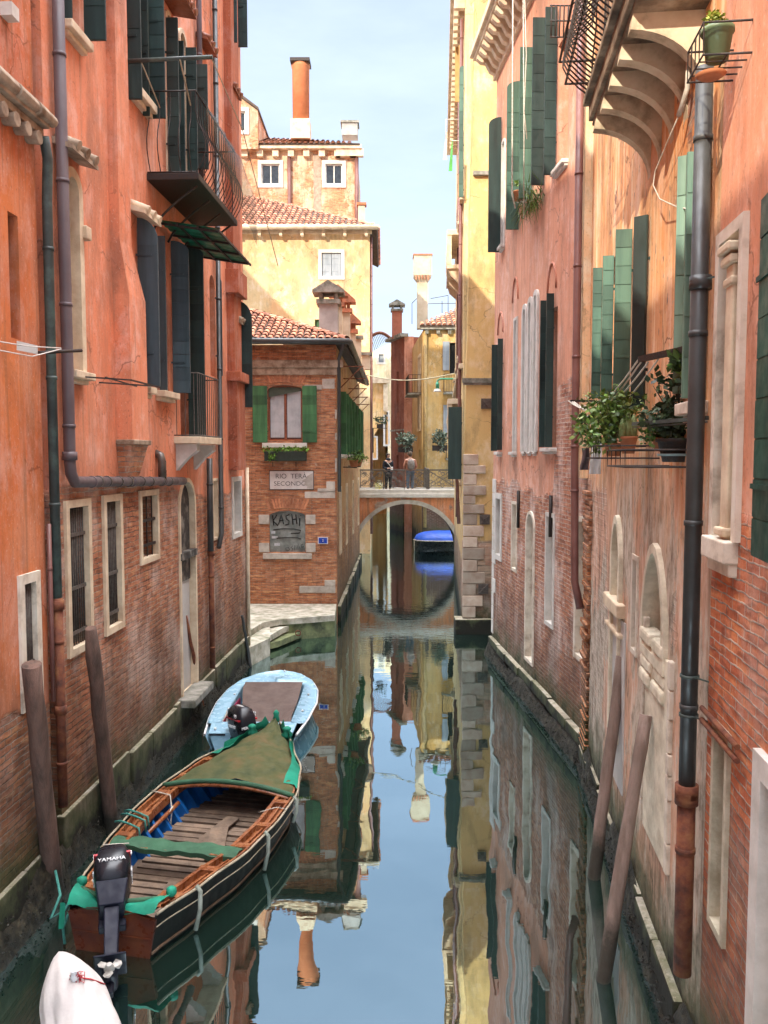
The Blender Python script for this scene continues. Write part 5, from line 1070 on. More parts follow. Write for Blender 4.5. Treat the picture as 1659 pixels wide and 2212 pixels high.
FB.finish()
OG=Wall((-5,66),(.2,66),1); ga=lambda u:(u-CX)/F*66+5; gt=OG.z(820,828)
GB=Bld('orange_house','far sunlit orange and cream house by the water, seen over the bridge railing','house',OG,[(0,-.6),(5.2,-.6),(5.2,gt),(0,gt)],wallmat('sunlit orange render',pl=(.8,.42,.14),pl2=(.8,.6,.3),br=None,algae=0,streak=.2),5)
GB.win(ga(806),ga(813),OG.z(820,990),OG.z(820,945),depth=.15,back='shut_gn',sur=(.12,.05,'whitestone')); GB.win(ga(832),ga(838),OG.z(820,960),OG.z(820,900),depth=.15,back='dark',sur=(.15,.05,'whitestone')); GB.finish()
g=MB(); g.wb(OG,0,5.4,gt,gt+.4,-.1,.4); g.wb(OG,ga(828),5.3,gt-2.2,gt-.1,0,.25); g.build('cornice',MT['stone2'],GB.root)
g=MB(); g.box((-3,43.5,-.5),((848-CX)/F*43.5,43.9,4.7)); g.build('parapet_wall',mat('dark grey stone wall',(.14,.12,.1),(.08,.07,.06)),label='low dark stone wall behind the bridge railing on the left bank',cat='wall') if False else None
# far iron roof arch
g=MB(); P=[];Q_=[]
for k in range(17): t=k/16; P.append(aty(798+50*t,737-18*math.sin(math.pi*(t*.85+.12)),60)); 
g.tube(P,.12,6); 
for k in range(1,14): a=P[k]; g.tube([a,a+V((.3,1.5,-.9+.06*k))],.02,4)
g.build('roof_arch',MT['rust'],label='thin curved iron roof arch between the far houses',cat='roof arch')
# tv aerial
g=MB(); y=50
for (a,b) in (((890,655),(890,700)),((890,655),(905,640)),((930,645),(968,638)),((968,638),(968,690)),((925,656),(990,655)),((955,650),(955,690))): g.tube([aty(*a,y),aty(*b,y)],.02,4)
g.build('antenna',MT['irongrey'],label='thin metal aerials on the ochre house roof beside its tall chimney',cat='antenna')
# hanging plants and lamp near the bridge
for (u,v,y,rx,l) in ((876,948,45,.55,'silvery shrub in a planter right behind the backpacker on the bridge'),(950,945,45,.42,'grey green trailing plant on the ochre wall right of the people')):
    p=aty(u,v,y); T=thing('balcony_plant',l,'plant',p-V((0,0,.7)),'shrubs beyond the bridge'); g=MB(); g.leaves(p,(rx,.35,.4),420,.16,droop=.3); g.leaves(p+V((.1,0,-.45)),(rx*.5,.25,.35),120,.14,droop=.5); g.build('foliage',MT['silver'],T); g=MB(); g.box((p.x-.4,y-.12,p.z-.72),(p.x+.4,y+.2,p.z-.42)); g.build('planter',MT['iron'],T)
p=aty(945,846,33); T=thing('wall_lamp','green wall lamp with a white shade hanging by the stone balcony','lamp',p)
g=MB(); g.lathe(p,[(.17,0),(.15,.02),(.1,.1),(.05,.12)],14); g.build('shade',MT['whitestone'],T); g=MB(); g.tube([p+V((0,0,.12)),p+V((0,0,.42)),p+V((.1,0,.5)),p+V((1.0,0,.5))],.035,8); g.lathe(p+V((0,0,.1)),[(.07,0),(.07,.22),(.04,.26)],10); g.build('arm',mat('turquoise metal',(.1,.45,.28)),T)
g=MB(); A=aty(775,806,34);B=aty(990,805,30); g.tube([A.lerp(B,k/16)+V((0,0,-.28*math.sin(math.pi*k/16))) for k in range(17)],.022,6); g.build('cable',mat('pale yellow cable',(.75,.68,.45)),label='pale sagging cable strung across the canal before the bridge',cat='cable')
p=aty(805,925,41); T=thing('lamp_bracket','small dark planter on an iron bracket above the left bridge end','plant',p); g=MB(); g.box((p.x-.02,40.95,p.z-1.2),(p.x+.05,41.02,p.z)); g.bar(p,p+V((.7,0,-.0)),.03); g.box((p.x+.2,40.9,p.z),(p.x+.5,41.1,p.z+.2)); g.build('bracket',MT['iron'],T); g=MB(); g.leaves(p+V((.4,0,.4)),(.35,.2,.22),120,.12); g.build('foliage',MT['leafd'],T)
# ================================================================ boats (built along local +y, stern at 0, then turned into place)
def interp(T,y):
    if y<=T[0][0]: return T[0][1]
    for (a,p),(b,q) in zip(T,T[1:]):
        if y<=b: t=(y-a)/(b-a); t=t*t*(3-2*t)*.5+t*.5; return p+(q-p)*t
    return T[-1][1]
MT['varn']=mat('varnished brown wood',(.25,.085,.03),(.13,.04,.018),sc=5,rough=.3,bump=.15,streak=False,spec=.6,c3=(.36,.16,.07))
MT['plank']=mat('grey brown planks',(.2,.14,.095),(.1,.07,.05),sc=5,rough=.8,bump=.4,tone=.3)
MT['hullblk']=mat('dark green black hull paint',(.008,.014,.012),(.005,.008,.008),sc=3,rough=.5,bump=0,spec=.2)
MT['hullred']=mat('dark mahogany paint',(.1,.022,.01),(.045,.012,.008),sc=3,rough=.35,bump=.15,c3=(.16,.045,.015))
MT['boatblue']=mat('royal blue inside paint',(.01,.13,.42),(.007,.07,.22),sc=4,rough=.5,bump=.2)
MT['railm']=mat('worn pale gunwale',(.42,.36,.26),(.25,.2,.13),sc=8,rough=.6)
MT['tarp']=mat('olive green tarpaulin',(.075,.08,.028),(.035,.05,.02),sc=3,rough=.85,bump=.8,bs=7,c3=(.12,.085,.035))
MT['tarpg']=mat('emerald green cloth',(.01,.26,.16),(.006,.15,.09),sc=3,rough=.7,bump=.5,bs=12)
MT['tarpd']=mat('faded dark green cloth',(.045,.13,.07),(.03,.08,.045),sc=4,rough=.8,bump=.6,bs=12)
MT['ropeg']=mat('blue green rope',(.06,.25,.2),(.03,.15,.13),sc=30)
MT['ropew']=mat('white rope',(.6,.56,.48),(.4,.37,.3),sc=30)
MT['obm']=mat('black outboard cowl',(.014,.015,.02),(.01,.01,.014),sc=2,rough=.3,bump=.02,spec=.4)
MT['obleg']=mat('blue black outboard leg',(.014,.016,.03),(.009,.01,.02),sc=4,rough=.5,bump=.1,spec=.2)
MT['white']=mat('white paint',(.8,.8,.8),(.7,.7,.7),rough=.4,bump=0)
MT['redp']=mat('red paint',(.5,.02,.03),rough=.4,bump=0)
MT['propm']=mat('chalky pale metal',(.5,.48,.43),(.33,.31,.28),sc=20,rough=.5)
MT['lblue']=mat('pale blue gelcoat',(.3,.5,.62),(.25,.43,.55),sc=2,rough=.25,bump=.05,spec=.6)
MT['hose']=mat('old grey hose',(.3,.33,.28),(.18,.2,.16),sc=8,rough=.7)
B=lthing('wooden_boat','long wooden boat with blue inside and an olive tarpaulin over its bow','boat',(-2.70,7.98,0),rotz=-math.atan2(1.0,4.9))
L=5.08
hb=[(0,.47),(.7,.68),(1.5,.87),(2.3,.955),(3.0,.95),(3.7,.8),(4.4,.47),(4.85,.17),(L,.02)]
hg=[(0,.46),(1.5,.44),(3,.47),(4.2,.58),(L,.74)]
bb=[(0,.40),(.7,.58),(1.5,.76),(2.3,.84),(3.0,.82),(3.7,.64),(4.4,.33),(4.85,.08),(L,.0)]
N=34; ys=[L*i/N for i in range(N+1)]
def xb(y): return interp(hb,y)
def zg(y): return interp(hg,y)
g=MB()
for s_ in (-1,1):
    g.grid([[V((s_*interp(bb,y)*.9,y,-.25)),V((s_*interp(bb,y),y,0)),V((s_*(interp(bb,y)*.45+xb(y)*.55),y,zg(y)*.5)),V((s_*xb(y),y,zg(y)))] for y in ys])
H_=g.build('hull',MT['hullblk'],B)
g=MB(); 
def tr(y,o=0): return [V((-.41,y,-.25)),V((.41,y,-.25)),V((.40+o,y,0)),V((.47+o,y-.02,.40)),V((.25,y-.03,.47)),V((0,y-.035,.50)),V((-.25,y-.03,.47)),V((-.47-o,y-.02,.40)),V((-.40-o,y,0))]
g.prism(tr(-.01),(0,.05,0)); g.box((-.42,-.03,.2),(.42,-.005,.215)); T_=g.build('transom',MT['hullred'],B)
# inner skin, ribs, floor
g=MB()
for s_ in (-1,1): g.grid([[V((s_*max(.01,interp(bb,y)-.12),y,.03)),V((s_*max(.01,xb(y)-.12),y,zg(y)-.1))] for y in ys[1:]])
for s_ in (-1,1):
    for k in range(13):
        y=1.75+k*.24; 
        if y<4.7: g.hexa([V((s_*(interp(bb,y)-.3),y,.05)),V((s_*(interp(bb,y)-.1),y,.05)),V((s_*(interp(bb,y)-.1),y+.05,.05)),V((s_*(interp(bb,y)-.3),y+.05,.05)),V((s_*(xb(y)-.19),y,zg(y)-.1)),V((s_*(xb(y)-.11),y,zg(y)-.1)),V((s_*(xb(y)-.11),y+.05,zg(y)-.1)),V((s_*(xb(y)-.19),y+.05,zg(y)-.1))])
g.build('inner_side',MT['boatblue'],B)
g=MB(); y=.1
while y<4.3: w_=interp(bb,y)-.22; g.box((-w_,y,.06+R.uniform(-.005,.005)),(w_,y+.1,.1+R.uniform(-.008,.008)),R.random()); y+=.14
g.grid([[V((-interp(bb,y_)+.13,y_,.05)),V((interp(bb,y_)-.13,y_,.05))] for y_ in [.05+i*.2 for i in range(22)]])
for (x,y,w_,l,r_) in ((.1,.45,.32,.75,.1),(.36,.62,.14,.6,.1),(.2,1.75,.22,.8,.3),(-.1,2.0,.18,.9,-.15)):
    c,s2=math.cos(r_),math.sin(r_); q=[(x+c*a-s2*b_,y+s2*a+c*b_) for a,b_ in ((0,0),(w_,0),(w_,l),(0,l))]; zk=.113+.012*abs(x+y); g.hexa([(p[0],p[1],zk) for p in q]+[(p[0],p[1],zk+.022) for p in q],R.random())
g.build('floor_boards',MT['plank'],B)
# side decks with open pockets: recessed strip, blocks, coaming
g=MB()
for s_ in (-1,1):
    Y=[.25+(4.35-.25)*i/24 for i in range(25)]
    wd=.25
    g.grid([[V((s_*(xb(y)-.03),y,zg(y)-.075)),V((s_*(xb(y)-wd),y,zg(y)-.075))] for y in Y])
    for (o0,o1,zz0,zz1) in ((wd-.045,wd,-.11,.0),(.035,.06,-.08,-.005)):
        g.grid([[V((s_*(xb(y)-o0),y,zg(y)+zz0)),V((s_*(xb(y)-o0),y,zg(y)+zz1)),V((s_*(xb(y)-o1),y,zg(y)+zz1)),V((s_*(xb(y)-o1),y,zg(y)+zz0))] for y in Y],sm=False)
    g.grid([[V((s_*(xb(y)-.12),y,zg(y)-.07)),V((s_*(xb(y)-.12),y,zg(y)-.035)),V((s_*(xb(y)-.14),y,zg(y)-.035)),V((s_*(xb(y)-.14),y,zg(y)-.07))] for y in Y],sm=False)
    for y in (.35,.95,1.55,2.1,2.75,3.3,3.8,4.25):
        x0,x1=xb(y)-.03,xb(y)-wd; a,b_=min(s_*x0,s_*x1),max(s_*x0,s_*x1); g.box((a,y,zg(y)-.075),(b_,y+.1,zg(y)-.005))
g.build('side_deck',MT['varn'],B)
g=MB()
for s_ in (-1,1): g.tube([V((s_*(xb(y)+.008),y,zg(y)+.0)) for y in ys],.014,6)
for s_ in (-1,1): g.tube([V((s_*(xb(y)+.004),y,zg(y)-.13)) for y in ys[:-2]],.007,5)
g.build('gunwale',MT['railm'],B)
g=MB(); 
for s_ in (-1,1): g.tube([V((s_*(interp(bb,y)+.012),y,.05)) for y in ys[:-1]],.018,6)
g.build('rubbing_strake',mat('worn brown strake',(.16,.1,.06)),B)
# thwarts
def thw(y,zz,m1,par=B,th=.04,w_=.2,cover=True):
    g=MB(); x=xb(y)-.1; g.box((-x,y,zz-th),(x,y+.04,zz-.004)); g.box((-x,y,zz-th),(x,y+w_,zz-th+.02)); t=g.build('thwart',MT['varn'],par)
    if cover:
        g=MB(); P=[[V((x_*1.06,y-.02+.26*j/5,zz+.025*math.sin(j/5*math.pi)+.012*math.sin(x_*9+j)+.01*math.sin(x_*23))) for x_ in [-x+2*x*i/20 for i in range(21)]] for j in range(6)]; g.grid(P)
        g.grid([[V((p.x,p.y,p.z)) for p in P[0]],[V((p.x,p.y+.005,p.z-.06)) for p in P[0]]]); g.build('cover',MT['tarpd'],t)
thw(1.32,.43,'varn')
g=MB(); P=[]; 
for x_ in [-.93+1.86*i/16 for i in range(17)]: P.append(V((x_,2.98+.02*math.cos(x_),.46+.12*(1-(x_/.93)**2))))
g.tube(P,.035,8); g.build('tarp_bow',MT['tarpd'],B)
g=MB(); g.tube([p+V((0,-.02,-.05)) for p in P],.025,6); g.build('thwart',MT['varn'],B)
# tarpaulin over the bow
g=MB(); rows=[]
for i in range(15):
    t=i/14; y=3.0+2.02*t; wl=min(xb(y)-.1,.8*(1-t)**.75+.05)-(.0); row=[]
    for j in range(17):
        q=-1+2*j/16; x=q*(wl if q<0 else max(wl,xb(y)-.06)); cr=(.12*(1-t)+.1*t)*(1-q*q); row.append(V((x,y,zg(y)+.015+cr+.022*math.sin(q*9+i*.9)*(1-abs(q))+.016*math.sin(i*1.7+q*4)+.01*math.sin(q*17-i*.6))))
    rows.append(row)
g.grid(rows); TP=g.build('tarpaulin',MT['tarp'],B)
g=MB()
for s_ in (-1,1):
    for (y0,y1) in ((3.9,4.9),) if s_<0 else ((3.2,4.85),):
        n=10; g.grid([[V((s_*(xb(y)-(.22 if s_<0 else .2)*(1-t)+.0),y,zg(y)+.1*t+.06+.02*math.sin(k*1.9))) if c==0 else V((s_*(xb(y)+.015*math.sin(k)),y,zg(y)-.02+.03*math.sin(k*2.3))) if c==1 else V((s_*(xb(y)-.06),y+.03,zg(y)+.035)) for c in (0,2,1)] for k in range(n+1) for t in [k/n] for y in [y0+(y1-y0)*t]])
g.lathe((0,5.0,.76),[(.03,0),(.06,.04),(.04,.1),(.05,.15),(.02,.19)],9)
for x_ in (-.26,.3): g.lathe((x_,4.62,.66),[(.07,0),(.09,.05),(.05,.1),(.07,.14),(.03,.17)],9)
for x_,s2 in ((-.36,-1),(.4,1)): g.grid([[V((x_+s2*.04*c,4.55-.1*c-.02*k,.7-.045*k+.01*math.sin(c*3+k))) for c in range(5)] for k in range(7)])
g.build('green_cloth',MT['tarpg'],B)
# stern cloth
g=MB(); rows=[]
for i in range(19):
    q=-1+2*i/18; row=[]
    for j in range(6):
        t=j/5; sag=.07*(1-q*q); row.append(V((q*(.47+.06*t),-.04+.3*t*(abs(q)**1.3)+.04*t,.485+.05*abs(q)-.05*(1-abs(q))*0+.03*math.sin(t*3.1)-(.05 if j==0 else 0)-sag*t*.3+.01*math.sin(q*14+j))))
    rows.append(row)
g.grid(rows)
for s_ in (-1,1): g.lathe((s_*.5,.28,.5),[(.03,0),(.055,.03),(.05,.08),(.02,.1)],9)
g.grid([[V((-.5-.02*c,-.02-.01*k,.47-.06*k+.01*math.sin(k*2+c))) for c in range(4)] for k in range(5)])
g.build('stern_cloth',MT['tarpg'],B)
g=MB()
for j,m in ((.3,0),(.38,0)): g.tube([V((q*.46,.06+.14*abs(q),.51-.02*math.cos(q*1.5)+.02*j)) for q in [-1+i/8 for i in range(17)]],.03 if j<.35 else .02,7)
g.build('rolled_cloth',MT['tarpd'],B)
# fenders made of hose, ropes
for k,(y,l) in enumerate(((.55,.42),(1.9,.42),(2.9,.3))):
    g=MB(); x=xb(y)+.03; g.tube([V((x-.03,y,zg(y)+.03)),V((x+.02,y-.01,zg(y)-.02)),V((x+.02,y-.02,zg(y)-l*.5)),V((x-.02,y-.05,zg(y)-l))],.024,8); g.build('hose_fender',MT['hose'],B)
g=MB()
for y in (1.75,1.95,2.05): g.tube([V((-xb(y)-.12,y+.1,zg(y)+.0)),V((-xb(y)-.02,y+.05,zg(y)+.04)),V((-xb(y)+.14,y,zg(y)+.035)),V((-xb(y)+.28,y-.05,zg(y)+.02)),V((-xb(y)+.3,y-.06,zg(y)-.12))],.013,6)
g.mark(); g.tube([V((-.5,.2,.5)),V((-.62,.15,.3)),V((-.72,.05,.25)),V((-.7,.2,.42)),V((-.95,.5,.5))],.016,6); g.tube([V((-.46,.1,.5)),V((-.55,0,.2)),V((-.52,-.02,.05))],.014,6)
g.build_each('mooring_rope',MT['ropeg'],B)
g=MB(); g.tube([V((-xb(2.7),2.7,zg(2.7)+.03)),V((-xb(2.7)+.3,2.62,zg(2.7)+.03)),V((-xb(2.7)+.33,2.6,.3)),V((-xb(2.7)+.36,2.5,.16)),V((-xb(2.7)+.3,2.5,.26)),V((-xb(2.7)+.37,2.55,.38))],.01,5); g.tube([V((-xb(1.2),1.2,zg(1.2)+.03)),V((-xb(1.2)+.28,1.3,zg(1.2)+.03))],.008,5); g.tube([V((xb(2.5)-.3,2.4,zg(2.5)+.01)),V((xb(2.5)-.1,2.5,zg(2.5)+.05)),V((xb(2.5)+.03,2.52,zg(2.5)+.03))],.006,5); g.tube([V((-.45,.4,.5)),V((-.3,.3,.47)),V((-.2,.32,.5))],.015,6)
g.build('white_rope',MT['ropew'],B)
g=MB(); g.tube([V((-.75,1.75,.16)),V((-.6,2.75,.34))],.03,7); g.build('oar',MT['varn'],B)
# outboards: local frame, motor upright along z, prop at bottom, then tilted
def outboard(name,label,M4,words,small=False):
    root=lthing(name,label,'outboard motor',(0,0,0)); root.matrix_world=M4
    g=MB(); rows=[]
    prof=[(-.20,.19,.10,-.02),(-.17,.24,.125,0),(-.02,.27,.14,0),(.1,.26,.135,.01),(.19,.22,.11,.02),(.225,.15,.07,.03)]
    for (z,ly,lx,sy) in prof:
        row=[]
        for k in range(24):
            a=2*math.pi*k/24; ca,sa=math.cos(a),math.sin(a); e=.45; row.append(V((lx*abs(ca)**e*(1 if ca>0 else -1),sy+.03+ly*abs(sa)**e*(1 if sa>0 else -1),z)))
        rows.append(row+[row[0]])
    g.grid(rows); g.face(rows[-1][:-1]); g.face(rows[0][:-1][::-1]); c=g.build('cowl',MT['obm'],root,bevel=0)
    g=MB(); 
    for (z,h_,o) in ((.06,.02,.003),): g.box((-.137,-.2,z),(.137,.27,z+h_))
    g.box((-.02,.24,.0),(.02,.305,.1)); g.build('stripe',MT['redp'],c)
    g=MB(); addtext(g,words[0],.05,(0,-.243,-.03),(1,0,0),(0,0,1),.004); addtext(g,words[0],.05,(.0,.05,.232),(0,1,0),(-1,0,0),.004); 
    for s_ in (1,-1): addtext(g,words[0],.055,(s_*.143,.03,-.03),(0,s_,0),(0,0,1),.004); addtext(g,words[1],.07,(s_*.14,-.1,.12),(0,s_,0),(0,0,1),.004)
    g.build('lettering',MT['white'],c)
    g=MB(); g.hexa([(-.09,-.12,-.42),(.09,-.12,-.42),(.09,.12,-.42),(-.09,.12,-.42),(-.12,-.18,-.2),(.12,-.18,-.2),(.12,.24,-.2),(-.12,.24,-.2)])
    g.hexa([(-.045,-.07,-.95),(.045,-.07,-.95),(.045,.09,-.95),(-.045,.09,-.95),(-.055,-.09,-.42),(.055,-.09,-.42),(.055,.1,-.42),(-.055,.1,-.42)])
    g.box((-.11,-.2,-.965),(.11,.12,-.945)); g.hexa([(-.02,-.06,-1.22),(.02,-.06,-1.22),(.02,.06,-1.2),(-.02,.06,-1.2),(-.04,-.07,-.95),(.04,-.07,-.95),(.04,.09,-.95),(-.04,.09,-.95)])
    g.tube([(0,-.18,-1.08),(0,-.12,-1.08),(0,.1,-1.08),(0,.16,-1.08)],[.045,.055,.05,.01],12); g.box((-.1,.1,-.5),(.1,.2,-.1)); g.tube([(-.07,.2,-.16),(-.07,.27,-.2),(-.07,.27,-.3)],.02,6); g.tube([(.07,.2,-.16),(.07,.27,-.2),(.07,.27,-.3)],.02,6)
    g.build('leg',MT['obleg'],root,bevel=.012)
    g=MB(); g.tube([(0,-.19,-1.08),(0,-.26,-1.08)],[.04,.02],12)
    for k in range(3):
        a=2*math.pi*k/3+.4; d=V((math.cos(a),0,math.sin(a))); n_=V((-math.sin(a),0,math.cos(a))); c0=V((0,-.21,-1.08))
        g.prism([c0+d*.03-n_*.02,c0+d*.055-n_*.035+V((0,.02,0)),c0+d*.085-n_*.018,c0+d*.09+n_*.012,c0+d*.06+n_*.035-V((0,.02,0)),c0+d*.03+n_*.02],(0,.008,0))
    g.build('propeller',MT['propm'],root,bevel=.004)
    g=MB(); g.tube([(.1,.25,-.18),(.12,.45,-.14),(.13,.62,-.12)],[.02,.022,.028],8); g.build('tiller',MT['obm'],root); return root
def M_(loc,rz,tilt,roll=0): return Matrix.Translation(loc)@Matrix.Rotation(rz,4,'Z')@Matrix.Rotation(roll,4,'Y')@Matrix.Rotation(tilt,4,'X')
ba=-math.atan2(1.0,4.9)
outboard('outboard_motor','black outboard motor tilted up on the stern of the long wooden boat',M_(V((-2.76,8.2,.72)),.28,math.radians(-60),.0)@Matrix.Diagonal((1.3,1.12,1.02,1)),('YAMAHA','8'))
# blue boat
A2=math.atan2(.0,1)
D=lthing('fibreglass_boat','small pale blue motor boat with a brown cover, ahead of the wooden boat','boat',(-2.25,13.72,0),rotz=0.0)
hb2=[(0,.76),(.8,.87),(1.6,.92),(2.2,.88),(2.7,.74),(3.05,.5),(3.25,.25),(3.33,.02)]; L2=3.33; hz2=[(0,.30),(1.6,.36),(L2,.5)]
x2=lambda y: interp(hb2,y); z2=lambda y: interp(hz2,y); sk=lambda y: .10*(y/L2)
ys2=[0,.4,.8,1.2,1.6,2,2.3,2.6,2.8,2.95,3.05,3.15,3.22,3.28,3.33]
g=MB()
for s_ in (-1,1): g.grid([[V((s_*x2(y)*.72+sk(y),y*.97,-.2)),V((s_*x2(y)*.86+sk(y),y*.98,.0)),V((s_*x2(y)*.96+sk(y),y,z2(y)*.6)),V((s_*x2(y)+sk(y),y,z2(y)-.05))] for y in ys2])
g.prism([V((-.56,0,-.2)),V((.56,0,-.2)),V((.6,0,0)),V((.69,0,.27)),V((.25,0,.27)),V((.2,0,.2)),V((-.3,0,.2)),V((-.35,0,.27)),V((-.69,0,.27)),V((-.6,0,0))],(0,.04,0))
HB=g.build('hull',MT['lblue'],D)
g=MB(); wd2=lambda y: .2+.1*max(0,(y-1.6))+.0
Yd=[.45+ (3.33-.45)*i/22 for i in range(23)]
for s_ in (-1,1):
    g.grid([[V((s_*(x2(y)+.012)+sk(y),y,z2(y)-.06)),V((s_*(x2(y)+.012)+sk(y),y,z2(y)-.01)),V((s_*max(.0,x2(y)-.015)+sk(y),y,z2(y)+.01)),V((s_*max(0,x2(y)-.045)+sk(y),y,z2(y)+.0)),V((s_*max(0,min(x2(y)-.19,.62 if y<2.6 else .62-(y-2.6)*1.5))+sk(y),y if y<2.55 else 2.55+(y-2.55)*.15,z2(y)+.03)),V((s_*max(0,min(x2(y)-.2,.61 if y<2.6 else .61-(y-2.6)*1.5))+sk(y),min(y,2.5),z2(y)-.02)),V((s_*max(0,min(x2(y)-.22,.6)),min(y,2.5),.02))] for y in Yd])
g.hexa([(-.7,-.01,.25),(.7,-.01,.25),(.73,.5,.27),(-.73,.5,.27),(-.7,-.01,.3),(.7,-.01,.3),(.75,.5,.33),(-.75,.5,.33)])
g.face([(-.6,.45,.06),(.6,.45,.06),(.6,2.6,.06),(-.6,2.6,.06)]); g.box((-.6,.42,.05),(.6,.5,.3))
g.build('deck',MT['lblue'],D,bevel=0)
g=MB(); g.tube([V((s_*(x2(y)+.015)+sk(y),y,z2(y)-.035)) for s_,yy in ((-1,ys2[::1]),) for y in yy]+[V((x2(y)+.015+sk(y),y,z2(y)-.035)) for y in ys2[::-1]],.022,6,False); g.build('rubbing_strake',MT['white'],D)
g=MB(); rows=[]
for i in range(17):
    t=i/16; y=2.5-1.75*t; row=[]
    for j in range(19):
        q=-1+2*j/18; xl=-.57+ (.32*max(0,(t-.15))); x=xl+(q+1)/2*(.57-xl); row.append(V((x+sk(y),y+(.1 if False else 0),z2(y)+.05-.2*t*(1-q*q*.6)-.05*t+.02*math.sin(q*7+t*9)*(t>.05)+(.03*math.sin(q*15+i*1.3) if t>.7 else 0))))
    rows.append(row)
g.grid(rows); g.build('cover',mat('grey brown canvas',(.14,.1,.085),(.1,.07,.06),sc=3,rough=.9,bump=.6,bs=9),D)
g=MB(); g.box((-.58,.55,.07),(-.2,2.2,.11)); g.prism([(-.55,.6,.08),(-.52,2.0,.08),(-.55,2.1,.28),(-.6,.6,.28)],(.02,0,0)); g.build('seat_lining',mat('magenta red lining',(.25,.01,.05),(.15,.01,.03)),D)
g=MB(); g.tube([(.38,-.02,.18),(.38,-.03,.42),(.62,-.03,.42),(.62,-.02,.18)],.022,8)
for (x,y) in ((-.62,.12),(.55,.12),(-.6,1.1),(.75,1.0),(.75,1.9),(-.66,1.9),(.1,3.2)): g.lathe((x+sk(y),y,z2(y)+.005),[(.02,0),(.02,.02),(.03,.03),(.005,.045)],8)
g.build('fitting',MT['white'],D)
g=MB(); g.hexa([(-.7,-.012,.255),(-.42,-.012,.255),(-.42,.02,.255),(-.7,.02,.255),(-.7,-.012,.285),(-.42,-.012,.285),(-.42,.02,.285),(-.7,.02,.285)]); g.box((.34,-.012,.25),(.68,.02,.285)); g.build('name_strip',MT['obm'],D)
g=MB(); g.tube([(-.57,.5,.32),(-.55,.8,.38),(-.6,1.1,.36),(-.52,.62,.2)],.01,5); g.build('rope',MT['ropew'],D)
outboard('outboard_motor','black outboard motor upright on the stern of the pale blue boat',M_(V((-2.36,13.62,.5)),.55,math.radians(-8),.0)@Matrix.Scale(1.22,4),('MERCURY','9.9'))
# covered outboard at the lower left corner
E=lthing('covered_outboard','outboard motor wrapped in a white cover tied with red cord, bottom left','outboard motor',(0,0,0))
g=MB(); c0=aty(127,2056,7.0); c1=aty(205,2345,6.25); Lc=(c1-c0).length; ax=(c1-c0).normalized(); xx=ax.cross(V((0,0,1))).normalized(); yy=xx.cross(ax).normalized(); rows=[]
for i in range(27):
    t=i/26; r=.005+.175*math.sin(min(1,t*2.4)*math.pi/2)**.7+.14*t
    row=[]
    for k in range(49):
        a=2*math.pi*k/48; f=1+.05*math.sin(a*5+t*3)*min(1,t*3)+.03*math.sin(a*11+t*9)*min(1,t*2)+.02*math.sin(a*19-t*11)*min(1,t*2)+.012*math.sin(a*31+t*5); row.append(c0+ax*(t*Lc)+xx*math.cos(a)*r*1.05*f+yy*math.sin(a)*r*1.25*f)
    rows.append(row)
g.grid(rows); cv=g.build('cover',mat('white crumpled cloth',(.6,.56,.53),(.5,.46,.44),sc=3,rough=.8,bump=1.,bs=6),E)
g=MB(); 
for tt,rr_ in ():
    i=int(tt*26); g.tube([p+(p-(c0+ax*tt*Lc)).normalized()*.006 for p in rows[i]],.007,5,False)
p=max(rows[9],key=lambda q:q.x*.9-q.y*.5+q.z*.6); pq=max(rows[11],key=lambda q:q.x); g.tube([p,(p+pq)/2+V((.01,-.01,.02)),pq],.006,5); 
for k in range(14): g.tube([p,p+V((R.uniform(-.05,.07),R.uniform(-.06,.02),R.uniform(-.06,.07))),p+V((R.uniform(-.08,.1),R.uniform(-.06,.02),R.uniform(-.1,.08)))],.004,4)
g.build('red_cord',MT['redp'],E)
g=MB(); g.lathe(p+V((0,-.02,-.02)),[(.02,0),(.04,.03),(.03,.07),(.045,.1)],9); g.build('cloth_knot',MT['white'],E)
g=MB(); 
for s_ in (-1,1): g.grid([[V((-2.35+s_*w_*.8,y,-.2)),V((-2.35+s_*w_,y,.45))] for y,w_ in ((6.3,.6),(5,.75),(3.5,.7),(2,.1))])
g.prism([V((-2.95,6.3,.45)),V((-1.75,6.3,.45)),V((-1.87,6.3,-.2)),V((-2.83,6.3,-.2))],(0,-.05,0)); g.face([V((-2.9,6.2,.3)),V((-1.8,6.2,.3)),V((-1.8,3,.3)),V((-2.9,3,.3))]) 
# blue covered boat beyond the bridge
bb_=V((3.1,43.2,0)); T=thing('covered_boat','dark boat under a royal blue cover, moored beyond the bridge arch','boat',bb_)
g=MB(); L3=3.6; 
def s3(q): return (max(0,1-abs(q)**2.6))**.5
X=[-1+2*i/20 for i in range(21)]
g.grid([[bb_+V((q*1.55*1.0,-.85*s3(q)*f,z)) for (f,z) in ((.55,-.2),(.8,.1),(1,.55),(1.02,.62))] for q in X]); g.grid([[bb_+V((q*1.55,.85*s3(q)*f,z)) for (f,z) in ((.8,.1),(1,.55))] for q in X]); g.build('hull',mat('black green hull',(.01,.012,.012),rough=.3),T)
g=MB(); g.grid([[bb_+V((q*1.56,-.87*s3(q)*math.cos(k*math.pi/10),.6+.48*math.sin(k*math.pi/10)*s3(q)**.8)) for k in range(11)] for q in X]); g.build('cover',mat('royal blue cover',(.01,.07,.4),(.008,.05,.28),sc=2,rough=.5,bump=.3,bs=5),T)
g=MB(); g.tube([bb_+V((q*1.57,-.88*s3(q),.6)) for q in X],.03,6); g.tube([bb_+V((-1.53,-.1,.6)),bb_+V((-1.5,-.1,.0))],.03,6); g.build('gunwale',MT['railm'],T)
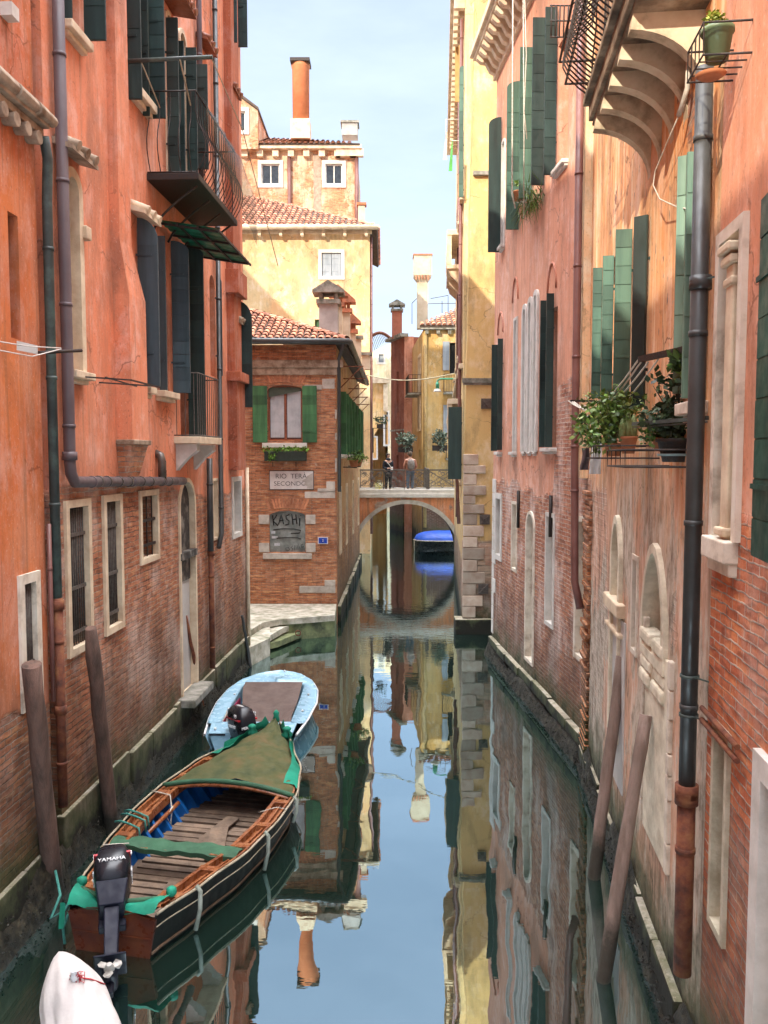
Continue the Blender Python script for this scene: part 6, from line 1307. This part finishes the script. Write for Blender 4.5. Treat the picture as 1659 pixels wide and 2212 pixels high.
# ================================================================ mooring poles
def pole(name,label,base,top,r0_,r1_,m,n=9,grp=None,taper=False):
    g=MB(); b=V(base);t=V(top); d=(t-b); pts=[b-d*.12]+[b+d*k/8+V((R.uniform(-.008,.008),R.uniform(-.008,.008),0)) for k in range(9)]; rs=[r0_]*1+[(r0_+(r1_-r0_)*k/8)*R.uniform(.95,1.05) for k in range(9)]
    if taper: rs[-1]*=.72
    g.tube(pts,rs,n); o=g.build(name,MT[m],label=label,cat='mooring pole',group=grp,loc=tuple(b)); return o
b=atz(118,1936,0); pole('mooring_pole','thick brown pole nearest the camera at left, cut flat on top',b,aty(66,1436,b.y-.75),.1,.098,'woodpole',12)
b=atz(241,1795,0); pole('mooring_pole','thick brown mooring pole beside the barred windows, left side',b,aty(196,1357,b.y-.75),.095,.088,'woodpole',12,taper=True)
b=atz(441,1548,0); pole('iron_pole','thin rust red pole in front of the blocked water door',b,aty(402,1330,b.y-.5),.035,.03,'rust',8)
b=atz(476,1500,0); pole('mooring_pole','thin grey brown leaning pole beside the ground floor drainpipe at left',b,aty(432,1290,b.y-.6),.065,.045,'woodpole2',9)
b=atz(541,1440,0); pole('mooring_pole','thin black pole at the far corner of the orange house',b,aty(523,1330,b.y-.6),.05,.03,'pipe_dk',8)
b=atz(1283,1896,0); pole('mooring_pole','farther of the two leaning poles on the right',b,aty(1343,1418,b.y+.35),.075,.068,'woodpole2',9)
b=atz(1303,2118,0); pole('mooring_pole','nearer, longer of the two leaning poles on the right',b,aty(1397,1545,b.y+.4),.07,.062,'woodpole2',9)
# ================================================================ plants, racks and laundry on the right
def rackpot(name,label,c,r,h,pm_,lm,n,lr,ls,rack=True,cat='flower pot',grp=None,sticks=0,up=0.15,hang=None):
    c=V(c); T=thing(name,label,cat,c,grp); g=MB(); g.lathe(c,[(r*.7,0),(r*.95,h*.85),(r*1.06,h*.86),(r*1.06,h),(r*.9,h),(r*.88,h*.9)],18); g.build('pot',MT[pm_],T)
    if lm:
        g=MB(); 
        for k in range(6): g.leaves(c+V((R.uniform(-.5,.5)*lr,R.uniform(-.5,.5)*lr,h+up+R.uniform(-.2,.3)*lr)),(lr*.7,lr*.7,lr*.6),n//6,ls)
        for k in range(sticks): 
            d=V((R.uniform(-.5,.5),R.uniform(-.5,.5),1)).normalized()*R.uniform(.3,.55); a=c+V((0,0,h)); g.tube([a,a+d*.5,a+d+V((d.x*.2,d.y*.2,-.05))],.004,4,tone=.1); g.leaves(a+d,(.08,.08,.08),10,ls)
        if hang: g.leaves(c+V(hang),(.12,.12,.35),n//2,ls)
        g.build('foliage',MT[lm],T)
    return T
def rack(T,W,a0,a1,z,pr,h):
    g=MB()
    for zz in (z,z+h): g.tube([W.w(a0,zz,0),W.w(a0,zz,pr),W.w(a1,zz,pr),W.w(a1,zz,0)],.008,5,False)
    n=5
    for k in range(n): a=a0+(a1-a0)*k/(n-1); g.tube([W.w(a,z,0),W.w(a,z,pr),W.w(a,z+h,pr)],.006,5,False)
    g.tube([W.w(a0,z,pr*.5),W.w(a1,z,pr*.5)],.006,5,False); g.build('wire_rack',MT['iron'],T)
# green pot high on the right by the big pipe
ya=5.62; p=aty(1549,118,ya); PT=rackpot('flower_pot','big green pot in an iron rack high above the large drainpipe',p-V((0,0,.04)),.1,.2,'greenpot','leafy',200,.08,.035,up=.05)
aa=RY(ya); rack(PT,RW0,aa-.16,aa+.24,p.z-.06,.3,.2)
g=MB(); s2=aty(1535,168,ya); g.lathe(s2-V((0,0,.0)),[(.07,0),(.1,.02)],16); g.build('saucer',MT['pot'],PT)
# pots behind the near pipe
py=8.1; wa=RY(py)
ly=lambda u,v,y: aty(u,v,y)
T=rackpot('flower_pot','terracotta pot with a small cactus in the iron ring rack, orange house',ly(1357,980,8.3),.085,.17,'pot',None,0,0,0)
g=MB(); c=ly(1357,946,8.3)
for dx,hh in ((-.06,.19),(0,.26),(.055,.23),(.03,.2)): g.tube([c+V((dx,0,-.03)),c+V((dx,0,hh*.6)),c+V((dx,0,hh))],[.032,.036,.012],9)
g.build('cactus',mat('pale green cactus',(.2,.25,.1),(.12,.17,.06),sc=25,bump=.5),T); rack(T,RW,RY(8.0),RY(8.65),c.z-.2,.6,.12)
T=rackpot('flower_pot','terracotta bowl with a trailing green shrub, left of the cactus',ly(1325,985,8.6),.1,.13,'pot','leafm',1300,.4,.06,sticks=26,up=.2)
g=MB()
for k in range(9): q=ly(1265+R.uniform(0,90),880+R.uniform(-20,60),8.9+R.uniform(-.2,.4)); g.leaves(q,(.1,.15,.09),22,.06); g.tube([ly(1325,960,8.6),q],.004,4,tone=.1)
g.build('twigs',MT['leafm'],T)
T=rackpot('flower_pot','black planter with a pale blue band and spiky plants by the large drainpipe',ly(1462,998,7.15),.17,.2,'iron','leafd',900,.27,.07,sticks=18,up=.12)
g=MB(); c=ly(1462,975,7.15)
for k in range(60): a=R.uniform(0,6.28); d=V((math.cos(a),math.sin(a),R.uniform(.4,1.6))).normalized()*R.uniform(.18,.36); q=d.cross(V((0,0,1))).normalized()*.012; b0=ly(1420+R.uniform(-15,60),930,7.3); g.face([b0-q,b0+q,b0+d],tone=R.random())
g.build('spiky_leaves',MT['leafd'],T)
g=MB(); p=ly(1462,985,7.15); g.lathe(p,[(.158,0),(.165,.02)],18); g.build('band',mat('pale blue band',(.3,.5,.55)),T); rack(T,RW,RY(6.7),RY(7.6),p.z-.09,.55,.14)
T=rackpot('flower_pot','small terracotta pot tipped against the black planter on the window rack',ly(1424,975,7.3),.06,.12,'pot','leafm',300,.16,.05,up=.03)
T=rackpot('flower_pot','small pot with a spider plant just behind the large drainpipe',ly(1487,828,7.0),.05,.09,'pot','leafm',240,.12,.09,up=.06)
# beams with washing lines
T=thing('drying_rack','dark iron arm with four white washing lines above the window pots','drying rack',RW.w(RY(6.9),5.7))
g=MB(); a=ly(1383,776,7.6); b=ly(1500,772,6.8); g.bar(a,RW.w(RY(6.75),a.z,0),.05); g.mark(); q=ly(1232,866,12.4); g.bar(q,q+V((.55,.0,0)),.03); g.build_each('arm',MT['iron'],T)
g=MB()
for (u,v,du,dv) in ((1383,772,1228,866),(1385,782,1236,868),(1400,783,1240,868),(1422,776,1262,876)):
    A=ly(u,v,7.6);B_=ly(du,dv,12.2); g.tube([A.lerp(B_,k/14)+V((0,0,-.5*math.sin(math.pi*k/14)*(.55 if k else 0)))+V((0,0,.0)) for k in range(15)],.009,5,False)
g.build('line',MT['ropew'],T)
T=thing('drying_bar','pale green iron bar across the pots in front of the large drainpipe','drying bar',RW.w(RY(6.3),5.2)); g=MB(); a=ly(1368,916,7.4); g.bar(a,RW.w(RY(6.2),a.z,.05),.03); g.bar(a+V((0,0,-.03)),RW.w(RY(6.2),a.z-.03,.05),.012); g.build('bar',MT['pipe_cop'],T)
for (u,v0,v1,w_,m,l) in ((1287,940,1024,20,'white','white cloth hanging by the plum brown drainpipe'),(1264,968,1015,15,'pipe_grey','dark grey cloth hanging beside the white cloth by the drainpipe')):
    g=MB(); y=9.0; g.grid([[ly(u+w_*(s_-.5)*(1+.3*t)+2*math.sin(t*5),v0+(v1-v0)*t,y+.03*math.sin(s_*9+t*4)) for s_ in [j/6 for j in range(7)]] for t in [i/9 for i in range(10)]]); g.build('cloth',MT[m],label=l,cat='laundry')
# upper pots on the pink house
T=rackpot('flower_pot','small orange pot between the high dark shutters of the pink house',ly(1118,434,17.6),.09,.2,'pot','leafm',60,.1,.07)
p=ly(1148,430,16.6); T=thing('trailing_plant','grassy trailing plant spilling over the high sill of the pink house','plant',p-V((0,0,.6)),None); g=MB()
for k in range(260): a=R.uniform(0,6.28); b0=p+V((R.uniform(-.2,.2),R.uniform(-.6,.6),R.uniform(-.2,.15))); d=V((math.cos(a)*.25,math.sin(a)*.25,R.uniform(-.5,.25))); q=d.cross(V((0,0,1))).normalized()*.012; g.face([b0-q,b0+q,b0+d],tone=R.random())
g.build('foliage',MT['leafm'],T)
T=thing('rope','pair of pale ropes hanging down in front of the high shutters of the pink house','rope',ly(1110,440,16)); g=MB(); g.tube([ly(1108,-20,16),ly(1107,200,16),ly(1106,420,16),ly(1113,450,16)],.014,5); g.tube([ly(1133,-20,16),ly(1137,120,16),ly(1132,240,16),ly(1138,300,16)],.012,5); g.tube([ly(1130,-20,16),ly(1132,300,16),ly(1131,470,16)],.01,5); g.build('strand',MT['ropew'],T)
T=thing('cable','pale cable looping down the orange wall beside the bowed balcony','cable',RW.w(RY(8),6.5)); g=MB(); g.tube([ly(1488,120,6.9),ly(1485,190,6.95),ly(1466,250,7.1)],.022,6); g.tube([ly(1466,250,7.1),ly(1440,310,7.5),ly(1415,370,7.9),ly(1411,400,7.9),ly(1425,430,7.7),ly(1460,446,7.3),ly(1508,456,6.6)],.006,5); g.build('wire',MT['ropew'],T)
g=MB(); rr0=ly(1220,70,12.0); 
for k in range(5): g.tube([ly(1192+9*k,12,12.6),ly(1190+9*k,80,12.6)],.012,5)
for v in (12,45,80): g.tube([ly(1188,v,12.6),ly(1232,v,12.6),ly(1244,v-8,12.0)],.012,5)
g.build('window_rack',MT['iron'],label='empty iron window rack high up between the dark shutters and the bowed balcony',cat='rack')
# ================================================================ people on the bridge
SK=mat('skin',(.5,.3,.22),(.42,.24,.17),bump=0)
def skinned(name,par,chains,m,sub=2):
    """chains: list of lists of (point, radius[, radius2]); grown as one surface"""
    bm=bmesh.new(); ly_=bm.verts.layers.skin.verify(); vm={}
    def gv(p,r):
        k=tuple(round(c,4) for c in p)
        if k not in vm: v=bm.verts.new(p); v[ly_].radius=(r,r) if not isinstance(r,tuple) else r; vm[k]=v
        return vm[k]
    first=None
    for ch in chains:
        pv=None
        for (p,r) in ch:
            v=gv(p,r)
            if first is None: first=v
            if pv is not None and pv is not v:
                try: bm.edges.new((pv,v))
                except ValueError: pass
            pv=v
    first[ly_].use_root=True; me=bpy.data.meshes.new(name); bm.to_mesh(me); bm.free(); me.materials.append(m); o=bpy.data.objects.new(name,me); C.objects.link(o)
    if par: o.parent=par
    a=o.modifiers.new('skin','SKIN'); a.use_smooth_shade=True; b=o.modifiers.new('sub','SUBSURF'); b.levels=b.render_levels=sub; WLOC[o.name]=WLOC[par.name] if par else V((0,0,0)); return o
def person(label,loc,rz,coat,trou,hair,sc_=1.,arms='fold',pack=False,scarf=None,group='people on the bridge'):
    P=lthing('person',label,'person',loc,group,rz); P.scale=(sc_,)*3
    # facing local -y
    leg=[[((s*.085,0,.9),.1),((s*.1,-.01,.5),.065),((s*.1,.02,.09),.045),((s*.1,-.11,.04),.04)] for s in (-1,1)]
    sp=[((0,0,.92),(.13,.1)),((0,.01,1.15),(.13,.1)),((0,.01,1.38),(.16,.1)),((0,0,1.5),.055),((0,-.01,1.58),.055),((0,-.015,1.66),(.075,.09)),((0,-.01,1.74),.06)]
    if arms=='fold': am=[[((0,.01,1.38),(.16,.1)),((s*.19,0,1.4),.055),((s*.24,.02,1.12),.042),((s*.12,-.17,1.08),.033),((s*.04,-.22,1.1),.03)] for s in (-1,1)]
    else: am=[[((0,.01,1.38),(.16,.1)),((s*.2,0,1.4),.058),((s*.27,.02,1.12),.045),((s*.2,-.16,.98),.033),((s*.16,-.22,.98),.03)] for s in (-1,1)]
    body=skinned('body',P,[sp]+[[((0,0,.92),(.13,.1))]+l for l in leg]+am,SK)
    g=MB()
    for s in (-1,1): 
        for k in range(4): x=s*.04+(.0 if arms=='fold' else s*.12)+.011*(k-1.5); y=-.24; z=1.1 if arms=='fold' else .98; g.tube([(x,y,z),(x,y-.03,z-.01),(x,y-.045-.004*k,z-.035)],[.009,.008,.006],6)
        x=s*.05+(.0 if arms=='fold' else s*.12); g.tube([(x,-.22,1.11 if arms=='fold' else .99),(x-s*.03,-.24,1.12 if arms=='fold' else 1.0)],[.01,.007],6)
    g.tube([(0,-.1,1.655),(0,-.118,1.64),(0,-.105,1.632)],.011,6); g.build('fingers_and_nose',SK,body) if False else g.build('hand_and_nose',SK,P)
    g=MB(); 
    for s in (-1,1): g.lathe((s*.03,-.098,1.67),[(.003,-.006),(.008,0),(.003,.006)],6)
    g.box((-.025,-.1,1.605),(.025,-.094,1.611)); g.build('eyes_and_mouth',mat('dark features',(.03,.02,.02)),P)
    # clothing follows the body, a little wider
    spc=[((0,0,.84),(.155,.125)),((0,.01,1.15),(.15,.12)),((0,.01,1.36),(.18,.115)),((0,.0,1.47),.08)]
    amc=[[((0,.01,1.36),(.18,.115)),((s*.2,0,1.385),.075)]+[(p,r+.017) for p,r in a_[2:4]] for s,a_ in zip((-1,1),am)]
    skinned('jacket',P,[spc]+amc,coat); skinned('trousers',P,[[((0,0,.93),(.14,.11))]+[((s*.088,0,.86),.11),((s*.1,-.01,.5),.08),((s*.1,.02,.12),.062)] for s in (-1,1)],trou)
    g=MB()
    for s in (-1,1): g.lathe((s*.1,-.04,0),[(.04,0),(.055,.02),(.05,.07),(.03,.1)],10,sy=2.2)
    g.build('shoes',mat('dark shoes',(.03,.025,.02)),P)
    g=MB(); g.lathe((0,.015,1.64),[(.02,-.1),(.085,-.04),(.098,.03),(.092,.09),(.06,.135),(.01,.15)],14,sy=1.02); h=g.build('hair',hair,P)
    for v in h.data.vertices:
        if v.co.y<-.03 and v.co.z<1.71: v.co.y=-.02
    if scarf: g=MB(); g.lathe((0,0,1.44),[(.08,0),(.115,.03),(.11,.08),(.07,.12)],14); g.build('scarf',scarf,P)
    if pack:
        g=MB(); rows=[]
        for (z,w_,d_) in ((.98,.1,.09),(1.02,.15,.15),(1.2,.16,.17),(1.36,.14,.14),(1.44,.07,.06)): rows.append([V((w_*math.cos(a),.13+d_*.5+d_*.6*math.sin(a),z)) for a in [2*math.pi*k/14 for k in range(15)]])
        g.grid(rows); g.face(rows[-1][:-1]); g.face(rows[0][:-1]); g.box((-.09,.27,1.04),(.09,.31,1.2)); g.build('backpack',mat('grey brown backpack',(.2,.17,.15),(.1,.08,.07),sc=8),P)
    return P
blk=mat('black coat',(.012,.014,.022),rough=.8); jean=mat('blue grey jeans',(.1,.13,.17),(.06,.08,.11)); hr=mat('dark hair',(.03,.02,.015)); hb_=mat('brown hair',(.08,.05,.03))
dz=3.26
w=person('person in a black coat with a pale strap, facing the camera on the bridge',V(((838.5-CX)/F*39.4,39.4,dz)),.5,blk,mat('black trousers',(.015,.015,.018)),hr,1.02,'fold',False,blk)
g=MB(); g.tube([(-.15,-.02,1.42),(-.05,-.13,1.3),(.1,-.15,1.1),(.17,-.1,1.0)],.014,6); g.build('shoulder_strap',MT['whitestone'],w); g=MB(); g.box((.02,-.28,1.0),(.1,-.22,1.16)); g.build('paper',MT['white'],w)
m_=person('person in a rust jacket with a backpack, seen from behind on the bridge',V(((886-CX)/F*39.3,39.3,dz)),math.pi+.15,mat('rust brown jacket',(.36,.15,.09),(.25,.1,.06)),jean,hb_,1.07,'down',True)
SUNE=4.4; SKYS=.1; CLF=.85; CLC=(6.6,7.7,9.8,1); OVERHEAD_FILL=(88,89,93,1); EXPO=.7
# ================================================================ light, air and camera
sd=V((.6,1,-.624)).normalized(); to=-sd
sl_=bpy.data.lights.new('sun','SUN'); sl_.energy=SUNE; sl_.angle=math.radians(.5); sl_.color=(1,.9,.74); so=bpy.data.objects.new('sun',sl_); C.objects.link(so); so.rotation_euler=sd.to_track_quat('-Z','Y').to_euler()
wd_=bpy.data.worlds.new('World'); sc.world=wd_; wd_.use_nodes=True; nt=wd_.node_tree; nt.nodes.clear()
def wn(t,**k):
    x=nt.nodes.new(t); [setattr(x,a,b) for a,b in k.items()]; return x
sky=wn('ShaderNodeTexSky'); sky.sky_type='NISHITA'; sky.sun_disc=False; sky.sun_elevation=math.asin(to.z); sky.sun_rotation=math.atan2(to.x,to.y); sky.air_density=1.; sky.dust_density=.6; sky.ozone_density=2.
tc=wn('ShaderNodeTexCoord'); sp_=wn('ShaderNodeSeparateXYZ'); nt.links.new(tc.outputs['Generated'],sp_.inputs[0])
# thin high cloud: faint streaks everywhere; bright sheet added overhead, unseen, to lift shade
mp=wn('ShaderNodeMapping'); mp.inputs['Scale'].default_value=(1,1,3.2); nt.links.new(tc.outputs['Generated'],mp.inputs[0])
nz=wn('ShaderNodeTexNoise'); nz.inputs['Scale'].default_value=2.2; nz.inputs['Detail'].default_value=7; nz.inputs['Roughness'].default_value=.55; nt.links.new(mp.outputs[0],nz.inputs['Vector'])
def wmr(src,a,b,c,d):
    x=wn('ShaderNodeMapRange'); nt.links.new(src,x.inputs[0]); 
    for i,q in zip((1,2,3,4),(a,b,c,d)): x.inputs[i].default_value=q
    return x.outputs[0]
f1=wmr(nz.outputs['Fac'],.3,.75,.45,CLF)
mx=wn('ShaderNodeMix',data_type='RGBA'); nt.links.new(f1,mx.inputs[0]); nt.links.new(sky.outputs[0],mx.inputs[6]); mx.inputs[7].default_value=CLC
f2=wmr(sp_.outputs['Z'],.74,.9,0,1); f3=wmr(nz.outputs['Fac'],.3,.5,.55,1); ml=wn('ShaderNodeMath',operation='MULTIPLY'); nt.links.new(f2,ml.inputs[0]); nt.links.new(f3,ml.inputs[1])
m2=wn('ShaderNodeMix',data_type='RGBA'); nt.links.new(ml.outputs[0],m2.inputs[0]); nt.links.new(mx.outputs[2],m2.inputs[6]); m2.inputs[7].default_value=OVERHEAD_FILL
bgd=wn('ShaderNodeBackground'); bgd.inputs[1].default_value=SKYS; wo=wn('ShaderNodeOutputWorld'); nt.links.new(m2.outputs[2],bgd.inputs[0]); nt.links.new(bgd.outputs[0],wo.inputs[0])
cd=bpy.data.cameras.new('camera'); cam=bpy.data.objects.new('camera',cd); C.objects.link(cam); cam.location=(0,0,H); cam.rotation_euler=(math.pi/2-TH,0,0)
cd.sensor_fit='HORIZONTAL'; cd.sensor_width=36; cd.lens=36*F/1659; cd.clip_end=2000; cd.clip_start=.05; sc.camera=cam
sc.view_settings.view_transform='Standard'; sc.view_settings.look='None'; sc.view_settings.exposure=EXPO; sc.view_settings.gamma=1
sc.render.resolution_x=768; sc.render.resolution_y=1024
